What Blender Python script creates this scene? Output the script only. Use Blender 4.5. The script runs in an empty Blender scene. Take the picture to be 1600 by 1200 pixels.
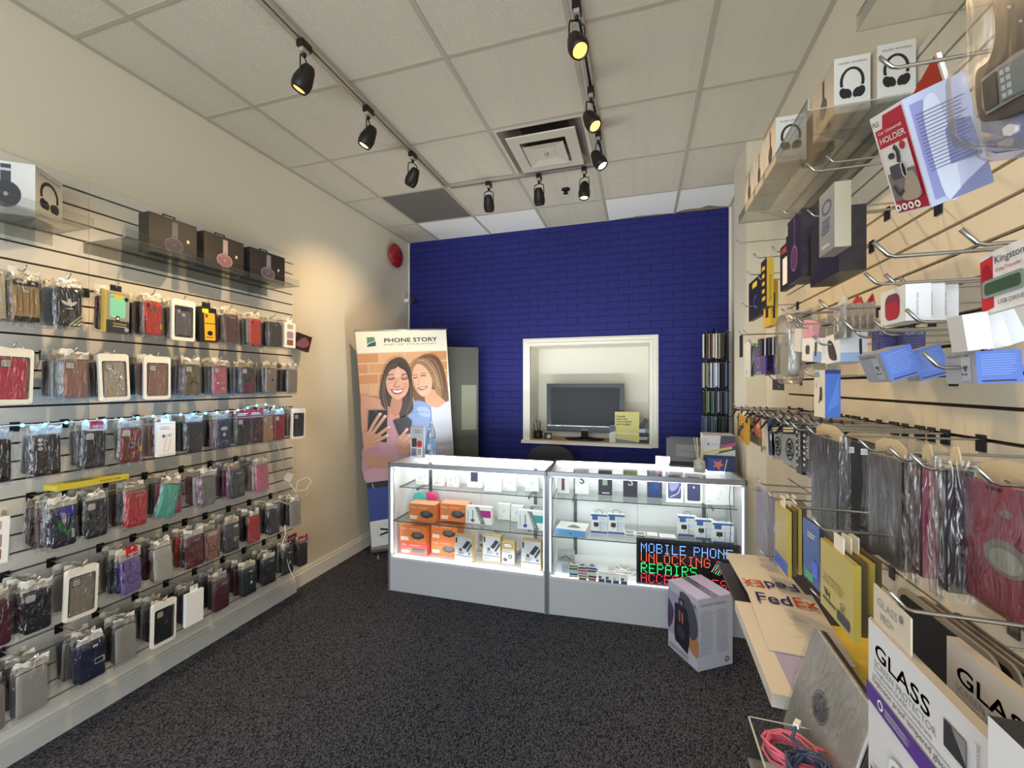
import bpy, math, random
from math import sin, cos, pi, radians, atan2, sqrt
from mathutils import Vector, Matrix
random.seed(7)
scene = bpy.context.scene
COL = scene.collection

# ------------------------------------------------------------------ camera
F = 650.0                      # focal length in pixels of the 1600x1200 frame
TH = math.atan2(200, F)        # the camera is turned a little to the left of the room's depth axis
EYE = 1.56
cam_data = bpy.data.cameras.new('camera')
cam_data.sensor_fit = 'HORIZONTAL'; cam_data.sensor_width = 36.0
cam_data.lens = 36.0 * F / 1600.0
cam_data.clip_start = 0.02
camera = bpy.data.objects.new('camera', cam_data); COL.objects.link(camera)
camera.location = (0, 0, EYE); camera.rotation_euler = (pi/2, 0, TH)
scene.camera = camera
def ray(px, py):
    u = (px-800)/F; v = (600-py)/F
    return (u*cos(TH)-sin(TH), cos(TH)+u*sin(TH), v)
def onX(px, py, X):
    r = ray(px, py); t = X/r[0]; return Vector((X, t*r[1], EYE+t*r[2]))
def onY(px, py, Y):
    r = ray(px, py); t = Y/r[1]; return Vector((t*r[0], Y, EYE+t*r[2]))
def onZ(px, py, Z):
    r = ray(px, py); t = (Z-EYE)/r[2]; return Vector((t*r[0], t*r[1], Z))

# ------------------------------------------------------------------ view, world, daylight
vs = scene.view_settings
vs.view_transform = 'Standard'; vs.look = 'None'; vs.gamma = 1.0; vs.use_curve_mapping = False
vs.exposure = 0.27
scene.cycles.transparent_max_bounces = 14
scene.cycles.max_bounces = 7
scene.cycles.diffuse_bounces = 4
scene.cycles.glossy_bounces = 3
scene.cycles.transmission_bounces = 4
scene.cycles.sample_clamp_indirect = 4.0
scene.cycles.caustics_reflective = False
scene.cycles.caustics_refractive = False
scene.cycles.use_denoising = True
world = bpy.data.worlds.new('world'); scene.world = world; world.use_nodes = True
bg = world.node_tree.nodes['Background']; bg.inputs[0].default_value = (0.75, 0.86, 1.0, 1); bg.inputs[1].default_value = 1.2

def add_light(name, kind, loc, rot, energy, color=(1, 1, 1), **kw):
    d = bpy.data.lights.new(name, kind); d.energy = energy; d.color = color
    for k, v in kw.items(): setattr(d, k, v)
    o = bpy.data.objects.new(name, d); COL.objects.link(o)
    o.location = loc; o.rotation_euler = rot
    return o
# daylight through the shopfront glazing behind the camera
add_light('daylight', 'AREA', (-0.85, -1.92, 1.45), (radians(90), 0, 0), 92, (0.84, 0.92, 1.0), shape='RECTANGLE', size=2.9, size_y=2.5)

# ------------------------------------------------------------------ helpers: materials
def lin(c):
    if isinstance(c, str):
        c = c.lstrip('#'); c = [int(c[i:i+2], 16)/255 for i in (0, 2, 4)]
    return tuple(((x/12.92) if x <= 0.04045 else ((x+0.055)/1.055)**2.4) for x in c)
_mats = {}
def M(color='#ffffff', rough=0.5, metal=0.0, emit=0.0, bump=None, bscale=80, name=None, spec=0.5, coat=0.0, noise=0.0, nscale=20):
    key = (color, rough, metal, emit, bump, bscale, spec, coat, noise, nscale, name)
    if key in _mats: return _mats[key]
    m = bpy.data.materials.new(name or ('paint_' + color.strip('#'))); m.use_nodes = True
    nt = m.node_tree; b = nt.nodes['Principled BSDF']
    l = lin(color)
    b.inputs['Base Color'].default_value = (*l, 1)
    b.inputs['Roughness'].default_value = rough
    b.inputs['Metallic'].default_value = metal
    b.inputs['Specular IOR Level'].default_value = spec
    b.inputs['Coat Weight'].default_value = coat
    if emit:
        b.inputs['Emission Color'].default_value = (*l, 1); b.inputs['Emission Strength'].default_value = emit
    if bump or noise:
        tc = nt.nodes.new('ShaderNodeTexCoord')
        if bump:
            n = nt.nodes.new('ShaderNodeTexNoise'); n.inputs['Scale'].default_value = bscale; n.inputs['Detail'].default_value = 3
            nt.links.new(tc.outputs['Object'], n.inputs['Vector'])
            bp = nt.nodes.new('ShaderNodeBump'); bp.inputs['Strength'].default_value = bump; bp.inputs['Distance'].default_value = 0.004
            nt.links.new(n.outputs['Fac'], bp.inputs['Height']); nt.links.new(bp.outputs['Normal'], b.inputs['Normal'])
        if noise:
            n = nt.nodes.new('ShaderNodeTexNoise'); n.inputs['Scale'].default_value = nscale; n.inputs['Detail'].default_value = 4
            nt.links.new(tc.outputs['Object'], n.inputs['Vector'])
            mr = nt.nodes.new('ShaderNodeMapRange'); mr.inputs['From Min'].default_value = 0.3; mr.inputs['From Max'].default_value = 0.7
            mr.inputs['To Min'].default_value = 1-noise; mr.inputs['To Max'].default_value = 1+noise
            nt.links.new(n.outputs['Fac'], mr.inputs['Value'])
            mx = nt.nodes.new('ShaderNodeVectorMath'); mx.operation = 'SCALE'; mx.inputs[0].default_value = l
            nt.links.new(mr.outputs['Result'], mx.inputs['Scale']); nt.links.new(mx.outputs['Vector'], b.inputs['Base Color'])
    _mats[key] = m; return m
def film(name, tint, fac, rough, bscale, bump, edge=0.3):
    """thin clear plastic or glass sheet: mostly see-through, glossy towards grazing angles"""
    m = bpy.data.materials.new(name); m.use_nodes = True; nt = m.node_tree; nt.nodes.clear()
    out = nt.nodes.new('ShaderNodeOutputMaterial'); mix = nt.nodes.new('ShaderNodeMixShader')
    tr = nt.nodes.new('ShaderNodeBsdfTransparent'); tr.inputs[0].default_value = (*tint, 1)
    gl = nt.nodes.new('ShaderNodeBsdfGlossy'); gl.inputs['Roughness'].default_value = rough
    lw = nt.nodes.new('ShaderNodeLayerWeight'); lw.inputs['Blend'].default_value = edge
    mr = nt.nodes.new('ShaderNodeMapRange'); mr.inputs['To Min'].default_value = fac; mr.inputs['To Max'].default_value = 0.6
    nt.links.new(lw.outputs['Fresnel'], mr.inputs['Value']); nt.links.new(mr.outputs['Result'], mix.inputs[0])
    if bump:
        tc = nt.nodes.new('ShaderNodeTexCoord'); n = nt.nodes.new('ShaderNodeTexNoise')
        mp = nt.nodes.new('ShaderNodeMapping'); mp.inputs['Scale'].default_value = (2.6, 2.6, .7)
        n.inputs['Scale'].default_value = bscale; n.inputs['Detail'].default_value = 2; n.inputs['Distortion'].default_value = 1.5
        nt.links.new(tc.outputs['Object'], mp.inputs[0]); nt.links.new(mp.outputs[0], n.inputs['Vector'])
        bp = nt.nodes.new('ShaderNodeBump'); bp.inputs['Strength'].default_value = bump; bp.inputs['Distance'].default_value = 0.01
        nt.links.new(n.outputs['Fac'], bp.inputs['Height']); nt.links.new(bp.outputs['Normal'], gl.inputs['Normal'])
    nt.links.new(tr.outputs[0], mix.inputs[1]); nt.links.new(gl.outputs[0], mix.inputs[2]); nt.links.new(mix.outputs[0], out.inputs[0])
    return m
BAG = film('clear_bag', (0.97, 0.97, 0.97), 0.10, 0.22, 22, 1.0)
WRAP = film('shrink_wrap', (0.95, 0.95, 0.96), 0.15, 0.25, 18, .8)
GLASS = film('glass_sheet', (0.975, 0.99, 0.985), 0.02, 0.02, 1, 0, 0.1)
ACRYL = film('acrylic_sheet', (0.93, 0.94, 0.935), 0.03, 0.08, 1, 0, 0.12)
MILK = film('milky_film', (0.95, 0.94, 0.9), 0.45, 0.35, 40, .8)
CHROME = M('#b4b4b2', 0.28, 1.0, name='chrome')
BLACKM = M('#141414', 0.45, 0.2, name='black_metal')
WHITE = M('#efefea', 0.55, name='white_card')
BLK = M('#17171a', 0.45, name='black_plastic')
GEDGE = M('#2f4a46', 0.2, name='glass_edge')

# ------------------------------------------------------------------ helpers: mesh building
class MB:
    def __init__(s): s.v = []; s.f = []; s.m = []; s.sm = []; s.mats = []; s.mi = {}
    def _mi(s, m):
        k = m.name
        if k not in s.mi: s.mi[k] = len(s.mats); s.mats.append(m)
        return s.mi[k]
    def add(s, vs_, fs, m, smooth=False):
        o = len(s.v); s.v += [tuple(p) for p in vs_]; i = s._mi(m)
        for f in fs: s.f.append(tuple(o+k for k in f)); s.m.append(i); s.sm.append(smooth)
        return s
    def quad(s, a, b, c, d, m): return s.add((a, b, c, d), ((0, 1, 2, 3),), m)
    def box(s, x0, x1, y0, y1, z0, z1, m, **over):
        """over: front(-Y) back(+Y) left(-X) right(+X) top bottom materials"""
        v = [(x0,y0,z0),(x1,y0,z0),(x1,y1,z0),(x0,y1,z0),(x0,y0,z1),(x1,y0,z1),(x1,y1,z1),(x0,y1,z1)]
        F_ = {'bottom': (0,3,2,1), 'top': (4,5,6,7), 'front': (0,1,5,4), 'right': (1,2,6,5), 'back': (2,3,7,6), 'left': (3,0,4,7)}
        o = len(s.v); s.v += v
        for k, f in F_.items():
            s.f.append(tuple(o+i for i in f)); s.m.append(s._mi(over.get(k, m))); s.sm.append(False)
        return s
    def prism(s, pts, y0, y1, m, mside=None, smooth=False):
        """2-D outline (x,z) extruded along y"""
        n = len(pts); o = len(s.v)
        s.v += [(p[0], y0, p[1]) for p in pts] + [(p[0], y1, p[1]) for p in pts]
        a = s._mi(m); b = s._mi(mside or m)
        s.f.append(tuple(o+i for i in range(n))); s.m.append(a); s.sm.append(False)
        s.f.append(tuple(o+n+i for i in reversed(range(n)))); s.m.append(a); s.sm.append(False)
        for i in range(n):
            j = (i+1) % n
            s.f.append((o+j, o+i, o+n+i, o+n+j)); s.m.append(b); s.sm.append(smooth)
        return s
    def tube(s, pts, r, m, n=6, cap=True, smooth=True):
        P = [Vector(p) for p in pts]; o = len(s.v); N = len(P)
        up = Vector((0, 0, 1)); prev = None
        for i, p in enumerate(P):
            d = (P[min(i+1, N-1)]-P[max(i-1, 0)]).normalized()
            if prev is None:
                a = d.cross(up); a = a if a.length > 1e-3 else d.cross(Vector((1, 0, 0)))
            else:
                a = prev - d*prev.dot(d)
                if a.length < 1e-5: a = d.cross(up)
            a.normalize(); prev = a.copy(); b = d.cross(a)
            rr = r[i] if isinstance(r, (list, tuple)) else r
            for k in range(n):
                t = 2*pi*k/n; s.v.append(tuple(p + a*(rr*cos(t)) + b*(rr*sin(t))))
        mi = s._mi(m)
        for i in range(N-1):
            for k in range(n):
                k2 = (k+1) % n
                s.f.append((o+i*n+k, o+i*n+k2, o+(i+1)*n+k2, o+(i+1)*n+k)); s.m.append(mi); s.sm.append(smooth)
        if cap:
            s.f.append(tuple(o+k for k in reversed(range(n)))); s.m.append(mi); s.sm.append(False)
            s.f.append(tuple(o+(N-1)*n+k for k in range(n))); s.m.append(mi); s.sm.append(False)
        return s
    def lathe(s, prof, m, n=20, c=(0, 0, 0), axis='z', smooth=True):
        o = len(s.v); mi = s._mi(m)
        for r, h in prof:
            for k in range(n):
                t = 2*pi*k/n; a, b = r*cos(t), r*sin(t)
                p = {'z': (a, b, h), 'x': (h, a, b), 'y': (a, h, b)}[axis]
                s.v.append((p[0]+c[0], p[1]+c[1], p[2]+c[2]))
        for i in range(len(prof)-1):
            for k in range(n):
                k2 = (k+1) % n
                s.f.append((o+i*n+k, o+i*n+k2, o+(i+1)*n+k2, o+(i+1)*n+k)); s.m.append(mi); s.sm.append(smooth)
        s.f.append(tuple(o+k for k in reversed(range(n)))); s.m.append(mi); s.sm.append(False)
        s.f.append(tuple(o+(len(prof)-1)*n+k for k in range(n))); s.m.append(mi); s.sm.append(False)
        return s
    def grid(s, fn, nu, nv, m, smooth=True):
        o = len(s.v); mi = s._mi(m)
        for j in range(nv+1):
            for i in range(nu+1): s.v.append(tuple(fn(i/nu, j/nv)))
        for j in range(nv):
            for i in range(nu):
                a = o+j*(nu+1)+i
                s.f.append((a, a+1, a+nu+2, a+nu+1)); s.m.append(mi); s.sm.append(smooth)
        return s
    def xform(s, mat, start=0):
        for i in range(start, len(s.v)): s.v[i] = tuple(mat @ Vector(s.v[i]))
        return s
    def mesh(s, name):
        me = bpy.data.meshes.new(name); me.from_pydata(s.v, [], s.f)
        for m in s.mats: me.materials.append(m)
        me.polygons.foreach_set('material_index', s.m); me.polygons.foreach_set('use_smooth', s.sm)
        me.update(); return me
    def build(s, name, parent=None, loc=None, rot=None):
        o = bpy.data.objects.new(name, s.mesh(name)); COL.objects.link(o)
        if parent is not None: o.parent = parent
        if loc is not None: o.location = loc
        if rot is not None: o.rotation_euler = rot
        return o
def rrect(w, h, r, n=5, cx=0, cz=0):
    pts = []
    for (sx, sz, a0) in ((1, -1, -pi/2), (1, 1, 0), (-1, 1, pi/2), (-1, -1, pi)):
        for k in range(n+1):
            a = a0 + pi/2*k/n
            pts.append((cx+sx*(w/2-r)+r*cos(a), cz+sz*(h/2-r)+r*sin(a)))
    return pts
def tag(o, label, cat, group=None, kind=None):
    o['label'] = label; o['category'] = cat
    if group: o['group'] = group
    if kind: o['kind'] = kind
    return o
def thing(name, label, cat, loc=(0, 0, 0), rot=(0, 0, 0), group=None):
    o = bpy.data.objects.new(name, None); COL.objects.link(o); o.empty_display_size = 0.05
    o.location = loc; o.rotation_euler = rot if not isinstance(rot, (int, float)) else (0, 0, rot)
    return tag(o, label, cat, group)
def struct(o): o['kind'] = 'structure'; return o
def copy_tree(o, parent=None):
    c = o.copy(); COL.objects.link(c); c.parent = parent
    for ch in KIDS.get(o.name, ()): copy_tree(ch, c)
    return c
KIDS = {}
def remember(o, *ch): KIDS[o.name] = ch; return o

# printed artwork: flat shapes layered a hair above a face, part of that face's own mesh
_glyph = {}
def glyphs(text):
    if text in _glyph: return _glyph[text]
    cu = bpy.data.curves.new('t', 'FONT'); cu.body = text; cu.size = 1.0; cu.resolution_u = 3; cu.fill_mode = 'FRONT'
    ob = bpy.data.objects.new('t', cu); me = ob.to_mesh()
    vs_ = [(v.co.x, v.co.y) for v in me.vertices]; fs = [tuple(p.vertices) for p in me.polygons]
    ob.to_mesh_clear(); bpy.data.objects.remove(ob); bpy.data.curves.remove(cu)
    w = max([v[0] for v in vs_] or [1]); h = 0.7
    _glyph[text] = (vs_, fs, w, h); return _glyph[text]
def smooth_loop(pts, n=4, closed=True):
    out = []; N = len(pts)
    for i in range(N if closed else N-1):
        p0, p1, p2, p3 = [pts[(i+k) % N] if closed else pts[min(max(i+k, 0), N-1)] for k in (-1, 0, 1, 2)]
        for k in range(n):
            t = k/n; t2 = t*t; t3 = t2*t
            out.append(tuple(0.5*((2*p1[a])+(-p0[a]+p2[a])*t+(2*p0[a]-5*p1[a]+4*p2[a]-p3[a])*t2+(-p0[a]+3*p1[a]-3*p2[a]+p3[a])*t3) for a in (0, 1)))
    if not closed: out.append(pts[-1])
    return out
class Art:
    """draws in 2-D (metres, origin lower left) on the face O + x*U + y*V with outward normal N"""
    def __init__(s, mb, O, U, V, N, eps=0.0003):
        s.b = mb; s.O = Vector(O); s.U = Vector(U); s.V = Vector(V); s.N = Vector(N); s.k = 1; s.e = eps
    def P(s, x, y): return s.O + s.U*x + s.V*y + s.N*(s.e*s.k)
    def poly(s, pts, m, up=True):
        s.b.add([s.P(*p) for p in pts], (tuple(range(len(pts))),), m)
        if up: s.k += 1
    def rect(s, x0, y0, x1, y1, m): s.poly([(x0, y0), (x1, y0), (x1, y1), (x0, y1)], m)
    def ell(s, cx, cy, rx, ry, m, rot=0, n=18):
        s.poly([(cx+rx*cos(2*pi*i/n)*cos(rot)-ry*sin(2*pi*i/n)*sin(rot), cy+rx*cos(2*pi*i/n)*sin(rot)+ry*sin(2*pi*i/n)*cos(rot)) for i in range(n)], m)
    def blob(s, pts, m, n=4): s.poly(smooth_loop(pts, n), m)
    def rr(s, cx, cy, w, h, r, m, rot=0):
        s.poly([(cx+x*cos(rot)-y*sin(rot), cy+x*sin(rot)+y*cos(rot)) for x, y in rrect(w, h, r, 3)], m)
    def line(s, pts, w, m, smooth=False):
        if smooth: pts = smooth_loop(pts, 4, False)
        for i in range(len(pts)-1):
            (ax, ay), (bx, by) = pts[i], pts[i+1]; d = math.hypot(bx-ax, by-ay) or 1
            nx, ny = -(by-ay)/d*w/2, (bx-ax)/d*w/2
            s.poly([(ax-nx, ay-ny), (bx-nx, by-ny), (bx+nx, by+ny), (ax+nx, ay+ny)], m, False)
        s.k += 1
    def ring(s, cx, cy, r, w, m, ry=None, n=20, a0=0, a1=2*pi):
        ry = ry or r
        s.line([(cx+r*cos(a0+(a1-a0)*i/n), cy+ry*sin(a0+(a1-a0)*i/n)) for i in range(n+1)], w, m)
    def text(s, t, x, y, h, m, w=None, rot=0, center=False, bold=0):
        vs_, fs, gw, gh = glyphs(t); sy = h/gh; sx = (w/gw) if w else sy
        ox = -gw*sx/2 if center else 0
        pts = []
        for gx, gy in vs_:
            a, b = gx*sx+ox, gy*sy
            pts.append(s.P(x+a*cos(rot)-b*sin(rot), y+a*sin(rot)+b*cos(rot)))
        s.b.add(pts, fs, m); s.k += 1
        if bold:
            for d in ((bold, 0), (0, bold), (bold, bold)):
                s.b.add([p + s.U*d[0] + s.V*d[1] for p in pts], fs, m)
    def lines(s, x0, y0, x1, y1, n, m, fill=0.4, jag=0.3):
        """small print: rows of fine type too small to read"""
        st = (y1-y0)/n
        for i in range(n):
            yy = y1-st*(i+0.7)
            s.poly([(x0, yy), (x0+(x1-x0)*(1-jag*random.random()), yy), (x0+(x1-x0)*(1-jag*random.random()), yy+st*fill), (x0, yy+st*fill)][:4], m, False)
        s.k += 1
def face_front(mb, x0, z0, y, eps=0.0003): return Art(mb, (x0, y, z0), (1, 0, 0), (0, 0, 1), (0, -1, 0), eps)
def face_left(mb, x, y1, z0, eps=0.0003): return Art(mb, (x, y1, z0), (0, -1, 0), (0, 0, 1), (-1, 0, 0), eps)   # x runs towards -Y
def face_right(mb, x, y0, z0, eps=0.0003): return Art(mb, (x, y0, z0), (0, 1, 0), (0, 0, 1), (1, 0, 0), eps)
def face_top(mb, x0, y0, z, eps=0.0003): return Art(mb, (x0, y0, z), (1, 0, 0), (0, 1, 0), (0, 0, 1), eps)

# ------------------------------------------------------------------ the room shell
XL, XR, YB, ZC = -2.51, 0.785, 4.175, 3.16
YF = -2.0
def node_mat(name):
    m = bpy.data.materials.new(name); m.use_nodes = True
    return m, m.node_tree, m.node_tree.nodes['Principled BSDF']
def nd(nt, t, **kw):
    n = nt.nodes.new(t)
    for k, v in kw.items():
        if k.startswith('i_'): n.inputs[int(k[2:]) if k[2:].isdigit() else k[2:]].default_value = v
        else: setattr(n, k, v)
    return n
def carpet_mat():
    m, nt, b = node_mat('charcoal_loop_carpet'); L = nt.links
    tc = nd(nt, 'ShaderNodeTexCoord')
    vo = nd(nt, 'ShaderNodeTexVoronoi'); vo.inputs['Scale'].default_value = 185
    mp = nd(nt, 'ShaderNodeMapping'); mp.inputs['Rotation'].default_value = (0, 0, 0.6); mp.inputs['Scale'].default_value = (1, 0.55, 1)
    L.new(tc.outputs['Object'], mp.inputs[0]); L.new(mp.outputs[0], vo.inputs['Vector'])
    no = nd(nt, 'ShaderNodeTexNoise'); no.inputs['Scale'].default_value = 2.2; L.new(tc.outputs['Object'], no.inputs['Vector'])
    cr = nd(nt, 'ShaderNodeValToRGB'); cr.color_ramp.elements[0].color = (*lin('#6c6c74'), 1); cr.color_ramp.elements[1].color = (*lin('#222227'), 1)
    cr.color_ramp.elements[0].position = 0.05; cr.color_ramp.elements[1].position = 0.7
    L.new(vo.outputs['Distance'], cr.inputs[0])
    L.new(cr.outputs[0], b.inputs['Base Color']); b.inputs['Roughness'].default_value = 0.95; b.inputs['Specular IOR Level'].default_value = 0.15
    bp = nd(nt, 'ShaderNodeBump'); bp.invert = True; bp.inputs['Strength'].default_value = 0.9; bp.inputs['Distance'].default_value = 0.004
    L.new(vo.outputs['Distance'], bp.inputs['Height']); L.new(bp.outputs[0], b.inputs['Normal'])
    return m
def brick_mat():
    m, nt, b = node_mat('blue_painted_brick'); L = nt.links
    tc = nd(nt, 'ShaderNodeTexCoord'); mp = nd(nt, 'ShaderNodeMapping'); mp.inputs['Rotation'].default_value = (radians(90), 0, 0)
    L.new(tc.outputs['Object'], mp.inputs[0])
    br = nd(nt, 'ShaderNodeTexBrick'); br.offset = 0.5
    br.inputs['Scale'].default_value = 1.0; br.inputs['Brick Width'].default_value = 0.2; br.inputs['Row Height'].default_value = 0.0675
    br.inputs['Mortar Size'].default_value = 0.004; br.inputs['Mortar Smooth'].default_value = 0.6
    br.inputs['Color1'].default_value = (1, 1, 1, 1); br.inputs['Color2'].default_value = (0.82, 0.82, 0.82, 1); br.inputs['Mortar'].default_value = (0.25, 0.25, 0.25, 1)
    L.new(mp.outputs[0], br.inputs['Vector'])
    no = nd(nt, 'ShaderNodeTexNoise'); no.inputs['Scale'].default_value = 30; no.inputs['Detail'].default_value = 6; L.new(tc.outputs['Object'], no.inputs['Vector'])
    ma = nd(nt, 'ShaderNodeMath', operation='MULTIPLY_ADD'); ma.inputs[1].default_value = 0.35
    L.new(no.outputs['Fac'], ma.inputs[0]); L.new(br.outputs['Color'], ma.inputs[2])
    bp = nd(nt, 'ShaderNodeBump'); bp.inputs['Strength'].default_value = 1.0; bp.inputs['Distance'].default_value = 0.009
    L.new(ma.outputs[0], bp.inputs['Height']); L.new(bp.outputs[0], b.inputs['Normal'])
    b.inputs['Base Color'].default_value = (*lin('#282b70'), 1); b.inputs['Roughness'].default_value = 0.6; b.inputs['Specular IOR Level'].default_value = 0.2
    return m
def ceil_mat(name, col, pattern=True):
    m, nt, b = node_mat(name); L = nt.links
    b.inputs['Base Color'].default_value = (*lin(col), 1); b.inputs['Roughness'].default_value = 0.75
    tc = nd(nt, 'ShaderNodeTexCoord'); sep = nd(nt, 'ShaderNodeSeparateXYZ'); L.new(tc.outputs['Object'], sep.inputs[0])
    no = nd(nt, 'ShaderNodeTexNoise'); no.inputs['Scale'].default_value = 140; no.inputs['Detail'].default_value = 3; L.new(tc.outputs['Object'], no.inputs['Vector'])
    h = None
    if pattern:
        def lines(axis, off, per, w):
            a = nd(nt, 'ShaderNodeMath', operation='ADD'); a.inputs[1].default_value = off; L.new(sep.outputs[axis], a.inputs[0])
            p = nd(nt, 'ShaderNodeMath', operation='PINGPONG'); p.inputs[1].default_value = per/2; L.new(a.outputs[0], p.inputs[0])
            outs = []
            for d in (0.026, 0.046, 0.06):
                s_ = nd(nt, 'ShaderNodeMath', operation='COMPARE'); s_.inputs[1].default_value = d; s_.inputs[2].default_value = w; L.new(p.outputs[0], s_.inputs[0]); outs.append(s_)
            q0 = nd(nt, 'ShaderNodeMath', operation='MAXIMUM'); L.new(outs[0].outputs[0], q0.inputs[0]); L.new(outs[2].outputs[0], q0.inputs[1])
            q = nd(nt, 'ShaderNodeMath', operation='MAXIMUM'); L.new(q0.outputs[0], q.inputs[0]); L.new(outs[1].outputs[0], q.inputs[1])
            return q
        q1 = lines(0, 0.30, 0.305, 0.0035); q2 = lines(1, -3.07+6.1, 0.305, 0.0035)
        mx = nd(nt, 'ShaderNodeMath', operation='MAXIMUM'); L.new(q1.outputs[0], mx.inputs[0]); L.new(q2.outputs[0], mx.inputs[1])
        ad = nd(nt, 'ShaderNodeMath', operation='MULTIPLY_ADD'); ad.inputs[1].default_value = 0.22; L.new(no.outputs['Fac'], ad.inputs[0]); 
        sc = nd(nt, 'ShaderNodeMath', operation='MULTIPLY'); sc.inputs[1].default_value = -1.0; L.new(mx.outputs[0], sc.inputs[0]); L.new(sc.outputs[0], ad.inputs[2])
        h = ad.outputs[0]
    else: h = no.outputs['Fac']
    bp = nd(nt, 'ShaderNodeBump'); bp.inputs['Strength'].default_value = 1.0 if pattern else 0.15; bp.inputs['Distance'].default_value = 0.01 if pattern else .003
    L.new(h, bp.inputs['Height']); L.new(bp.outputs[0], b.inputs['Normal'])
    return m
WALLP = M('#e4dac3', 0.7, name='cream_wall_paint', bump=0.05, bscale=60)
CEILT = ceil_mat('embossed_ceiling_tile', '#d2cab8')
CEILW = ceil_mat('plain_white_tile', '#f4f2ee', False)
CEILD = ceil_mat('grey_fissured_tile', '#6f6a63', False)
TBAR = M('#b5ac9a', 0.6, name='ceiling_grid_paint')

mb = MB(); mb.box(XL-.1, XR+.6, YF-.2, YB+.6, -0.1, 0.0, carpet_mat()); struct(mb.build('floor'))
# ceiling: 0.61 m tiles laid on a T-bar grid
mb = MB(); gx = [-0.30+0.61*k for k in range(-4, 3)]; gy = [3.07+0.61*k for k in range(-9, 3)]
special = {(-2.13, 3.07): CEILD, (-2.13, 3.68): CEILW, (-1.52, 3.68): CEILW, (-0.30, 3.68): CEILW, (0.31, 3.68): CEILW}
for x in gx:
    for y in gy:
        xa, xb, ya, yb = max(x, XL), min(x+0.61, XR), max(y, YF), min(y+0.61, YB)
        if xb-xa < .02 or yb-ya < .02 or (abs(x+0.91) < .02 and abs(y-2.46) < .02): continue
        m_ = CEILT
        for k, mm in special.items():
            if abs(k[0]-x) < .03 and abs(k[1]-y) < .03: m_ = mm
        mb.quad((xa, ya, ZC), (xa, yb, ZC), (xb, yb, ZC), (xb, ya, ZC), m_)
STAIN = M('#a58f6a', 0.8, name='water_stain', noise=0.3, nscale=60)
STAIN2 = M('#8a7350', 0.8, name='water_stain_rim')
for (x, wd) in ((-0.02, .3), (0.5, .27)):
    a = Art(mb, (x-wd, YB, ZC), (1, 0, 0), (0, -1, 0), (0, 0, -1))
    pts = [(0, 0), (2*wd*.98, 0)] + [(2*wd*(.95-.1*i), (.035+.03*random.random())*(1.6 if x > .2 else .7)*sin(pi*(.05+.1*i)+.3)) for i in range(10)]
    a.poly(smooth_loop(pts, 3), STAIN2)
    a.poly(smooth_loop([(p[0]*.94+.03*wd, p[1]*.78) for p in pts], 3), STAIN)
mb.box(XL-.1, XR+.6, YF-.2, YB+.6, ZC+.12, ZC+.2, TBAR)
struct(mb.build('ceiling'))
mb = MB()
for x in gx[1:]:
    if XL < x < XR: mb.box(x-.012, x+.012, YF, YB, ZC-.004, ZC+.03, TBAR)
for y in gy:
    if YF < y < YB: mb.box(XL, XR, y-.009, y+.009, ZC-.003, ZC+.03, TBAR)
mb.box(XL, XL+.022, YF, YB, ZC-.004, ZC+.03, TBAR); mb.box(XR-.022, XR, YF, YB, ZC-.004, ZC+.03, TBAR)
struct(mb.build('trim_1'))
mb = MB(); mb.box(XL-.1, XL, YF-.1, YB+.1, 0, ZC+.1, WALLP); struct(mb.build('wall_left'))
mb = MB(); mb.box(XR, XR+.1, YF-.1, YB+.1, 0, ZC+.1, WALLP); struct(mb.build('wall_right'))
mb = MB(); mb.box(0.672, XR+.05, 3.08, 3.45, 0, ZC+.05, WALLP); struct(mb.build('wall_pillar'))
# blue brick wall with the opening of the niche
BR = brick_mat(); nx0, nx1, nz0, nz1, nyb = -1.083, 0.088, 0.985, 1.95, 4.51
mb = MB()
for (a, b_, c, d) in ((XL, nx0, 0, ZC+.05), (nx1, XR, 0, ZC+.05), (nx0, nx1, 0, nz0), (nx0, nx1, nz1, ZC+.05)):
    mb.box(a, b_, YB, YB+.12, c, d, BR)
struct(mb.build('wall_back'))
NICHE = M('#e9e4d4', 0.65, name='niche_paint'); SILLW = M('#c9a77c', 0.5, name='niche_wood', noise=.12, nscale=12)
mb = MB(); mb.box(nx0-.03, nx1+.03, nyb, nyb+.03, nz0-.03, nz1+.03, NICHE); mb.box(nx0-.03, nx0+.003, YB-.004, nyb, nz0, nz1, NICHE); mb.box(nx1-.003, nx1+.03, YB-.004, nyb, nz0, nz1, NICHE)
mb.box(nx0, nx1, YB-.004, nyb, nz1-.003, nz1+.03, NICHE); mb.box(nx0, nx1, YB-.004, nyb, nz0-.03, nz0+.003, SILLW); struct(mb.build('wall_niche'))
TRIM = M('#efe9da', 0.45, name='cream_trim_paint')
mb = MB()
for k, (w_, d_) in enumerate(((.078, .012), (.062, .022), (.03, .03))):
    o = .078-w_ if k else 0
    for (a, b_, c, d) in ((nx0-w_, nx0, nz0, nz1+w_), (nx1, nx1+w_, nz0-.03, nz1+w_), (nx0-.0, nx1+.0, nz1, nz1+w_)):
        mb.box(a, b_, YB-d_, YB+.004, c, d, TRIM)
mb.box(nx0-.085, nx1+.02, YB-.06, YB+.02, nz0-.03, nz0, TRIM)
struct(mb.build('trim_2'))
mb = MB(); mb.box(XL, XL+.012, YB-.014, YB+.0, 0, ZC-.005, TRIM); mb.box(XR-.018, XR, YB-.02, YB, 0, ZC-.005, TRIM); struct(mb.build('trim_3'))
mb = MB(); mb.box(XL, XL+.014, 2.52, YB-.014, 0, .1, TRIM); mb.box(XL, XL+.009, 2.52, YB-.014, .1, .125, TRIM); struct(mb.build('baseboard_left'))
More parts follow.
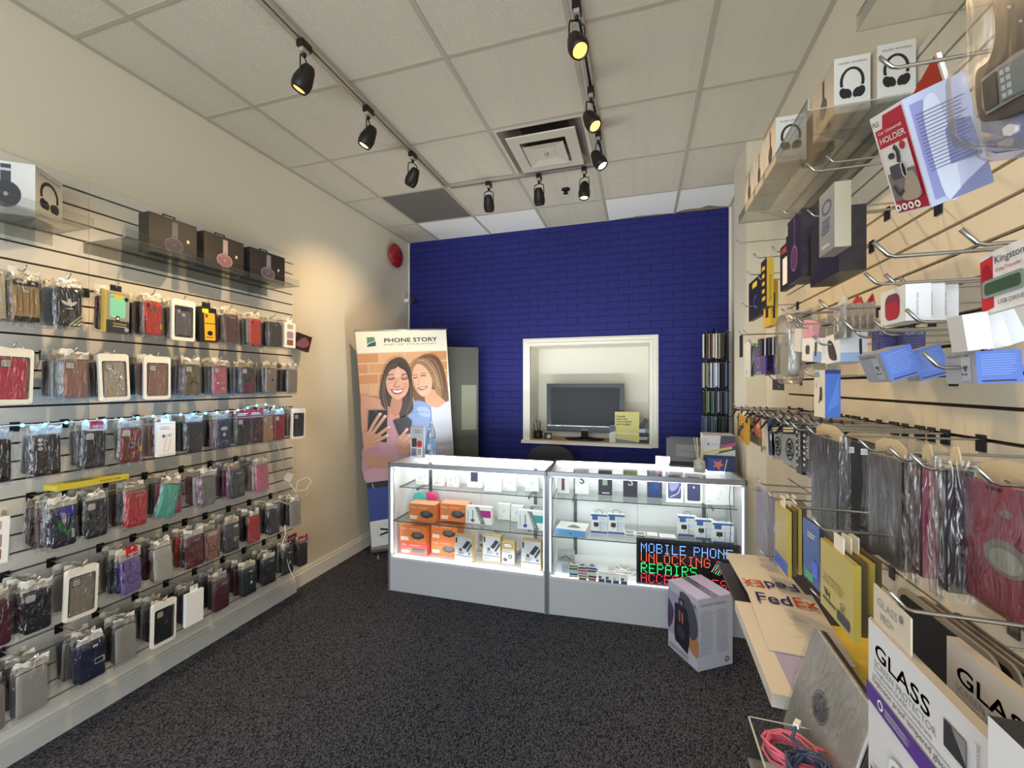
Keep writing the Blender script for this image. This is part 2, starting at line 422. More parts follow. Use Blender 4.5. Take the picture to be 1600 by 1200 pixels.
# shopfront wall behind the camera with its glazing
mb = MB(); mb.box(XL, -2.3, YF-.1, YF, 0, ZC, WALLP); mb.box(.6, XR, YF-.1, YF, 0, ZC, WALLP); mb.box(-2.3, .6, YF-.1, YF, 2.75, ZC, WALLP); mb.box(-2.3, .6, YF-.1, YF, 0, .15, WALLP)
struct(mb.build('wall_front'))
mb = MB(); mb.box(-2.3, .6, YF-.06, YF-.05, .15, 2.75, GLASS)
for x in (-2.3, -.87, .56): mb.box(x, x+.04, YF-.08, YF-.02, .15, 2.75, BLACKM)
struct(mb.build('window_1'))

# ------------------------------------------------------------------ slatwalls
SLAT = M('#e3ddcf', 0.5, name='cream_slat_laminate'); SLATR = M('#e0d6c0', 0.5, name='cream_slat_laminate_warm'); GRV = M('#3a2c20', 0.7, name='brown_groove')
PITCH = 0.0762
def slatwall(x_face, sgn, y0, y1, z0, z1, zg, mat, seams, name, label):
    """slats as real boards with recessed grooves; sgn = direction the face looks in x"""
    mb = MB(); d = 0.016
    back = x_face - sgn*d
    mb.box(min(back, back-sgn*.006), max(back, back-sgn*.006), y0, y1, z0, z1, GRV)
    g = []; z = zg
    while z > z0: z -= PITCH
    z += PITCH
    while z < z1-.02: g.append(z); z += PITCH
    edges = [z0] + g + [z1]
    ys = [y0] + seams + [y1]
    for i in range(len(edges)-1):
        a = edges[i] + (.0045 if i else 0); b = edges[i+1] - (.0045 if i < len(edges)-2 else 0)
        for j in range(len(ys)-1):
            mb.box(min(x_face, back), max(x_face, back), ys[j]+.0007, ys[j+1]-.0007, a, b, mat)
    o = mb.build(name); tag(o, label, 'slatwall'); return g
gl_ = slatwall(-2.487, 1, -.7, 2.507, .1, 2.51, 1.466, SLAT, [0.07, 1.29], 'slatwall', 'cream slatwall covering the left wall, hung with phone cases')
gr_ = slatwall(0.762, -1, -.6, 2.62, .1, 2.52, 1.43, SLATR, [0.18, 0.79, 1.4, 2.01], 'slatwall', 'cream slatwall covering the right wall, with bare grooves between accessories')
mb = MB(); mb.box(-2.509, -2.462, -.7, 2.507, 0, .085, M('#c9c7c0', .5, name='grey_plinth')); mb.box(-2.509, -2.472, -.7, 2.507, .085, .1, M('#c9c7c0', .5, name='grey_plinth'))
tag(mb.build('plinth_board'), 'grey plinth board along the floor below the left slatwall', 'plinth')
def groove(z, gs): return min(gs, key=lambda q: abs(q-z))

# hooks
def hook_mesh(L, r=.0028):
    """local: comes out of the wall at the origin along -Y, tip turned up"""
    p = MB(); p.tube([(0, .004, -.0), (0, -.01, 0), (0, -L*.6, 0), (0, -L+.012, 0), (0, -L+.004, .003), (0, -L-.012, .022)], r, CHROME, 6); prong = p.mesh('hook_prong')
    b = MB(); b.box(-.014, .014, -.004, 0, -.028, .012, M('#3b3b3d', .35, .8, name='dark_steel')); b.box(-.012, .012, -.002, .012, .004, .012, CHROME); plate = b.mesh('hook_plate')
    return prong, plate
HK = {}
def hook(x, y, z, rz, L, label, group):
    L = round(L, 2)
    if L not in HK: HK[L] = hook_mesh(L)
    t = thing('slatwall_hook', label, 'hook', (x, y, z), rz, group)
    for nm, me in zip(('prong', 'backplate'), HK[L]):
        o = bpy.data.objects.new(nm, me); COL.objects.link(o); o.parent = t
    return t

# ------------------------------------------------------------------ track lighting
TRACKM = M('#b9b2a4', 0.4, .3, name='track_enamel'); WARM = (1.0, 0.70, 0.38); NEUT = (1.0, 0.86, 0.66)
def track(a, b, label):
    mb = MB(); (ax, ay), (bx, by) = a, b; z = ZC-.004
    if ax == bx: mb.box(ax-.018, ax-.006, ay, by, z-.022, z, TRACKM); mb.box(ax+.006, ax+.018, ay, by, z-.022, z, TRACKM); mb.box(ax-.006, ax+.006, ay, by, z-.008, z, BLACKM)
    else: mb.box(ax, bx, ay-.018, ay-.006, z-.022, z, TRACKM); mb.box(ax, bx, ay+.006, ay+.018, z-.022, z, TRACKM); mb.box(ax, bx, ay-.006, ay+.006, z-.008, z, BLACKM)
    tag(mb.build('lighting_track'), label, 'lighting track', 'ceiling lighting tracks')
track((-1.48, .2), (-1.48, 3.03), 'enamelled lighting track on the ceiling along the left side')
track((-1.46, 3.05), (-.28, 3.05), 'enamelled lighting track across the ceiling in front of the vent')
track((-.25, .2), (-.25, 3.03), 'enamelled lighting track on the ceiling right of the vent')
HEADM = M('#241f1b', 0.45, .3, name='spot_enamel')
def spot(px, py, on, aim, label, energy, color, lens=None):
    p = onZ(px, py, ZC-.02)
    tx = min((-1.48, -.25), key=lambda q: abs(q-p.x))
    if on == 'cross': p.y = 3.05
    else: p.x = tx
    t = thing('track_spotlight', label, 'spotlight', (p.x, p.y, ZC-.026), 0, 'spotlights on the ceiling tracks')
    a = MB(); a.box(-.017, .017, -.03, .03, -.032, -.002, HEADM); a.box(-.012, .012, -.02, .02, -.05, -.032, TRACKM); a.tube([(0, 0, -.05), (0, 0, -.066)], .009, HEADM); a.build('adapter', t)
    piv = Vector((0, 0, -.165)); d = (Vector(aim) - (p + piv)).normalized()
    horiz = Vector((d.x, d.y, 0)); horiz = horiz.normalized() if horiz.length > .05 else Vector((0, 1, 0)); side = horiz.cross(Vector((0, 0, 1)))
    y = MB(); w = .036
    for s_ in (-1, 1): y.tube([Vector((0, 0, -.066)), side*(s_*w*.9)+Vector((0, 0, -.078)), side*(s_*w)+Vector((0, 0, -.10)), side*(s_*w)+piv], .0035, HEADM, 6)
    y.build('yoke', t)
    rot = d.to_track_quat('-Z', 'Y').to_matrix().to_4x4()
    h = MB(); h.lathe([(.012, .062), (.022, .06), (.03, .045), (.036, .02), (.043, -.015), (.041, -.04), (.034, -.06), (.031, -.06), (.031, -.048)], HEADM, 20); h.lathe([(.033, -.0), (.033, -.008)], HEADM, 12)
    h.xform(Matrix.Translation(piv) @ rot); h.build('lamp_head', t)
    l = MB(); lm = M(lens or '#ffd9a0', .4, emit=(3.2 if energy else 0) or 0, name=('lit_lens_' + str(lens)) if energy else 'unlit_lens')
    l.lathe([(.031, -.048), (.026, -.054), (.014, -.057)], lm, 18); l.xform(Matrix.Translation(piv) @ rot); l.build('lamp_lens', t)
    if energy:
        sp = add_light('spot_beam', 'SPOT', (0, 0, 0), (0, 0, 0), energy, color, spot_size=radians(82), spot_blend=0.9, shadow_soft_size=.03)
        sp.parent = t; sp.location = piv + d*.075; sp.rotation_euler = d.to_track_quat('-Z', 'Y').to_euler()
spot(484, 62, 'l', (-2.3, 1.3, 1.2), 'black track spotlight glowing warm, nearest on the left track', 52, WARM, '#ffb050')
spot(579, 166, 'l', (-2.35, 1.7, 1.1), 'black track spotlight glowing white, middle one on the left track', 54, WARM, '#ffdca8')
spot(648, 237, 'l', (-2.5, 3.0, 1.75), 'black track spotlight seen from behind, farthest on the left track', 44, WARM, '#ffdca8')
spot(764, 284, 'cross', (-1.4, 4.2, 1.3), 'dark track spotlight at the left end of the cross track', 0, WARM)
spot(841, 269, 'cross', (-.8, 4.2, 1.2), 'dark track spotlight in the middle of the cross track', 0, WARM)
spot(912, 257, 'cross', (-.42, 2.9, 1.0), 'small lit track spotlight at the right end of the cross track', 14, NEUT, '#fff0d8')
spot(911, 2, 'r', (.35, .9, 1.2), 'black track spotlight glowing amber, nearest on the right track', 34, WARM, '#ffa848')
spot(929, 137, 'r', (.6, 1.6, 1.3), 'black track spotlight glowing amber, middle one on the right track', 38, WARM, '#ffb458')
spot(939, 206, 'r', (.55, 2.4, 1.5), 'black track spotlight glowing white, farthest on the right track', 34, WARM, '#fff0d0')

# ------------------------------------------------------------------ vent, sprinkler, bell, camera
VM = M('#cfc6b6', .5, name='vent_enamel'); t = thing('ceiling_vent', 'square beige air diffuser with a hanging centre plate in the ceiling', 'vent', (-.605, 2.765, ZC-.004))
mb = MB()
def ring_(mb, r0, r1, z0, z1, m):
    for (x0, x1, y0, y1) in ((-r1, r1, -r1, -r0), (-r1, r1, r0, r1), (-r1, -r0, -r0, r0), (r0, r1, -r0, r0)): mb.box(x0, x1, y0, y1, min(z0, z1), max(z0, z1), m)
def slope(mb, r0, z0, r1, z1, m):
    a = [(-r0, -r0, z0), (r0, -r0, z0), (r0, r0, z0), (-r0, r0, z0)]; b = [(-r1, -r1, z1), (r1, -r1, z1), (r1, r1, z1), (-r1, r1, z1)]
    mb.add(a+b, [(i, (i+1) % 4, 4+(i+1) % 4, 4+i) for i in range(4)], m)
ring_(mb, .27, .295, 0, .006, VM); slope(mb, .27, 0, .16, .1, M('#8f8577', .6, name='vent_throat')); mb.box(-.17, .17, -.17, .17, .1, .11, M('#3a342d', .8, name='vent_dark')); mb.build('vent_frame', t)
mb = MB(); slope(mb, .225, -.02, .15, .02, VM); slope(mb, .225, -.02, .222, -.026, VM); ring_(mb, .15, .222, -.028, -.022, VM); mb.build('vent_ring', t)
mb = MB(); slope(mb, .135, -.045, .06, -.03, VM); mb.box(-.06, .06, -.06, .06, -.034, -.028, VM); mb.lathe([(.012, -.03), (.012, -.046), (.006, -.05)], CHROME, 12); mb.build('centre_plate', t)
p = onZ(884, 295, ZC); t = thing('fire_sprinkler', 'small dark fire sprinkler head on the ceiling near the blue wall', 'sprinkler', (p.x, p.y, ZC-.004))
mb = MB(); mb.lathe([(.035, 0), (.033, -.006), (.012, -.008), (.01, -.03)], BLACKM, 16); mb.build('escutcheon', t); mb = MB(); mb.lathe([(.004, -.03), (.022, -.032), (.022, -.034)], BLACKM, 14); mb.build('deflector', t)
RED = M('#a01c1c', .3, name='red_enamel', coat=.3); p = onX(614, 400, XL); t = thing('fire_alarm_bell', 'round red fire alarm bell high on the left wall', 'fire bell', (XL, p.y, p.z))
mb = MB(); mb.lathe([(.06, 0), (.06, .035), (.05, .04)], M('#7c1616', .5, name='dark_red'), 20, axis='x'); mb.build('back_box', t)
mb = MB(); mb.lathe([(.122, .03), (.125, .036), (.118, .05), (.09, .064), (.05, .072), (.012, .074)], RED, 32, axis='x'); mb.lathe([(.01, .073), (.008, .08)], CHROME, 10, axis='x'); mb.build('gong', t)
p = onX(634, 470, XL); t = thing('security_camera', 'small black dome camera on a white bracket in the far left corner', 'security camera', (XL, p.y, p.z))
mb = MB(); mb.box(0, .05, -.02, .02, -.02, .02, WHITE); mb.tube([(.04, 0, 0), (.08, -.01, -.0)], .012, WHITE, 10); mb.build('bracket', t)
mb = MB(); mb.lathe([(.03, .0), (.038, -.012), (.035, -.03), (.02, -.042), (.006, -.046)], BLK, 18, (.1, -.015, .012)); mb.build('camera_dome', t)

# ------------------------------------------------------------------ LED showcases
LAM = M('#b8b9bc', 0.45, name='grey_laminate'); ALU = M('#a3a6ab', 0.35, .7, name='aluminium_frame'); INW = M('#f2f2f0', 0.5, name='white_interior')
LEDM = M('#f1f6ff', .5, emit=5, name='white_led_strip'); STD = M('#6b6e70', .4, .6, name='slotted_steel', noise=.5, nscale=90); WOODE = M('#8a7466', .6, name='raw_board_edge')
def showcase(loc, rz, W, D, label, shelf_pad):
    t = thing('display_counter', label, 'display counter', loc, rz, 'lit glass display counters')
    H = .966; zf = .255
    mb = MB(); mb.box(.018, W-.018, .004, .02, 0, .24, LAM); mb.box(.018, W-.018, .0, .02, .24, zf, M('#c9cacc', .4, name='light_laminate')); mb.build('kick_panel', t)
    mb = MB(); mb.box(.018, W-.018, .02, D-.018, zf-.018, zf, INW); mb.build('floor_panel', t)
    for x in (0, W-.018): mb = MB(); mb.box(x, x+.018, 0, D, 0, H-.004, INW, front=LAM, left=LAM, right=INW if not x else LAM, top=WOODE); mb.build('side_panel', t)
    mb = MB(); mb.box(.018, W-.018, D-.018, D, 0, H-.009, INW); mb.box(W/2-.002, W/2+.002, D-.0195, D-.018, zf, H-.06, M('#bfc2c2', .5, name='joint_grey')); mb.build('back_panel', t)
    mb = MB(); mb.box(0, W, -.004, .016, H-.03, H, ALU); mb.box(0, .014, -.004, .008, 0, H, ALU); mb.box(W-.014, W, -.004, .008, 0, H, ALU); mb.box(0, W, D-.02, D, H-.008, H, ALU)
    mb.box(0, .012, 0, D, H-.006, H, ALU); mb.box(W-.012, W, 0, D, H-.006, H, ALU); mb.build('frame', t)
    mb = MB(); mb.box(.012, W-.012, .016, D-.02, H-.007, H-.001, GLASS); mb.build('top_glass', t)
    mb = MB(); mb.box(.016, W-.016, .006, .011, zf+.001, H-.03, GLASS); mb.build('front_glass', t)
    for z, y0 in ((.757, .12), (.52, .03)):
        mb = MB(); x0, x1 = .022, W-.022
        mb.box(x0, x1, y0, D-.025, z-.006, z, GLASS, front=GEDGE, left=GEDGE); mb.build('glass_shelf', t)
    for x in (.16, W-.16):
        mb = MB(); mb.box(x-.012, x+.012, D-.028, D-.018, zf, H-.06, STD)
        for z in (.757, .52): mb.box(x-.002, x+.002, .14, D-.028, z-.03, z-.006, STD)
        mb.build('shelf_standard', t)
    for nm, a in (('led_strip', (.03, W-.03, .017, .026, H-.036, H-.03)), ('led_strip', (.03, W-.03, D-.045, D-.03, H-.03, H-.022)), ('led_strip', (.019, .024, .012, .02, zf+.03, H-.05)), ('led_strip', (W-.024, W-.019, .012, .02, zf+.03, H-.05)), ('led_strip', (.03, W-.03, .013, .02, zf, zf+.004))):
        mb = MB(); mb.box(*a, LEDM); mb.build(nm, t)
    for x in ((.034,) if shelf_pad == 'l' else (.034, W-.09)):
        mb = MB(); mb.tube([(x, .02, H-.04), (x-.006, .022, .85), (x+.004, .021, .7), (x-.003, .022, .55), (x+.002, .021, .4), (x, .022, zf+.003)], .0022, BLK, 6); mb.build('led_cable', t)
    for y, e, rx in ((.05, 1.25, .35), (D-.05, 1.1, -.2), (D-.07, 12.0, pi-.7)):
        l = add_light('strip_glow', 'AREA', (W/2, y, H-.045 if rx < 1 else H-.011), (rx, 0, 0), e, (.95, .98, 1.0), shape='RECTANGLE', size=W-.1, size_y=.02); l.parent = t
    l = add_light('strip_glow', 'AREA', (W/2, .03, zf+.012), (radians(118), 0, 0), 0.7, (.95, .98, 1.0), shape='RECTANGLE', size=W-.1, size_y=.012); l.parent = t
    return t
CL = (Vector((-1.82, 2.735, 0)), radians(1.4), 1.215, .40); CR = (Vector((-.603, 2.766, 0)), radians(4.2), 1.235, .44)
showcase(CL[0], CL[1], CL[2], CL[3], 'lit glass counter beside the banner, stocked with orange charger boxes', 'l')
showcase(CR[0], CR[1], CR[2], CR[3], 'lit glass counter stocked with phone boxes and the LED sign', 'r')

# cartons: local x centred, front face at y=0 looking -Y, z up from 0
def carton(name, label, cat, loc, rz, w, d, h, m, art=None, group=None, top=None, side=None, parts=None, artf=None):
    mb = MB(); mb.box(-w/2, w/2, 0, d, 0, h, m, **{k: v for k, v in dict(top=top, left=side, right=side).items() if v})
    if art: art(face_front(mb, -w/2, 0, 0), w, h)
    if artf: artf(mb, w, d, h)
    o = mb.build(name, None, loc, (0, 0, rz) if not isinstance(rz, tuple) else rz); tag(o, label, cat, group)
    if parts: parts(o, w, d, h)
    return o
def on_shelf(px, py, z, wpx, hpx):
    p = onZ(px, py, z); r = ray(px, py); t = (z-EYE)/r[2]
    return p, wpx*t/F, hpx*t/F
OR = M('#e07a3c', .45, name='orange_card'); ORT = M('#f0a878', .45, name='pale_orange_card'); REDC = M('#d4584c', .45, name='coral_red_card'); DG = M('#3c3a3a', .4, name='dark_print'); WP = M('#f6f3ee', .5, name='white_print'); GP = M('#8c8c90', .5, name='grey_print')
GP2 = M('#c2c4c8', .5, name='pale_grey_print'); BLUEP = M('#3f66a8', .45, name='blue_print'); LBL = M('#cfd8ee', .5, name='pale_blue_print')
def mag(red=False):
    def f(a, w, h):
        a.text('MAG', .05*w, .72*h, .13*h, WP, bold=.0006); a.lines(.36*w, .72*h, .8*w, .84*h, 1, ORT, .6)
        if red: a.rr(.68*w, .38*h, .5*w, .34*h, .02*w, DG)
        else:
            a.poly([(.42*w, .42*h), (.5*w, .6*h), (.75*w, .64*h), (.93*w, .5*h), (.92*w, .34*h), (.7*w, .2*h), (.5*w, .26*h)], DG)
            a.poly([(.46*w, .44*h), (.53*w, .58*h), (.74*w, .61*h), (.89*w, .5*h), (.7*w, .34*h), (.52*w, .36*h)], M('#55524f', .4, name='mid_print')); a.ring(.68*w, .5*h, .075*w, .006*w, GP2, .05*w)
        a.lines(.05*w, .1*h, .36*w, .32*h, 3, WP, .7, .2)
    return f
def sc_box(px, py, z, wpx, hpx, d, m, art, label, cat='box', group=None, cnt=CR, name='product_box', **k):
    p, w, h = on_shelf(px, py, z, wpx, hpx)
    return carton(name, label, cat, (p.x, p.y, z+.0005), cnt[1]+k.pop('drz', 0), w, d, h, m, art, group, **k)
Z1, Z2, Z0 = .757, .52, .255
G = 'orange charger boxes'
a_ = sc_box(646, 867, Z0, 46, 19, .13, REDC, mag(True), 'coral red charger box at the bottom of the left stack', 'box', G, CL, 'charger_box', top=ORT)
p, w, h = on_shelf(646, 867, Z0, 46, 19)
carton('charger_box', 'orange charger box standing on the coral red box', 'box', (p.x-.004, p.y-.002, Z0+h+.001), CL[1], w*1.0, .13, h*1.4, OR, mag(), G, top=ORT)
p, w, h = on_shelf(694, 868, Z0, 45, 26)
carton('charger_box', 'orange charger box lowest behind the beige box, second stack', 'box', (p.x, p.y, Z0+.001), CL[1], w, .13, h*.9, OR, mag(), G, top=ORT)
carton('charger_box', 'orange charger box on top of the second floor stack in the counter', 'box', (p.x, p.y, Z0+h*.9+.002), CL[1], w, .13, h*.98, OR, mag(), G, top=ORT)
sc_box(659, 815, Z2, 45, 27, .11, OR, mag(), 'orange charger box on the glass shelf below the teal and pink pouches', 'box', G, CL, 'charger_box', top=ORT)
sc_box(708, 815, Z2, 45, 27, .11, OR, mag(), 'orange charger box on the glass shelf beside the magenta window box', 'box', G, CL, 'charger_box', top=ORT)
def kraft(a, w, h):
    a.rect(.04*w, .03*h, .97*w, .97*h, GP2)
    a.rect(.06*w, .72*h, .15*w, .93*h, DG); a.poly([(.42*w, .55*h), (.72*w, .85*h), (.92*w, .8*h), (.62*w, .5*h)], M('#34363c', .4, name='power_bank_print')); a.poly([(.66*w, .45*h), (.95*w, .78*h), (.98*w, .66*h), (.75*w, .4*h)], M('#44464c', .4, name='power_bank_print2'))
    a.rect(.27*w, .42*h, .42*w, .52*h, DG); a.ell(.83*w, .34*h, .06*w, .045*h, M('#5a5660', .4, name='plum_print')); a.lines(.2*w, .28*h, .6*w, .4*h, 3, GP, .5)
    a.rect(.04*w, .22*h, .97*w, .245*h, DG); a.lines(.08*w, .08*h, .4*w, .18*h, 2, GP, .5); a.rect(.58*w, .08*h, .9*w, .16*h, GP); a.rect(.6*w, .09*h, .73*w, .15*h, WP); a.rect(.76*w, .09*h, .88*w, .15*h, WP)
KR = M('#c9ac76', .55, name='kraft_gold'); G = 'beige and grey power bank boxes'
for px, py, wp, hp, l in ((724, 878, 30, 40, 'beige power bank box in front of the orange stack'), (768, 878, 30, 41, 'beige power bank box at the centre of the counter floor'), (829.5, 890, 32, 45, 'beige power bank box nearest the divider post of the left counter')):
    sc_box(px, py, Z0, wp, hp, .05, KR, kraft, l, 'box', G, CL, 'power_bank_box', drz=-.06)
def kraft_s(a, w, h): a.rect(0, 0, w, .62*h, GP2); a.rect(.1*w, .7*h, .9*w, .95*h, M('#b08d4e', .5, name='gold_print')); a.lines(.2*w, .76*h, .8*w, .9*h, 2, WP, .6); a.ell(.66*w, .34*h, .16*w, .09*h, DG); a.ell(.66*w, .34*h, .08*w, .04*h, GP2); a.ell(.28*w, .18*h, .16*w, .08*h, DG); a.lines(.1*w, .5*h, .8*w, .58*h, 2, GP)
sc_box(794, 881, Z0, 21, 34, .045, KR, kraft_s, 'small beige and grey earphone box between two power bank boxes', 'box', None, CL, 'earphone_box')
sc_box(759, 862, Z0, 26, 32, .03, GP2, lambda a, w, h: (a.rect(.1*w, .5*h, .9*w, .8*h, GP), a.poly([(.1*w, .3*h), (.5*w, .5*h), (.95*w, .25*h), (.5*w, .05*h)], M('#5b5f66', .4, name='slate_print'))), 'grey box with a dark tablet picture behind the beige boxes', 'box', None, CL)
def speckle(a, w, h):
    for c in ('#9db4e8', '#f0b98a', '#c6b4e8', '#e8e29a', '#a8d8d0'):
        for k in range(3): x = random.uniform(.15, .8)*w; y = random.uniform(.12, .8)*h; a.rect(x, y, x+.1*w, y+.08*h, M(c, .5))
    a.lines(.1*w, .08*h, .6*w, .2*h, 2, GP2)
G = 'small white speckled boxes'
for px, py, l in ((659, 757, 'white speckled box at the left end of the upper glass shelf'), (684, 759, 'white speckled box in the middle of three small ones'), (707, 761, 'white speckled box left of the box with a dark screen')): sc_box(px, py, Z1, 18.5, 20, .03, WHITE, speckle, l, 'box', G, CL)
sc_box(741, 762, Z1, 24, 27, .04, WHITE, lambda a, w, h: a.rect(.26*w, .35*h, .74*w, .97*h, M('#4a5068', .3, name='slate_screen')), 'white box with a dark phone screen on the upper shelf', 'box', None, CL, 'phone_box')
def faint(a, w, h): a.ell(.55*w, .6*h, .14*w, .09*h, M('#d3d5e8', .5)); a.ell(.45*w, .5*h, .1*w, .08*h, M('#dcd8ee', .5)); a.lines(.1*w, .12*h, .5*w, .22*h, 2, GP2)
G = 'plain white adapter boxes'
for px, py, wp, hp, l in ((770, 768, 28, 21, 'wide white adapter box with faint print on the upper shelf'), (796, 767, 21, 21, 'square white adapter box right of the wide one'), (831, 768, 22, 22, 'square white adapter box at the right end of the left counter')):
    sc_box(px, py, Z1, wp, hp, .04, WHITE, faint, l, 'box', G, CL, 'adapter_box')
def wbox(cm):
    def f(a, w, h):
        a.rect(.52*w, .4*h, .96*w, .8*h, M(cm, .4)); a.poly([(.34*w, h*.98), (.5*w, h*.98), (.75*w, .02*h), (.58*w, .02*h)], M('#6f7a6e', .4, name='olive_print'))
        for k in range(8): a.rect((.36+.03*k)*w, (.86-.1*k)*h, (.44+.03*k)*w, (.89-.1*k)*h, WP)
        a.rect(.08*w, .12*h, .1*w, .75*h, GP); a.rect(.26*w, .3*h, .29*w, .8*h, M('#4a7a5a', .5)); a.ell(.27*w, .2*h, .07*w, .09*h, M('#4a4a9a', .4))
    return f
sc_box(748, 819, Z2, 43, 27, .04, WHITE, wbox('#b52a86'), 'white phone case box with a magenta window', 'box', 'white windowed case boxes', CL, 'case_box')
sc_box(831, 828, Z2, 46, 29, .05, WHITE, wbox('#3e9c98'), 'white phone case box with a teal window', 'box', 'white windowed case boxes', CL, 'case_box', side=M('#3a3b3e', .5))
sc_box(787, 812, Z2, 20, 24, .04, WHITE, faint, 'plain white box left of a second plain box on the lower shelf', 'box', None, CL); sc_box(808, 815, Z2, 20, 24, .04, WHITE, faint, 'plain white box touching the teal windowed box', 'box', None, CL)
sc_box(838, 815, Z2, 22, 25, .02, M('#d8d4cc', .5), lambda a, w, h: (a.rect(.08*w, .6*h, .3*w, .85*h, BLUEP), a.rect(.5*w, .2*h, .95*w, .45*h, GP), a.lines(.1*w, .88*h, .9*w, .97*h, 1, GP)), 'light grey box with a blue square at the back of the shelf', 'box', None, CL)
for px, c, l in ((655, '#55b7b2', 'rounded teal zip pouch on the lower glass shelf'), (671, '#e8447c', 'rounded hot pink zip pouch on the lower glass shelf')):
    p, w, h = on_shelf(px, 800, Z2, 22, 30); mb = MB(); mb.prism([(x, z) for x, z in rrect(w, h, w*.4, 6, 0, h/2)], 0, .035, M(c, .35, name='pouch_'+c[1:]), smooth=True); mb.box(-w*.4, w*.4, -.001, 0, h*.55, h*.58, WP)
    tag(mb.build('zip_pouch', None, (p.x, p.y, Z2+.001), (0, 0, CL[1])), l, 'pouch', 'zip pouches in the counter')
mb = MB(); rs = random.Random(3)
mb.grid(lambda u, v: ((u-.5)*.15, (v-.5)*.06, .001+.085*sin(pi*u)**.5*sin(pi*v)**.5*(.7+.3*sin(17*u+9*v)*cos(13*v))), 14, 10, WRAP); mb.grid(lambda u, v: ((u-.5)*.11, (v-.5)*.04, .001+.05*sin(pi*u)*sin(pi*v)), 8, 6, M('#5f7396', .3, name='steel_blue_plastic'))
p = onZ(812, 873, Z0); tag(mb.build('bagged_cable', None, (p.x, p.y, Z0), (0, 0, .2)), 'crumpled clear bag with a blue cable behind the beige boxes', 'bagged cable')

# right counter
def A_(f): return f
sc_box(880, 770.5, Z1, 18, 27, .05, WHITE, lambda a, w, h: (a.rect(.36*w, .16*h, .62*w, .84*h, M('#8e2a52', .3)), a.rect(.36*w, .16*h, .62*w, .5*h, M('#4a4a52', .3))), 'white phone box with a slim red and grey phone picture', name='phone_box')
def sbox(c1): return lambda a, w, h: a.text('S', .5*w, .42*h, .32*h, c1, center=True, bold=.0012)
sc_box(909, 772, Z1, 21, 38, .03, WHITE, sbox(DG), 'tall white phone box printed with a dark letter S', name='phone_box')
BKB = M('#34363d', .35, name='black_card')
sc_box(945.7, 774, Z1, 21, 39, .03, BKB, lambda a, w, h: (a.rect(.3*w, .4*h, .66*w, .8*h, M('#9fae9c', .3)), a.rect(.28*w, .08*h, .8*w, .11*h, WP)), 'tall black phone box with a pale green screen picture', name='phone_box')
sc_box(984.7, 777, Z1, 21, 43, .03, BKB, sbox(WP), 'tall black phone box printed with a white letter S', name='phone_box')
def arcs(a, w, h):
    for k, c in enumerate(('#7fb2dc', '#3f7ccc', '#9fd2f2')): a.ring(.5*w, .42*h, (.32-.04*k)*w, .02*w, M(c, .3), (.3-.07*k)*h, 18, .3 if k < 2 else 3.4, 2.8 if k < 2 else 6.0)
    a.ell(.5*w, .33*h, .22*w, .2*h, M('#2f56a4', .3))
sc_box(1023, 778, Z1, 22, 43, .03, M('#3c4a6a', .35, name='navy_card'), arcs, 'tall navy phone box with glowing blue arcs', name='phone_box')
def ph1(a, w, h): a.rr(.5*w, .53*h, .76*w, .8*h, .09*w, M('#565b86', .3)); a.blob([(.2*w, .8*h), (.45*w, .85*h), (.75*w, .62*h), (.5*w, .4*h), (.22*w, .42*h)], M('#9da3cf', .3)); a.line([(.25*w, .18*h), (.7*w, .32*h), (.84*w, .55*h)], .05*w, M('#dfe2f4', .3), True); a.rr(.5*w, .89*h, .2*w, .025*h, .01*w, DG)
sc_box(1054, 785, Z1, 25, 46, .03, WHITE, ph1, 'white phone box with a lilac screen picture', name='phone_box')
sc_box(1084, 786.5, Z1, 25, 45, .03, WHITE, lambda a, w, h: (a.rr(.5*w, .5*h, .76*w, .84*h, .09*w, M('#4d5070', .3)), a.ell(.5*w, .55*h, .05*w, .04*h, WP)), 'white phone box with a plain dark phone back picture', name='phone_box')
sc_box(1124, 789, Z1, 42, 38, .06, WHITE, lambda a, w, h: (a.rect(.05*w, .86*h, .2*w, .92*h, M('#9cc4e4', .4)), a.line([(.35*w, .3*h), (.5*w, .22*h), (.56*w, .6*h)], .02*w, M('#c9ccd4', .5)), a.lines(.06*w, .1*h, .25*w, .2*h, 2, GP2)), 'large white box with a faint tick-shaped device picture', name='router_box', drz=.16)
# lower shelf
p = onZ(891, 838, Z2); SKY = M('#6fb0e4', .4, name='sky_blue_card')
def flat_top(mb, w, d, h):
    a = face_top(mb, -w/2, 0, h); a.blob([(.35*w, .3*d), (.5*w, .65*d), (.62*w, .6*d), (.8*w, .35*d), (.62*w, .25*d)], GP); a.line([(.45*w, .5*d), (.6*w, .35*d), (.75*w, .45*d)], .006, DG)
carton('gadget_box', 'flat white box with a sky blue front edge on the left of the shelf', 'box', (p.x, p.y, Z2+.001), CR[1]-.12, .205, .16, .045, WHITE, lambda a, w, h: (a.rect(0, 0, w, h*.97, SKY), a.rect(.48*w, .35*h, .53*w, .6*h, BLUEP)), None, None, None, None, flat_top)
def adp(a, w, h):
    a.rect(0, .9*h, w, h, BLUEP); a.rect(0, 0, w, .1*h, BLUEP); a.rect(.08*w, .7*h, .42*w, .9*h, BLUEP); a.rr(.32*w, .46*h, .3*w, .22*h, .01*w, DG); a.rect(.3*w, .27*h, .34*w, .36*h, DG); a.rect(.58*w, .42*h, .95*w, .64*h, LBL); a.line([(.57*w, .12*h), (.57*w, .64*h)], .004, GP)
    a.lines(.5*w, .7*h, .95*w, .86*h, 2, GP2); a.lines(.6*w, .16*h, .94*w, .38*h, 4, GP2)
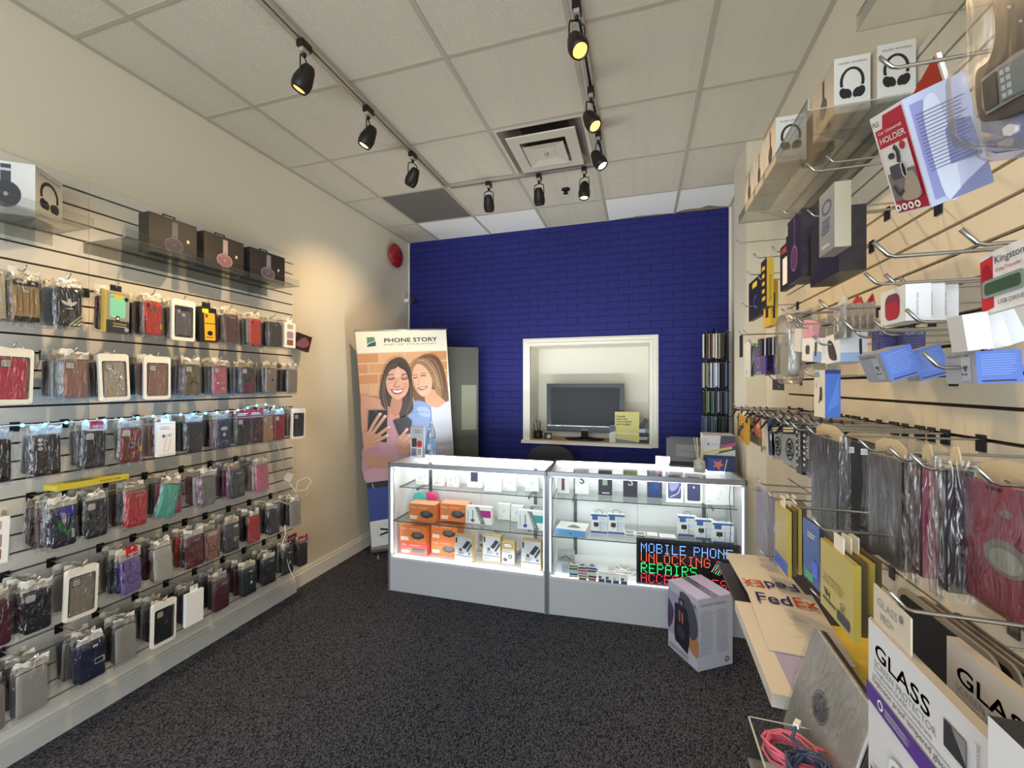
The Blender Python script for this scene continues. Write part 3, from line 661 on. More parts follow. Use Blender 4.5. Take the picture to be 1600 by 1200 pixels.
def adtab(o, w, d, h):
    mb = MB(); mb.tube([(-w*.2, d*.5, h), (-w*.19, d*.5, h+.02), (-w*.1, d*.5, h+.026), (w*.1, d*.5, h+.026), (w*.19, d*.5, h+.02), (w*.2, d*.5, h)], .0022, M('#5b7fb0', .3, name='blue_plastic'), 6); mb.build('hanger', o)
G = 'blue and white wall charger boxes'
for px, py, wp, hp, l in ((936, 833, 25, 29, 'blue and white charger box, left one of the pair'), (963, 834.5, 25, 30, 'blue and white charger box, right one of the pair'), (1074, 838, 27, 31, 'blue and white charger box, left one of the three on the right'), (1101, 843.5, 27, 31, 'blue and white charger box, middle one of the three on the right'), (1130, 850, 30, 32, 'blue and white charger box nearest the right end of the shelf')):
    sc_box(px, py, Z2, wp, hp, .045, WHITE, adp, l, 'box', G, CR, 'wall_charger_box', parts=adtab)
G = 'small flat boxes lying on the shelf'
for px, py, c, l in ((984, 838, '#7d8087', 'small flat white box with a grey lid window, leftmost of four'), (1001, 840, '#7d8087', 'small flat white box with a grey lid window, second of four'), (1020, 841, '#e9dcdc', 'small flat white box with faint red print, third of four'), (1044, 844, '#d9d9de', 'small flat white cable box, rightmost of four')):
    p = onZ(px, py, Z2); carton('flat_box', l, 'box', (p.x, p.y, Z2+.001), CR[1], .066 if px < 1040 else .1, .07, .016, WHITE, None, G, None, None, None, lambda mb, w, d, h, c=c: (face_top(mb, -w/2, 0, h).rr(w/2, d/2, w*.8, d*.7, .004, M(c, .4)), face_front(mb, -w/2, 0, 0).rect(.1*w, .2*h, .9*w, .8*h, M(c, .4))))
# counter floor
cols = ['#7d4a3c', '#3e5a86', '#c8c8cc', '#2f6a5a', '#a8863c', '#8a8d96', '#b54a3c', '#4a4d56', '#d8d2c4']
rs = random.Random(5); cn = dict(zip(cols, ('brown', 'blue', 'silver', 'green', 'gold', 'grey', 'rust red', 'charcoal', 'cream')))
for k, (px, py) in enumerate(((896, 903), (910, 906), (925, 907))):
    p = onZ(px, py, Z0); z = Z0+.001
    for j in range(5):
        c = cols[(k*3+j) % 9]
        mb = MB(); mb.prism(rrect(.054, .013, .004, 3, 0, .0065), 0, .045, M(c, .4), smooth=True); mb.prism(rrect(.056, .004, .0018, 2, 0, .0148), -.001, .046, M('#e4e6ea', .3, name='pack_lid'), smooth=True); face_top(mb, -.027, 0, .0171).ell(.027, .022, .016, .014, M(c, .4))
        tag(mb.build('earphone_pack', None, (p.x+rs.uniform(-.002, .002), p.y, z), (0, 0, CR[1]+rs.uniform(-.06, .06))), '%s earphone pack, %s in the %s stack on the counter floor' % (cn[c], ('lowest', 'second up', 'middle', 'second from top', 'topmost')[j], ('left', 'central', 'right')[k]), 'earphone pack', 'stacked earphone packs'); z += .0178
for k, px in enumerate((940, 951, 962.5, 975)):
    p = onZ(px, 909+k*1.3, Z0)
    carton('sim_pack', 'small white accessory pack, %s in the row before the cable heap' % ('first from the left', 'second from the left', 'third from the left', 'last from the left')[k], 'box', (p.x, p.y-.005, Z0+.001), CR[1], .046, .02, .055, WHITE, lambda a, w, h, c=cols[k]: (a.rect(.1*w, 0, .9*w, .35*h, M('#40506a', .4)), a.rect(.1*w, .4*h, .5*w, .7*h, M(c, .4))), 'white accessory packs')
def cable_heap(px, py, z, w, d, h, m, r, n, seed, name, label, rz=0):
    rr_ = random.Random(seed); mb = MB(); pts = []
    a = 0
    for i in range(n):
        a += rr_.uniform(.5, 1.1); q = rr_.uniform(.25, 1)
        pts.append((w/2*q*cos(a), d/2*q*sin(a), r+abs(rr_.gauss(0, .4))*h*(1.1-q)+r))
    P3 = []
    for i in range(len(pts)-1):
        p0, p1, p2, p3 = [pts[min(max(i+k, 0), len(pts)-1)] for k in (-1, 0, 1, 2)]
        for k in range(4):
            t = k/4; P3.append(tuple(.5*((2*p1[c])+(-p0[c]+p2[c])*t+(2*p0[c]-5*p1[c]+4*p2[c]-p3[c])*t*t+(-p0[c]+3*p1[c]-3*p2[c]+p3[c])*t**3) for c in range(3)))
    P3 = [(x, y, max(zz, r*1.05)) for x, y, zz in P3]
    mb.tube(P3, r, m, 5); p = onZ(px, py, z)
    return tag(mb.build(name, None, (p.x, p.y, z), (0, 0, rz)), label, 'cable')
WC = M('#eceae4', .4, name='white_cable'); BC = M('#222326', .4, name='black_cable')
cable_heap(975, 893, Z0, .24, .13, .07, WC, .0022, 90, 11, 'cable_heap', 'tangled heap of thin white charging cables on the counter floor')
cable_heap(920, 890, Z0, .13, .07, .05, BC, .0028, 34, 12, 'cable_heap', 'small tangle of black cable behind the earphone packs')
sc_box(878, 900, Z0, 22, 20, .04, M('#c9ced2', .3), lambda a, w, h: (a.rect(.1*w, .1*h, .45*w, .9*h, M('#dfe3e6', .3)), a.rect(.52*w, .1*h, .92*w, .9*h, M('#aeb4ba', .3))), 'pair of small clear packs at the left end of the counter floor')
sc_box(884, 884, Z0, 26, 22, .05, M('#b9bdb6', .3), lambda a, w, h: (a.line([(.2*w, .5*h), (.5*w, .7*h), (.8*w, .45*h)], .006, DG)), 'grey bagged plug with a dark cord behind the clear packs')

# LED sign: 5x7 dot lettering, each line a part
DOT = dict(A='01110100011000111111100011000110001', B='11110100011000111110100011000111110', C='01110100011000010000100001000101110', E='11111100001000011110100001000011111', G='01110100011000010111100011000101110', H='10001100011000111111100011000110001',
 I='01110001000010000100001000010001110', K='10001100101010011000101001001010001', L='10000100001000010000100001000011111', M='10001110111010110101100011000110001', N='10001110011010110011100011000110001', O='01110100011000110001100011000101110',
 P='11110100011000111110100001000010000', R='11110100011000111110101001001010001', S='01111100001000001110000010000111110', U='10001100011000110001100011000101110')
p = onZ(994, 915.5, Z0); q = onZ(1158, 935, Z0)
SW, SH = .62, .292; pa = Vector((p.x, p.y, 0)); loc = CR[0] + Matrix.Rotation(CR[1], 3, 'Z') @ Vector((.585, .024, Z0+.006))
t = thing('led_sign', 'lit dot-matrix sign reading MOBILE PHONE UNLOCKING REPAIRS ACCESSORIES', 'LED sign', loc, CR[1])
SGN = M('#11131c', .3, name='sign_board'); mb = MB(); mb.box(0, SW, .004, .02, 0, SH, SGN); mb.build('board', t)
mb = MB(); FR = M('#2a2c36', .35, name='sign_frame')
for a in ((0, SW, 0, .012), (0, SW, SH-.012, SH), (0, .012, .012, SH-.012), (SW-.012, SW, .012, SH-.012)): mb.box(a[0], a[1], 0, .022, a[2], a[3], FR)
mb.build('sign_frame', t)
def led_line(text, x, z, pit, m, nm):
    mb = MB(); cx = x
    for ch in text:
        if ch == ' ': cx += pit*4.5; continue
        for k, b_ in enumerate(DOT[ch]):
            if b_ == '1':
                X = cx+(k % 5)*pit; Z = z-(k//5)*pit*1.15
                mb.add([(X+.0024*cos(2*pi*i/6), .0028, Z+.0024*sin(2*pi*i/6)) for i in range(6)]+[(X, .0006, Z)], [(i, (i+1) % 6, 6) for i in range(6)], m)
        cx += pit*6.1
    mb.build(nm, t)
LB = M('#6f9bff', .5, emit=5, name='blue_led'); LR = M('#ff5a34', .5, emit=4, name='red_led'); LG = M('#2cff6a', .5, emit=5, name='green_led'); LR2 = M('#ff3038', .5, emit=4, name='crimson_led')
led_line('MOBILE PHONE', .03, SH-.03, .0078, LB, 'lettering'); led_line('UNLOCKING', .03, SH-.095, .0078, LR, 'lettering'); led_line('REPAIRS', .03, SH-.16, .0082, LG, 'lettering'); led_line('ACCESSORIES', .03, SH-.225, .0078, LR2, 'lettering')
mb = MB()
for i in range(5):
    for j in range(8):
        X = .49+i*.011-j*.005; Z = SH-.105-j*.0095-i*.005
        mb.add([(X+.0024*cos(2*pi*k/6), .0028, Z+.0024*sin(2*pi*k/6)) for k in range(6)]+[(X, .0006, Z)], [(k, (k+1) % 6, 6) for k in range(6)], (LR2, LB, LG)[(i+j//3) % 3])
mb.build('phone_symbol', t)

# ------------------------------------------------------------------ hanging phone cases
CARD = [M(c, .6, name='header_card_'+str(i)) for i, c in enumerate(('#e9e4d2', '#dedbd2', '#f2f0ea', '#cfc6b0'))]
def leaf(a, cx, cy, L, W, rot, m):
    pts = [(0, 0), (W*.5, L*.35), (W*.42, L*.7), (0, L), (-W*.42, L*.7), (-W*.5, L*.35)]
    a.blob([(cx+x*cos(rot)-y*sin(rot), cy+x*sin(rot)+y*cos(rot)) for x, y in pts], m)
def case_art(kind, col, a, w, h):
    dk = M('#26242a', .3, name='camera_dark'); lt = M('#cfcdc8', .3, name='camera_opening'); c2 = M(col, .45)
    if kind in ('sq', 'shine', 'jordan', 'spark', 'magsafe', 'split', 'gear'):
        a.rr(.25*w, .865*h, .4*w, .2*h, .07*w, dk); a.rr(.25*w, .865*h, .34*w, .17*h, .06*w, lt if kind not in ('magsafe',) else M('#b9a8dc', .4))
    if kind == 'lens3':
        for k in range(3): a.ell(.25*w, (.9-.11*k)*h, .1*w, .045*h, lt)
        a.ell(.45*w, .88*h, .02*w, .01*h, lt)
    if kind == 'hole': a.rr(.2*w, .88*h, .16*w, .15*h, .07*w, dk); a.ell(.5*w, .76*h, .17*w, .085*h, M('#6f5c56', .4, name='opening_brown')); a.rect(-.03*w, .0, .06*w, .55*h, dk); a.rect(.86*w, .18*h, 1.0*w, .34*h, M('#e0b83a', .5, name='yellow_tag'))
    if kind == 'two': a.rr(.5*w, .93*h, .86*w, .12*h, .04*w, dk); a.rr(.5*w, .04*h, .86*w, .07*h, .02*w, dk); a.ell(.2*w, .85*h, .09*w, .07*h, lt); a.ell(.48*w, .74*h, .12*w, .06*h, lt)
    if kind == 'armor':
        a.rr(.5*w, .93*h, .96*w, .13*h, .05*w, dk); a.rr(.3*w, .95*h, .3*w, .05*h, .02*w, lt); a.rr(.5*w, .06*h, .94*w, .12*h, .04*w, dk)
        for x in (.2, .38, .62, .8): a.rect((x-.02)*w, .2*h, (x+.01)*w, .8*h, M('#8d7550', .4, name='bronze_line'))
        a.ell(.5*w, .74*h, .15*w, .065*h, M('#8d7550', .4, name='bronze_line')); a.ell(.5*w, .74*h, .12*w, .05*h, lt)
        for x in (.08, .92):
            for z in (.17, .84): a.ell(x*w, z*h, .025*w, .012*h, dk)
    if kind == 'armor2':
        a.rr(.5*w, .9*h, .55*w, .13*h, .05*w, M('#d9c9bb', .4)); a.ring(.5*w, .38*h, .18*w, .05*w, dk, .1*h); a.ell(.5*w, .38*h, .09*w, .05*h, M('#b07a66', .4))
        for s_ in (-1, 1): a.line([((.5+.44*s_)*w, .95*h), ((.5+.44*s_)*w, .7*h), ((.5+.3*s_)*w, .6*h), ((.5+.3*s_)*w, .25*h), ((.5+.42*s_)*w, .15*h), ((.5+.42*s_)*w, .03*h)], .05*w, dk)
    if kind == 'ring':
        a.rr(.25*w, .86*h, .4*w, .19*h, .07*w, M('#c99a90', .4)); a.rr(.25*w, .86*h, .34*w, .16*h, .06*w, lt); a.ring(.53*w, .5*h, .15*w, .03*w, GP2, .08*h); a.ell(.53*w, .5*h, .11*w, .055*h, dk); a.rect(.9*w, .3*h, 1.05*w, .46*h, M('#e0b83a', .5, name='yellow_tag'))
        a.poly([(.5*w, .95*h), (.85*w, .95*h), (.7*w, .6*h)], M('#a5635c', .3))
    if kind == 'trefoil':
        for r_ in (-.85, 0, .85): leaf(a, .5*w, .52*h, .2*h, .15*w, -r_, WP)
        for k in range(3): a.rect(.26*w, (.535-.025*k)*h, .74*w, (.542-.025*k)*h, c2)
        a.rect(.36*w, .44*h, .64*w, .46*h, WP)
        for k in range(3): a.poly([((.42+.17*k)*w, .02*h), ((.53+.17*k)*w, .02*h), (1.0*w, (.28-.1*k)*h), (1.0*w, (.33-.09*k)*h)][::1], M('#c9c79c', .5, name='cream_stripe'))
    if kind == 'wallet': a.line([(.06*w, .04*h), (.06*w, .96*h)], .02*w, M('#3c3634', .5, name='stitch')); a.rr(.62*w, .9*h, .36*w, .05*h, .02*w, M('#9a9a9a', .4, name='wallet_label'))
    if kind == 'strap': a.rr(.8*w, .45*h, .4*w, .16*h, .03*w, M('#d9d9d6', .4)); a.rr(.78*w, .45*h, .32*w, .11*h, .03*w, c2); a.rect(.55*w, .86*h, .75*w, .92*h, WP)
    if kind == 'clasp': a.rect(.62*w, .36*h, .8*w, .52*h, M('#b8c23a', .5, name='lime_tag')); a.rr(.85*w, .46*h, .3*w, .1*h, .02*w, GP); a.rect(.6*w, .86*h, .9*w, .94*h, WP)
    if kind == 'purse': a.rr(.65*w, .45*h, .16*w, .1*h, .02*w, WP); a.rect(.5*w, .86*h, .75*w, .9*h, WP)
    if kind == 'spark':
        rs = random.Random(hash(col) % 999 if False else len(col)+int(col[1:3], 16))
        for c, y0, y1, n in (('#d8a7a7', .3, .7, 9), ('#b89b5a', .04, .3, 16), ('#efe6dc', .1, .9, 8)):
            for k in range(n): x = rs.uniform(.12, .85)*w; y = rs.uniform(y0, y1)*h; a.ell(x, y, .07*w*rs.random()+.01*w, .03*h*rs.random()+.005*h, M(c, .35), rs.random()*3, 7)
    if kind == 'jordan':
        P_ = lambda pts: [(.5*w+x*w*.011, .42*h+y*w*.011) for x, y in pts]
        bk = M('#2a241c', .4, name='logo_black')
        a.line(P_([(0, 6), (14, 2), (30, -4)]), .05*w, bk); a.line(P_([(-1, 4), (-14, -8), (-30, -14)]), .055*w, bk); a.line(P_([(0, 4), (2, 14)]), .09*w, bk); a.line(P_([(2, 14), (8, 30)]), .03*w, bk); a.line(P_([(0, 12), (-10, 7)]), .03*w, bk); a.ell(*P_([(-1, 19)])[0], .035*w, .035*w, bk); a.ell(*P_([(9, 33)])[0], .035*w, .035*w, bk)
    if kind == 'magsafe':
        a.ring(.56*w, .42*h, .3*w, .03*w, M('#2e2440', .4)); a.rr(.25*w, .84*h, .36*w, .26*h, .08*w, M('#2e2440', .4)); a.rr(.25*w, .84*h, .28*w, .22*h, .07*w, c2)
        for x in (-.01, .95): a.rect(x*w, .38*h, (x+.06)*w, .5*h, M('#2e2440', .4))
        for k, c in enumerate(('#7fe0c8', '#9ad0f0', '#e6f4ff')): a.text(('ll', 'il', '..')[k], (.5+.1*k)*w, (.82-.04*k)*h, .08*h, M(c, .4))
    if kind == 'split': a.blob([(.5*w, .55*h), (.95*w, .45*h), (.95*w, .05*h), (.1*w, .05*h), (.2*w, .35*h)], M('#7d3558', .35)); a.ell(.5*w, .5*h, .13*w, .07*h, dk)
    if kind == 'bulls': a.ell(.5*w, .7*h, .27*w, .07*h, M('#cfd3dc', .3)); a.rr(.35*w, .92*h, .3*w, .08*h, .03*w, dk); a.ell(.5*w, .48*h, .12*w, .065*h, M('#d4d0c6', .3)); a.ring(.5*w, .16*h, .3*w, .03*w, M('#8f9cb8', .3), .1*h, 12, .2, 2.9)
    if kind == 'gear': a.line([(.45*w, .1*h), (.5*w, .45*h), (.7*w, .55*h)], .03*w, M('#8f7c5c', .4)); a.ell(.6*w, .55*h, .1*w, .05*h, dk)
    if kind == 'panel': a.rr(.5*w, .86*h, .6*w, .2*h, .06*w, M('#b9aaa6', .4)); a.rr(.5*w, .5*h, .66*w, .3*h, .05*w, M('#a08c96', .4)); a.rr(.5*w, .18*h, .66*w, .24*h, .05*w, M('#8e5f4c', .4))
    if kind == 'apple': a.rr(.24*w, .88*h, .14*w, .14*h, .06*w, M('#7c3535', .3)); a.ell(.5*w, .72*h, .07*w, .035*h, M('#8c3a38', .3)); a.ell(.5*w, .765*h, .025*w, .02*h, M('#8c3a38', .3), .6)
    if kind == 'holo':
        for c, pts in (('#2b2bd8', [(.3*w, .98*h), (.95*w, .98*h), (.8*w, .75*h), (.45*w, .7*h)]), ('#26b45a', [(.3*w, .7*h), (.36*w, .4*h), (.42*w, .62*h), (.7*w, .35*h), (.85*w, .75*h), (.8*w, .4*h), (.6*w, .3*h)]), ('#c8cbe4', [(.42*w, .85*h), (.6*w, .85*h), (.6*w, .62*h), (.48*w, .6*h)])): a.blob(pts, M(c, .12, .6))
        a.rect(.8*w, .18*h, .92*w, .42*h, GP2)
    if kind == 'outline':
        for (x0, y0, x1, y1) in ((0, .98, 1, 1), (0, 0, 1, .02)): a.rect(x0*w, y0*h, x1*w, y1*h, GP2)
        a.line([(.3*w, .12*h), (.55*w, .62*h), (.82*w, .66*h), (.7*w, .3*h), (.62*w, .12*h), (.3*w, .12*h)], .012*w, DG); a.poly([(.2*w, .6*h), (.32*w, .66*h), (.45*w, .6*h), (.32*w, .54*h)], M('#4a4ad0', .4)); a.ell(.66*w, .6*h, .05*w, .02*h, DG); a.lines(.1*w, .8*h, .8*w, .92*h, 2, GP2)
    if kind == 'snake':
        rs = random.Random(4)
        for k in range(10): a.blob([(rs.uniform(.1, .9)*w, rs.uniform(.05, .75)*h) for _ in range(4)], M(rs.choice(('#c98c86', '#2c2226', '#7c2c34')), .35), 2)
_casemesh = {}
def case_mesh(kind, col, w, h, t):
    k = (kind, col, w, h, t)
    if k not in _casemesh:
        m = M(col, .28 if kind in ('shine', 'holo') else .45, coat=.2, noise=.12 if kind in ('wallet', 'spark', 'jordan') else 0, nscale=140)
        mb = MB(); r = .006 if kind in ('wallet', 'strap', 'clasp', 'purse', 'outline', 'plainbox') else .012
        mb.prism([(x, z) for x, z in rrect(w-.002, h-.002, r, 4)], -t/2, -t/2+.0015, m, smooth=True); mb.prism([(x, z) for x, z in rrect(w, h, r, 4)], -t/2+.0015, t/2, m, smooth=True)
        case_art(kind, col, Art(mb, (-w/2, -t/2-.0001, -h/2), (1, 0, 0), (0, 0, 1), (0, -1, 0), .00022), w, h)
        _casemesh[k] = mb.mesh('phone_case')
    return _casemesh[k]
_bags = {}
def bag_mesh(w, h, t, v, mat):
    k = (w, h, t, v, mat.name)
    if k not in _bags:
        rs = random.Random(v*7+3); ph = [rs.uniform(0, 6) for _ in range(6)]; mb = MB(); W, H = w+.022, h+.046
        def f(s_):
            def g(u, q):
                ex = min(1, 9*min(u, 1-u)) * min(1, 8*q, 5*(1-q)) if 0 < u < 1 and 0 < q < 1 else 0
                wob = .0022*sin(9*q*3+ph[0]+5*u)*cos(7*u*2+ph[1])
                return ((u-.5)*W*(1-.05*q) + .002*sin(11*q+ph[2]), s_*((t/2+.0045)*ex)+wob*(.55 if s_ < 0 else 1), (q-.5)*H+.002*sin(8*u+ph[3]))
            return g
        mb.grid(f(-1), 10, 14, mat); mb.grid(f(1), 5, 6, mat)
        _bags[k] = mb.mesh('bag')
    return _bags[k]
_hdr = {}
def header_mesh(w, kind, v):
    k = (round(w, 3), kind, v)
    if k not in _hdr:
        if not kind:
            rs = random.Random(v*5+int(w*1e4)); ph = [rs.uniform(0, 6) for _ in range(4)]; mb = MB(); W = w+rs.uniform(-.004, .014)
            g = lambda u, q: ((u-.5)*W*(1-.12*q*rs_[v % 4]) , .0028*sin(8*u+ph[0])*(.4+q)+.0015*sin(21*u+ph[1]), -.03+q*(.034+.007*sin(5*u+ph[2])+.003*sin(17*u+ph[3])))
            rs_ = (1, .2, 1.6, .6)
            mb.grid(g, 10, 3, CARD[v % 4], True)
            if v % 2: mb.grid(lambda u, q: tuple(Vector(g(u, q))*1+Vector((.004, .0035, .003))), 10, 3, CARD[(v+1) % 4], True)
            _hdr[k] = mb.mesh('header_card'); return _hdr[k]
        mb = MB(); c = CARD[v % 4]; W = w+.012; z0, z1 = (-.034, .014) if kind else (-.022, .012)
        mb.prism([(-W/2, z0+.004*(v % 3)), (-.016, z0), (-.016, -.004), (.016, -.004), (.016, z0), (W/2, z0), (W/2, z1-.004), (W/2-.004, z1), (-W/2+.004, z1), (-W/2, z1-.004)], -.001, .001, c)
        mb.box(-.016, .016, -.001, .001, z0, -.004, c)
        a = Art(mb, (-W/2, -.0011, z0), (1, 0, 0), (0, 0, 1), (0, -1, 0), .0002)
        if kind == 'new': a.rect(W*.3, .008, W*.85, .05, M('#c8262c', .5, name='red_sticker')); a.text('NEW', W*.42, .012, .013, WP)
        elif kind == 'red': a.rect(0, .004, W, .05, M('#a02a30', .5, name='crimson_header')); a.lines(W*.1, .012, W*.9, .03, 2, WP, .5)
        else: a.lines(W*.2, .006, W*.8, .018, 2, GP, .5)
        _hdr[k] = mb.mesh('header_card')
    return _hdr[k]
_frm = {}
def frame_mesh(w, h, t):
    k = (w, h, t)
    if k not in _frm:
        mb = MB(); W, H = w+.034, h+.055; m = M('#e6e2d6', .4, name='white_bag_rim'); y = -t/2-.0015
        o = rrect(W, H, .012, 4, 0, .004); i = rrect(W-.02, H-.05, .008, 4, 0, -.003)
        n = len(o); mb.add([(p[0], y+.0012*sin(i_), p[1]) for i_, p in enumerate(o)]+[(p[0], y-.0008, p[1]) for p in i], [(q, (q+1) % n, n+(q+1) % n, n+q) for q in range(n)], m)
        mb.add([(p[0], y+.004, p[1]) for p in o], [tuple(range(n))], BAG)
        mb.add([(p[0], y-.0006, p[1]) for p in i], [tuple(range(n))], BAG)
        mb.add([(p[0], t/2+.0015, p[1]) for p in o], [tuple(reversed(range(n)))], m)
        mb.add([(p[0], y+.0012*sin(i_), p[1]) for i_, p in enumerate(o)]+[(p[0], t/2+.0015, p[1]) for p in o], [((q+1) % n, q, n+q, n+(q+1) % n) for q in range(n)], m)
        _frm[k] = mb.mesh('zip_bag')
    return _frm[k]
def child(nm, me, parent, loc=(0, 0, 0)):
    o = bpy.data.objects.new(nm, me); COL.objects.link(o); o.parent = parent; o.location = loc; return o
TBX = M('#caa84a', .45, name='yellow_carton'); BBX = M('#1f1e20', .4, name='black_carton')
def pack(loc, rot, kind, col, packing, label, group=None, w=.078, h=.152, t=.012, v=0, hdr='', front=True, cat='phone case'):
    nm = 'packaged_phone_case' if packing != 'box' else 'boxed_phone_case'
    o = thing(nm, label, cat, loc, rot, group)
    zc = -.036-h/2
    if packing == 'cardbox':     # retail carton with printed front
        mb = MB(); W, H, T = w+.016, h+.03, .028
        side = TBX if col != '#e8a92c' else BBX
        mb.box(-W/2, W/2, -T/2, T/2, -.018-H, -.018, side); mb.box(-.022, .022, -.001, .001, -.018, .012, BBX)
        a = Art(mb, (-W/2, -T/2-.0002, -.018-H), (1, 0, 0), (0, 0, 1), (0, -1, 0), .0002)
        if col == '#7fd0b4':
            a.rect(.04*W, .0, W, .97*H, M('#8d9088', .5)); a.rr(.5*W, .65*H, .66*W, .55*H, .1*W, M(col, .45)); a.rr(.5*W, .8*H, .66*W, .14*H, .05*W, M('#6d9a8a', .45)); a.rr(.5*W, .64*H, .66*W, .4*H, .02*W, M(col, .45)); a.rr(.52*W, .87*H, .36*W, .1*H, .02*W, M('#e2b52e', .45)); a.ell(.86*W, .84*H, .09*W, .05*H, BBX)
            a.rect(.04*W, 0, W, .3*H, M('#32343a', .45)); a.text('Commuter', .3*W, .2*H, .055*H, M('#d8c85a', .5), w=.58*W, bold=.0005); a.lines(.3*W, .14*H, .9*W, .18*H, 1, GP2); a.rr(.5*W, .35*H, .14*W, .12*H, .01*W, BBX); a.ell(.5*W, .35*H, .05*W, .03*H, WP); a.ell(.88*W, .1*H, .1*W, .05*H, M('#8aa4bc', .4))
            for k in range(3): a.rect((.26+.05*k)*W, .36*H, (.275+.05*k)*W, .42*H, WP)
        else:
            a.rr(.58*W, .45*H, .62*W, .8*H, .04*W, M(col, .45)); a.rr(.34*W, .9*H, .36*W, .12*H, .03*W, M('#e6d23e', .45)); a.rr(.4*W, .76*H, .14*W, .1*H, .03*W, M('#5c4a2a', .45)); a.rect(.27*W, .53*H, .89*W, .55*H, BBX); a.ell(.58*W, .26*H, .16*W, .07*H, BBX); a.lines(.33*W, .12*H, .8*W, .16*H, 1, BBX)
        mb.build('carton', o); return o
    if packing == 'whitebox':
        mb = MB(); W, H, T = w+.008, h+.012, .018
        mb.box(-W/2, W/2, -T/2, T/2, -.02-H, -.02, WHITE); mb.box(-.02, .02, -.0008, .0008, -.02, .012, WHITE)
        case_art(kind, col, Art(mb, (-W/2+.006, -T/2-.0002, -.02-H+.006), (1, 0, 0), (0, 0, 1), (0, -1, 0), .0002), W-.012, H-.012)
        mb.build('carton', o); return o
    child('phone_case', case_mesh(kind, col, w, h, t), o, (0, 0, zc))
    if packing == 'rim': child('zip_bag', frame_mesh(w, h, t), o, (0, 0, zc+.006))
    else:
        child('clear_bag', bag_mesh(w, h, t, v % 4, BAG), o, (0, 0, zc+.008))
        if hdr or v % 3: child('header_card', header_mesh(w, hdr, v % 4), o)
    return o
MX = M
DARKS = ['#2a2526', '#3a2a2c', '#1f2126', '#4a2b30', '#55504c', '#2c3340', '#7c7a78', '#5c2028', '#a9a7a2', '#2b2b2e', '#6e5a54', '#25222a']
MIX = ['#8f8a86', '#3a3032', '#c4b8b4', '#6c2a34', '#2a2c30', '#b07f78', '#7a6c90', '#37424c', '#d9d6d0', '#4a3a34']
PINKS = ['#b35a84', '#8a4a78', '#d8a7b4', '#caa', '#6a3a54']
ROWS = ['top', 'second', 'third', 'fourth', 'fifth', 'bottom']
ROWN = {'top': 1.996, 'second': 1.6946, 'third': 1.3898, 'fourth': 1.085, 'fifth': .780, 'bottom': .4752}
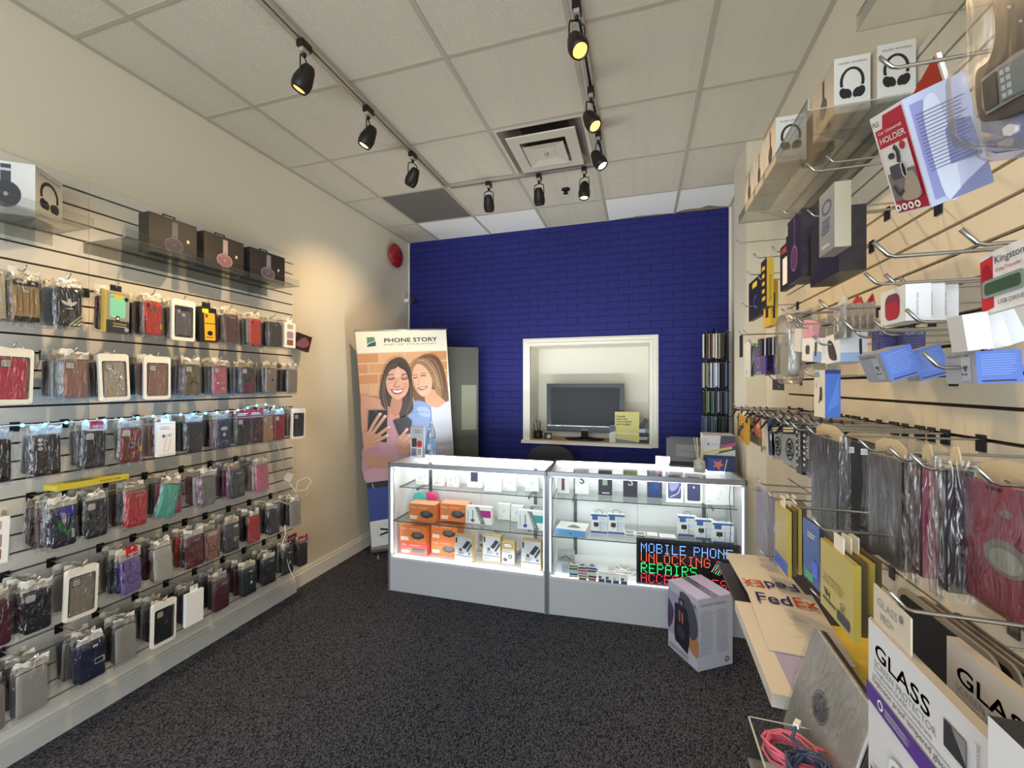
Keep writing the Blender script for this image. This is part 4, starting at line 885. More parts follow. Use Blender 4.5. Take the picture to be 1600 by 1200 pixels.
S = {
'top': [(-22, 'wallet', '#d9d2b8', 'bag', 'cream wallet case', MIX, 3, ''), (37, 'armor', '#c0a070', 'bag', 'gold and black armoured phone case', MIX, 3, ''), (106, 'trefoil', '#2b2a2e', 'bag', 'black phone case with a white three-leaf mark and stripes', ['#7d95ac', '#9fb0bd', '#3b4d5e', '#8b9aa6'], 4, ''), (181, 'sq', '#7fd0b4', 'cardbox', 'yellow-edged grey carton with a mint green phone case', ['#c9a040', '#7a3038', '#3a3032'], 2, ''),
        (238, 'hole', '#d8463c', 'bag', 'bright red phone case with a round opening', ['#3a2428', '#54303a', '#4a4446', '#2c2628'], 4, ''), (286, 'two', '#74727c', 'rim', 'grey and black phone case in a white-rimmed bag', ['#c9b89a', '#b39a7c', '#8a7260', '#ded6c4'], 4, ''), (322, 'sq', '#e8a92c', 'cardbox', 'black carton with an amber yellow phone case', ['#2a2a2c', '#3a3a34'], 2, ''),
        (359, 'wallet', '#6a504c', 'bag', 'brown wallet case facing a copper one', ['#b5796a', '#c48a76', '#6e4c48', '#503a3a'], 4, ''), (398, 'apple', '#e0584c', 'bag', 'coral red phone case with a small fruit mark', ['#c9c2b8', '#8e9aa8', '#d8cfc4', '#9a9a9a'], 4, ''), (428, 'wallet', '#5a564e', 'bag', 'dark olive speckled wallet case', ['#4a2a30', '#3a2a2c', '#5c343c'], 4, ''), (452, 'panel', '#cfcac2', 'whitebox', 'white carton showing grey and brown phone cases', ['#c8c4be', '#b8b2aa'], 2, '')],
'second': [(20, 'sq', '#d8405c', 'rim', 'raspberry red phone case in a white-rimmed bag', ['#4a4446', '#2c2a2c', '#5a5654', '#3a3638'], 5, ''), (117, 'sq', '#a97a72', 'bag', 'rose brown phone case in a crumpled bag', ['#8d95a0', '#c9ccd2', '#6f7680', '#5a2f3a'], 5, ''), (176, 'spark', '#c9c2b4', 'rim', 'clear phone case with pink and gold glitter', ['#4a4a4c', '#38343a', '#5c5a5c'], 4, ''), (245, 'sq', '#a77c70', 'rim', 'dusty rose phone case in a white-rimmed bag', ['#b6bac2', '#8a2a3c', '#c9ccd2', '#2a3a5c', '#d8d4ce'], 5, ''), (301, 'jordan', '#7a7058', 'bag', 'olive glitter phone case with a black leaping figure mark', ['#7a5c80', '#a58ca8', '#3a4a6c', '#c9a7b0', '#55404a'], 5, ''),
           (343, 'spark', '#d87a9c', 'bag', 'pink glitter phone case', ['#3a3a3c', '#8a8a8a', '#2a2a2c'], 3, ''), (386, 'split', '#4a4a54', 'bag', 'charcoal and plum phone case with a ring', ['#3a3f6c', '#8a8fb0', '#b9bcc8', '#6c7080'], 4, ''), (424, 'gear', '#a49c94', 'bag', 'grey phone case with a round ring holder', ['#8a9098', '#5c6068', '#b0aca8', '#40362c'], 4, ''), (457, 'plain', '#a8a49c', 'bag', 'pale grey clear phone case at the panel edge', ['#3a3638', '#55504c', '#6c6460', '#2c2a2c'], 4, '')],
'third': [(-8, 'shine', '#1d1c20', 'bag', 'glossy black phone case cut by the photo edge', ['#1f2024'], 1, ''), (72, 'lens3', '#2b2a2c', 'bag', 'matt black phone case with three lens openings', ['#3a3e48', '#9aa2b4'], 2, ''), (148, 'shine', '#24242c', 'bag', 'black phone case under a red NEW sticker', ['#2a2e38', '#1d2028', '#3c4250'], 3, 'new'), (205, 'ring', '#7e3034', 'bag', 'wine red phone case with a ring holder', ['#8ab0a0', '#9a9a96'], 2, ''), (258, 'outline', '#e9e7e2', 'whitebox', 'white carton printed with a phone outline', ['#d8a9a0', '#c98c84', '#e8cfc8'], 3, ''), (303, 'lens0', '#22242a', 'bag', 'black rugged phone case in shiny film', ['#2a2a2e', '#232327', '#33333a', '#2a2226'], 5, ''),
          (349, 'bulls', '#2c3a5c', 'bag', 'navy phone case with an oval window', ['#c07a80', '#d8b4b4', '#2a2a2e', '#3a3a3e'], 4, ''), (380, 'sq', '#26262a', 'bag', 'black phone case beside a maroon one', ['#8a8a88', '#2a3838', '#3a3a3c'], 3, 'red'), (401, 'snake', '#4c2830', 'bag', 'maroon and pink patterned phone case', ['#6a2a34', '#3a2428'], 2, 'red'), (417, 'spark', '#c9a184', 'bag', 'rose gold glitter phone case', ['#c9b29c', '#b08a74'], 2, ''), (437, 'sq', '#a8262e', 'bag', 'cherry red phone case', ['#6a2a30', '#8a3238'], 2, ''), (466, 'sq', '#1e1c22', 'rim', 'black phone case at the far end in a white-rimmed bag', ['#8a6c94', '#c9c2cc', '#4a4048', '#6c3a5c', '#3a3638'], 4, '')],
'fourth': [(-12, 'panel', '#a06a74', 'whitebox', 'white and mauve carton cut by the photo edge', ['#d8d4cc', '#b8b2aa'], 2, ''), (97, 'holo', '#23263c', 'bag', 'dark wallet case with blue and green iridescent glare', ['#3c4058', '#8a8fa8', '#8a6a70', '#3a3236', '#4a2c30', '#3a2528'], 7, ''), (150, 'shine', '#151618', 'bag', 'glossy black wallet case in creased film', ['#4a423c', '#383430', '#544c44', '#2c2a28'], 5, ''), (213, 'wallet', '#d02a30', 'bag', 'scarlet wallet case', ['#c4b8bc', '#8f8f95', '#5a2a48', '#742a3c', '#3a2c30'], 5, ''), (271, 'top', '#52c2ac', 'bag', 'aqua green phone case tilted to one side', ['#a83a5c', '#c04a6c', '#2a2426', '#55504c'], 4, ''), (326, 'plain', '#7e7c78', 'bag', 'grey speckled phone case with pink ones behind', ['#c9609a', '#e8e2e4', '#8a4034', '#b35a94', '#a8a8a8'], 5, ''),
           (369, 'wallet', '#3a3a3e', 'bag', 'charcoal wallet case under a creased bag', ['#d8589c', '#8a2a5c', '#542a58', '#e0c8cc', '#2a2426'], 5, ''), (408, 'wallet', '#e07a98', 'bag', 'pink wallet case at the row end', ['#e8e4e0', '#d9a7b0', '#c0b8b0', '#2c2a2c'], 4, '')],
'fifth': [(-6, 'shine', '#5c2438', 'bag', 'maroon case cut by the photo edge', ['#4a2030', '#3a1a28'], 2, ''), (57, 'sq', '#22242c', 'bag', 'black wallet case with a square camera opening', ['#6a3c34', '#5a5654', '#d8d0c4', '#8a4438', '#2c2a2c'], 4, ''), (128, 'sq', '#a99e90', 'rim', 'taupe phone case in a white-rimmed bag', ['#c9ccd0', '#8a98a0', '#d8d4cc', '#b0343c'], 5, ''), (203, 'magsafe', '#8f78c4', 'bag', 'lavender phone case with a black ring', ['#2a2a5c', '#3a3a4c', '#4a4a4e', '#8a8a86', '#a8a49c'], 5, 'new'), (253, 'plain', '#d0ccc0', 'bag', 'cream wallet case with maroon edges behind', ['#7a2c34', '#5a2a30', '#3a3436', '#44403c'], 5, ''), (302, 'wallet', '#6c2028', 'bag', 'deep maroon wallet case', ['#3a2a2c', '#e0502c', '#d84a2c'], 3, ''), (331, 'armor2', '#b07c66', 'bag', 'rose gold armoured phone case', ['#6a2a30', '#3a3634', '#8a8078'], 3, ''),
          (362, 'clasp', '#34343a', 'bag', 'black wallet case with a lime green tag', ['#c9ccd0', '#e0dedc', '#8a98a0', '#9a9a9a'], 5, ''), (397, 'plain', '#c82c34', 'bag', 'red phone case with a yellow tag', ['#2a2628', '#3a2c30', '#8a2c34'], 3, ''), (428, 'plain', '#2a2a2e', 'bag', 'black rugged phone case beneath looped cables', ['#2a2a2e', '#3a3a40', '#1f1f24', '#44444a'], 5, ''), (460, 'plain', '#b0aca0', 'bag', 'pale beige phone case at the far end of its row', ['#2a3a34', '#2a2a2e', '#a8a49c'], 3, '')],
'bottom': [(-20, 'plain', '#a8a49a', 'bag', 'grey case cut by the lower left photo edge', ['#5a5a5c', '#8a7c64'], 3, ''), (50, 'plain', '#c4c2bc', 'bag', 'large cream wallet case', ['#8a8a88', '#3a3a3c', '#2c2a2c', '#6a6a6a', '#4a4a4c'], 5, ''), (140, 'strap', '#20264a', 'bag', 'navy wallet case with a wrist strap', ['#3a3a44', '#2a2a2e', '#c8ccd0', '#55504c'], 5, ''), (196, 'plain', '#bcbab2', 'bag', 'light grey wallet case', ['#6a6460', '#4a3a34', '#3a2c2c', '#a8946c'], 5, ''), (256, 'sq', '#1c1e24', 'rim', 'black phone case in a broad white rim', ['#5a2a30', '#3a3234', '#d0ccc4', '#44403c', '#6a2c34'], 5, ''), (303, 'purse', '#1f222a', 'whitebox', 'white-edged carton with a black phone case', ['#3a4a8c', '#4a4446', '#6a5a54', '#2c2a2c', '#3a3638'], 5, ''), (346, 'wallet', '#5c1e34', 'bag', 'burgundy wallet case', ['#4a4a48', '#55524e', '#3a3a3a', '#b0aca4', '#2a2a2c'], 5, ''),
           (388, 'purse', '#1c2a28', 'bag', 'dark green wallet case with a white label', ['#2a2c2c', '#7a2440', '#5a2438', '#3a3a44'], 4, ''), (420, 'wallet', '#1e1e22', 'bag', 'plain black wallet case', ['#2a2a2e', '#1f1f24', '#8a8a88', '#26262a'], 5, ''), (450, 'purse', '#22262e', 'bag', 'blue-black wallet case below the dangling cable', ['#2a2a2e', '#c0bcb4', '#1f1f24'], 4, ''), (473, 'plain', '#2a1c24', 'bag', 'black case with a red header', ['#2a2226', '#3a2428', '#202024'], 3, 'red')],
}
ORD = ['next', 'second', 'third', 'fourth', 'fifth', 'sixth', 'seventh', 'eighth']
def LB16(a, b, tail=False):
    w = (a.split() + b.split()) if tail else None
    if tail: return ' '.join(w[:16]) if w[:16][-1] not in ('a', 'in', 'with', 'the', 'by', 'at', 'and') else ' '.join(w[:15])
    w = a.split(); keep = 16-len(b.split(',')[-1].split()); w = w[:keep]
    while w[-1] in ('a', 'in', 'with', 'the', 'by', 'at', 'and'): w.pop()
    return ' '.join(w)+b
def cname(c):
    r, g, b = (int(c[i:i+2], 16) for i in (1, 3, 5)); mx, mn = max(r, g, b), min(r, g, b)
    sh = 'very dark' if mx < 55 else 'dark' if mx < 110 else 'mid' if mx < 170 else 'pale'
    if mx-mn < 22: return {'very dark': 'black', 'dark': 'dark grey', 'mid': 'grey', 'pale': 'whitish'}[sh]
    h = 'red' if r == mx and g-b < 20 and r-g > 40 and b < r*.7 else 'pink' if r == mx and b > g else 'brown' if r == mx else 'green' if g == mx else 'blue'
    if h == 'red' and mx > 180: return 'bright red'
    return (sh+' '+h) if sh != 'mid' else h
rs = random.Random(21); NB = 0
for row, items in S.items():
    hz = ROWN[row]; n_ = 0
    for (px, kind, col, pk, desc, pal, nb, hdr) in items:
        X = -2.275; y = onX(px, 600, X).y
        if y > 2.47 and row not in ('third', 'bottom'): y = min(y, 2.49)
        hook(-2.487, y, hz, pi/2, .22, LB16('chrome slatwall hook carrying the ', desc, True), 'slatwall hooks of the left wall')
        big = row in ('bottom',) and px < 100
        w = .086 if kind in ('wallet', 'strap', 'clasp', 'purse') or big else .077; h = .158 if not big else .165
        tk = .017 if kind in ('wallet', 'strap', 'clasp', 'purse') else .012
        roll = rs.uniform(-.04, .04)
        if desc.startswith('aqua'): roll = .22
        pack((X, y, hz), (0, roll, pi/2+rs.uniform(-.1, .06)), kind, col, pk, LB16(desc, ', %s row' % row), None, w, h, tk, n_, hdr)
        n_ += 1
        xx = X-(.03 if pk == 'cardbox' else .021)
        for k in range(min(nb, 4) if nb < 7 else 6):
            c = pal[k % len(pal)]; c = '#' + ''.join(ch*2 for ch in c[1:]) if len(c) == 4 else c
            st = .0225 if nb > 5 else .034
            xb = xx-k*st
            if xb < -2.455 or NB >= 236: break
            NB += 1
            kd = rs.choice(('wallet', 'plain', 'plain')); pkk = 'bag'
            wj = rs.choice((.075, .08, .084))
            o = pack((xb, y+rs.uniform(-.009, .009), hz), (0, rs.uniform(-.05, .05), pi/2+rs.uniform(-.09, .09)), kd, c, pkk, LB16('%s phone case, %s behind the ' % (cname(c), ORD[k]), desc, True), 'phone cases queued behind the ' + desc, wj, .152 if wj < .082 else .158, .013, n_+k, hdr if rs.random() < .4 else '')
# a white-boxed case tucked behind the end of the top row
y = 2.49; mb = MB(); mb.box(-.06, .06, -.014, .014, -.12, 0, M('#3a1a22', .3, name='dark_maroon_gloss')); face_front(mb, -.06, -.12, -.014).blob([(.01, .03), (.06, .1), (.11, .06), (.07, .02)], M('#8a5a68', .3))
tag(mb.build('boxed_phone_case', None, (-2.42, 2.535, 1.93), (0, .25, radians(75))), 'glossy dark maroon box sticking out past the right edge of the slatwall', 'box')

# yellow phone case carton lying across the hooks
p = onX(97, 758, -2.27); q = onX(196, 745, -2.27)
mb = MB(); L_ = q.y-p.y+.03; mb.box(-L_/2, L_/2, -.045, .045, 0, .022, M('#c9b83a', .45, name='mustard_carton')); face_front(mb, -L_/2, 0, -.045).text('PHONE CASE', .14, .007, .009, DG); face_top(mb, -L_/2, -.045, .022).text('PHONE CASE', .04, .03, .02, M('#8a7c28', .5))
tag(mb.build('yellow_carton', None, (-2.315, (p.y+q.y)/2, 1.121), (0, 0, pi/2)), 'flat mustard yellow phone case carton lying across the fourth row of hooks', 'carton')

# blue LED strip along the slatwall
pts = [onX(a, b-3, -2.268) for a, b in ((-60, 676), (0, 669), (15, 668), (45, 667), (70, 666), (92, 664), (150, 660), (190, 658), (240, 653), (276, 651), (305, 650), (340, 647), (365, 645), (382, 642), (392, 638), (404, 636), (416, 635), (427, 638), (440, 642))]
t = thing('blue_led_strip', 'string of cyan LED lights running along the left slatwall above the third row', 'LED strip', (0, 0, 0))
mb = MB(); mb.tube(pts, .003, M('#aebfd0', .3, name='strip_film'), 6); mb.build('strip', t)
CY = M('#4fd8ff', .4, emit=9, name='cyan_led')
def along(P, d):
    out = []; acc = 0; nxt = .02
    for i in range(len(P)-1):
        L_ = (P[i+1]-P[i]).length
        while acc+L_ > nxt: out.append(P[i].lerp(P[i+1], (nxt-acc)/L_)); nxt += d
        acc += L_
    return out
mb = MB(); mb.lathe([(.001, -.003), (.006, -.001), (.0062, .002), (.003, .005)], CY, 10, axis='x'); ledm = mb.mesh('led_bulb')
for q in along(pts, .064): child('led_bulb', ledm, t, tuple(q+Vector((.004, 0, 0))))
for k in range(5):
    a_ = pts[0].lerp(pts[-1], (k+.5)/5)
    l = add_light('cyan_glow', 'AREA', a_+Vector((.045, 0, .0)), (0, radians(90), 0), .10, (.12, .5, 1.0), shape='RECTANGLE', size=.02, size_y=.55)

# white cable and adapter hanging at the end of the slatwall
WPL = M('#eeece6', .4, name='white_plastic')
A = onX(436, 690, -2.3); B = onX(450, 745, -2.42); C_ = onX(458, 752, -2.44)
t = thing('white_usb_adapter', 'white power adapter with looped cables dangling at the right end of the slatwall', 'adapter', B)
mb = MB(); mb.prism(rrect(.05, .06, .008, 4), -.015, .015, WPL, smooth=True); mb.xform(Matrix.Rotation(.5, 4, 'Y') @ Matrix.Identity(4)); mb.xform(Matrix.Rotation(radians(70), 4, 'Z')); mb.build('adapter_body', t)
def rel(px, py, X): return onX(px, py, X)-B
mb = MB()
mb.tube([rel(433, 690, -2.3), rel(438, 705, -2.33), rel(444, 728, -2.38), rel(448, 740, -2.41)], .0022, WPL, 6)
mb.tube([rel(452, 755, -2.4), rel(462, 768, -2.36), rel(478, 765, -2.33), rel(487, 752, -2.34), rel(480, 745, -2.36), rel(465, 752, -2.38), rel(462, 770, -2.38), rel(470, 778, -2.36), rel(482, 772, -2.34)], .0022, WPL, 6)
mb.tube([rel(445, 820, -2.28), rel(446, 835, -2.27), rel(441, 850, -2.27), rel(447, 868, -2.27), rel(452, 888, -2.26), rel(460, 905, -2.25), rel(463, 915, -2.25)], .0022, WPL, 6)
mb.tube([rel(425, 790, -2.28), rel(435, 782, -2.27), rel(450, 788, -2.27), rel(460, 780, -2.27), rel(450, 772, -2.3)], .0022, WPL, 6)
mb.build('cable', t)

# acrylic shelves with headphone boxes, left wall
def shelf(name, x_wall, x_front, y0, y1, z, label, lip=.035):
    t = thing('acrylic_shelf', label, 'shelf', (x_wall, y0, z), 0, 'clear acrylic shelves')
    a, b = sorted((0, x_front-x_wall)); L_ = y1-y0; s_ = 1 if x_front > x_wall else -1
    ED = M('#b7b6ac', .15, name='acrylic_edge')
    mb = MB(); mb.box(a, b, 0, L_, -.003, 0, ACRYL, front=ED, back=ED); mb.build('shelf_plate', t)
    mb = MB(); xf = x_front-x_wall; mb.box(min(xf, xf-s_*.003), max(xf, xf-s_*.003), 0, L_, 0, lip, ACRYL, top=ED, front=ED); mb.build('front_lip', t)
    mb = MB(); mb.box(0 if s_ > 0 else -.003, .003 if s_ > 0 else 0, 0, L_, -.05, 0, ACRYL); mb.box(-.008*s_ if s_ < 0 else -.012, 0.012 if s_ < 0 else 0.0, 0, L_, -.003, .0, ACRYL); mb.build('wall_flange', t)
    for q in (.15, .85):
        mb = MB(); mb.add([(0, L_*q, -.003), (xf*.8, L_*q, -.003), (0, L_*q, -.09), (0, L_*q+.003, -.003), (xf*.8, L_*q+.003, -.003), (0, L_*q+.003, -.09)], [(0, 1, 2), (5, 4, 3), (1, 4, 5, 2), (0, 3, 4, 1)], ACRYL); mb.build('gusset', t)
    return t
shelf('s', -2.487, -2.205, 1.27, 2.27, 2.222, 'clear acrylic shelf holding three black headphone boxes on the left wall')
shelf('s', -2.487, -2.205, .2, 1.16, 2.222, 'clear acrylic shelf holding the white headphone box on the left wall')
HBK = M('#34302d', .4, name='black_headphone_carton')
def hp_art(cup, band):
    def f(a, w, h):
        c = M(cup, .35); b_ = M(band, .35)
        a.rect(.46*w, .5*h, .58*w, .92*h, b_); a.rect(.5*w, .42*h, .54*w, .56*h, c); a.ell(.5*w, .3*h, .2*w, .2*h, M(band, .3)); a.ell(.495*w, .305*h, .175*w, .175*h, c); a.ell(.5*w, .3*h, .03*w, .03*h, b_); a.ell(.8*w, .5*h, .03*w, .05*h, M('#e8d8b4', .3))
    return f
def handle(o, w, d, h):
    mb = MB(); mb.box(-.03, .03, d/2-.002, d/2+.002, h, h+.006, BLK); mb.box(-.03, -.024, d/2-.002, d/2+.002, h, h+.024, BLK); mb.box(.024, .03, d/2-.002, d/2+.002, h, h+.024, BLK); mb.box(-.03, .03, d/2-.002, d/2+.002, h+.019, h+.025, BLK); mb.build('handle', o)
G = 'black headphone boxes on the left acrylic shelf'
for x0, x1, cup, band, l in ((232, 308, '#4a4450', '#6a6670', 'black headphone box picturing dark grey headphones'), (318, 381, '#9a6f76', '#b8a4a8', 'black headphone box picturing rose headphones'), (390, 445, '#6c626c', '#9a94a0', 'black headphone box picturing silver grey headphones')):
    a_ = onX(x0, 600, -2.32).y; b_ = onX(x1, 600, -2.32).y
    carton('headphone_box', l, 'headphone box', (-2.32, (a_+b_)/2, 2.2225), radians(88), b_-a_-.01, .08, .195, HBK, hp_art(cup, band), G, parts=handle)
HWH = M('#dcdad4', .45, name='white_headphone_carton'); HPK = M('#c9b8a6', .45, name='beige_headphone_carton')
def hp_side(a, w, h): a.rect(.5*w-.016, .6*h, .5*w+.014, .95*h, M('#3f4048', .4)); a.rect(.5*w-.016, .82*h, .5*w+.014, .87*h, GP2); a.ell(.5*w, .38*h, .044, .052, M('#35353b', .35)); a.ell(.5*w, .38*h, .008, .009, GP); a.text('b', .5*w-.004, .36*h, .012, WP)
def hp_front(a, w, h):
    d = M('#232226', .35, name='headphone_print'); a.ring(.5*w, .55*h, .3*w, .085*w, d, .24*h, 16, -.35, pi+.35); a.ell(.27*w, .35*h, .12*w, .1*h, d, .3); a.ell(.73*w, .35*h, .12*w, .1*h, d, -.3); a.ell(.38*w, .34*h, .1*w, .09*h, d, .3); a.ell(.62*w, .34*h, .1*w, .09*h, d, -.3)
    a.text('beats by dre', .15*w, .07*h, .05*h, M('#9a8f8c', .5), w=.7*w); a.text('studio wireless', .12*w, .87*h, .05*h, M('#b3807c', .5), w=.76*w)
p = onX(66, 335, -2.29)
mb = MB(); W_, D_, H_ = .165, .17, .205; mb.box(0, D_, 0, W_, 0, H_, HWH, top=WHITE)
mb.xform(Matrix.Identity(4)); mb2 = mb
hp_side(Art(mb, (0, 0, 0), (1, 0, 0), (0, 0, 1), (0, -1, 0)), D_, H_); hp_front(Art(mb, (D_, 0, 0), (0, 1, 0), (0, 0, 1), (1, 0, 0)), W_, H_)
mb.xform(Matrix.Translation((-D_, 0, 0)))
o = mb.build('headphone_box', None, (p.x+.0, p.y-.02, 2.2225), (0, 0, radians(38))); tag(o, 'white headphone box with an ear cup side print on the left shelf', 'headphone box')
mb = MB(); mb.box(-.1, .1, 0, .11, 0, .2, HWH); tag(mb.build('headphone_box', None, (-2.36, .52, 2.2225), (0, 0, radians(88))), 'plain white headphone box at the extreme left shelf end', 'headphone box')

# ------------------------------------------------------------------ roll-up banner
BW, BH = .80, 1.945
bl = Vector((-2.335, 3.245, .085)); tl = Vector((-2.392, 3.09, 2.015)); ud = Vector((.815, .58, .06)).normalized()
t = thing('rollup_banner', 'roll-up banner picturing two smiling women holding phones against a brick wall', 'banner', (bl.x, bl.y, 0))
U_ = ud; V_ = (tl-bl).normalized(); N_ = U_.cross(V_).normalized(); O_ = bl-Vector((bl.x, bl.y, 0))
def bp(x, y, n=0): return O_+U_*x+V_*y+N_*n
CREAM = M('#e6e2cf', .55, name='banner_cream')
mb = MB(); mb.quad(bp(0, 0), bp(BW, 0), bp(BW, BH), bp(0, BH), CREAM); mb.quad(bp(0, 0, -.0008), bp(0, BH, -.0008), bp(BW, BH, -.0008), bp(BW, 0, -.0008), M('#55554e', .7, name='banner_back'))
A_B = Art(mb, O_, U_, V_, N_, .00035)
def ZP(X, Y):
    u = (X-(75+(Y-130)*.085))/980; v = 1-(Y-(130-40*u))/2313
    return (max(0, min(1, u))*BW, max(0, min(1, v))*BH)
def ZL(X, Y): return ZP(X/3.75*6.667, (Y/3.75+140)*6.667)
def zb(pts, col, n=4, f=ZP): A_B.blob([f(*q) for q in pts], M(col, .55), n)
def zp(pts, col, f=ZP): A_B.poly([f(*q) for q in pts], M(col, .55))
def zl(pts, w, col, f=ZP): A_B.line([f(*q) for q in pts], w, M(col, .55), True)
# header
zp([(192, 190), (268, 186), (285, 240), (286, 282), (200, 290)], '#4f8a5c'); zp([(196, 262), (240, 232), (286, 228), (288, 280), (198, 292)], '#3a4a6a'); zl([(188, 290), (215, 255), (290, 225)], .006, '#e6e2cf')
x, y = ZP(370, 243); A_B.text('PHONE STORY', x, y, .036, M('#23254a', .5), w=.475, bold=.002); x, y = ZP(370, 275); A_B.text('PART OF YOUR STORY', x, y, .014, M('#7d8a5c', .5), w=.475)
# brick wall
zp([(95, 362), (1065, 325), (1100, 1010), (150, 1010)], '#d3b493')
rs = random.Random(8)
for r_ in range(6):
    X = 60 - (r_ % 2)*95
    while X < 1100:
        w_ = 255 if r_ % 2 == 0 else 240; Y = 366+r_*112
        a0 = max(X, 96+Y*.03-8); b0 = min(X+w_, 1062+r_*8)
        if b0 > a0+12:
            zp([(a0, Y-(a0-80)*.038+4), (b0, Y-(b0-80)*.038+4), (b0, Y+96-(b0-80)*.038), (a0, Y+96-(a0-80)*.038)], rs.choice(('#cf9668', '#c98c5c', '#d8a67c', '#d4a078', '#c58858')))
        X += w_+14
# woman on the right: hair, face, shirt, denim jacket
zb([(690, 480), (760, 400), (860, 365), (960, 400), (1030, 520), (1075, 700), (1098, 880), (1060, 900), (960, 860), (900, 960), (800, 940), (700, 860), (660, 640)], '#6d4c36')
zb([(820, 780), (930, 760), (1010, 850), (1075, 930), (980, 1000), (860, 960)], '#c79274')
zb([(860, 960), (980, 960), (1095, 890), (1125, 1010), (1140, 1280), (1150, 1700), (850, 1700), (820, 1200)], '#b9bac4')
zb([(690, 900), (780, 880), (880, 940), (905, 1080), (900, 1400), (840, 1700), (600, 1700), (560, 1100)], '#7c92bc')
zb([(740, 950), (860, 960), (890, 1060), (780, 1040)], '#94a8cc'); zl([(885, 940), (900, 1060), (880, 1200)], .006, '#4a5a84'); zl([(600, 1010), (760, 1000), (880, 1015)], .004, '#566a98')
zb([(672, 510), (740, 470), (830, 500), (890, 600), (905, 700), (880, 790), (810, 832), (760, 800), (700, 700), (672, 600)], '#d6a98c')
zb([(690, 640), (720, 720), (770, 810), (740, 790), (690, 700)], '#c08e70')
zb([(664, 520), (700, 440), (800, 410), (900, 480), (960, 600), (1000, 720), (1010, 830), (950, 800), (900, 640), (830, 520), (740, 470), (690, 530), (675, 640), (655, 640)], '#93704f')
for k in range(4): zl([(740+45*k, 420-12*k+10), (830+45*k, 450-6*k), (920+35*k, 560+10*k), (970+28*k, 720+20*k)], .006, ('#c4a482', '#b89470', '#ac8560', '#5d3f2c')[k])
zl([(686, 622), (710, 628), (735, 618)], .007, '#3a2a26'); zl([(775, 608), (800, 600), (830, 605)], .007, '#3a2a26'); zl([(680, 600), (710, 592), (740, 596)], .004, '#6c4a38'); zl([(770, 585), (805, 572), (835, 580)], .004, '#6c4a38')
zl([(745, 630), (755, 680), (735, 700), (760, 708)], .004, '#b98668')
zb([(740, 735), (790, 728), (855, 720), (820, 750), (775, 760)], '#8e4640'); zb([(752, 737), (800, 732), (840, 728), (800, 744)], '#f2ece4', 3)
# woman on the left
zb([(505, 405), (590, 420), (655, 520), (680, 700), (690, 880), (690, 980), (600, 1050), (500, 1060), (400, 1000), (345, 900), (335, 760), (360, 600), (410, 470)], '#453630')
zb([(140, 840), (240, 820), (340, 850), (430, 930), (540, 1010), (560, 1200), (500, 1400), (300, 1600), (160, 1400)], '#c8937a')
zb([(470, 820), (560, 820), (570, 930), (520, 1040), (450, 980)], '#b5806a')
zb([(400, 620), (440, 530), (520, 500), (600, 540), (642, 640), (640, 740), (600, 820), (530, 856), (460, 820), (410, 740)], '#d3a189')
zb([(420, 500), (510, 455), (510, 510), (440, 545), (400, 640), (385, 800), (420, 960), (350, 900), (350, 700)], '#4d3c35'); zb([(515, 455), (600, 500), (650, 600), (655, 800), (620, 900), (645, 700), (610, 560), (540, 510)], '#3a2d28')
for q in ([(370, 650), (375, 850), (420, 1000)], [(390, 600), (390, 800), (440, 1010)], [(660, 700), (670, 880), (620, 1010)]): zl(q, .005, '#7a6a60')
for x0 in (415, 560): zl([(x0, 628), (x0+35, 640), (x0+75, 625)], .008, '#2c201d'); zl([(x0-2, 598), (x0+35, 584), (x0+80, 592)], .006, '#4a342c'); zl([(x0+5, 615), (x0+35, 620), (x0+70, 612)], .005, '#9a6c58')
zl([(505, 640), (500, 690), (480, 712), (515, 722), (550, 710)], .005, '#a97560'); zb([(455, 745), (520, 752), (590, 742), (560, 790), (510, 800), (470, 782)], '#a14c46'); zb([(468, 752), (520, 760), (578, 750), (550, 778), (500, 780)], '#f4efe8', 3)
zb([(500, 520), (540, 525), (560, 600), (520, 620), (480, 600)], '#dcae96'); zb([(420, 690), (460, 680), (470, 730), (440, 740)], '#dba28c'); zb([(590, 690), (630, 690), (620, 740), (590, 730)], '#cc937c')
# pink knitted top, jeans, arms
zb([(250, 120), (330, 220), (320, 300), (110, 310), (80, 230), (180, 160)], '#b98a98', 4, ZL)
zb([(200, 60), (330, 100), (380, 200), (330, 310), (250, 320), (170, 200)], '#bf909e', 4, ZL)
zb([(80, 280), (330, 290), (420, 330), (420, 450), (240, 460), (110, 460)], '#b98a9a', 4, ZL); zb([(110, 380), (240, 360), (250, 440), (120, 452)], '#c49aa8', 4, ZL)
zp([(112, 452), (640, 430), (645, 480), (118, 490)], '#2c2a30', ZL); zl([(150, 458), (160, 490)], .006, '#b9b9b0', ZL)
zp([(118, 488), (645, 475), (655, 690), (130, 692)], '#3c4a8e', ZL); zp([(130, 692), (655, 660), (660, 860), (142, 850)], '#d9d8d4', ZL)
A_B.ring(*ZL(225, 755), .058, .003, M('#9a9a98', .5)); A_B.line([ZL(202, 742), ZL(250, 752)], .018, M('#1d1d20', .5)); A_B.line([ZL(202, 780), ZL(250, 766)], .018, M('#1d1d20', .5))
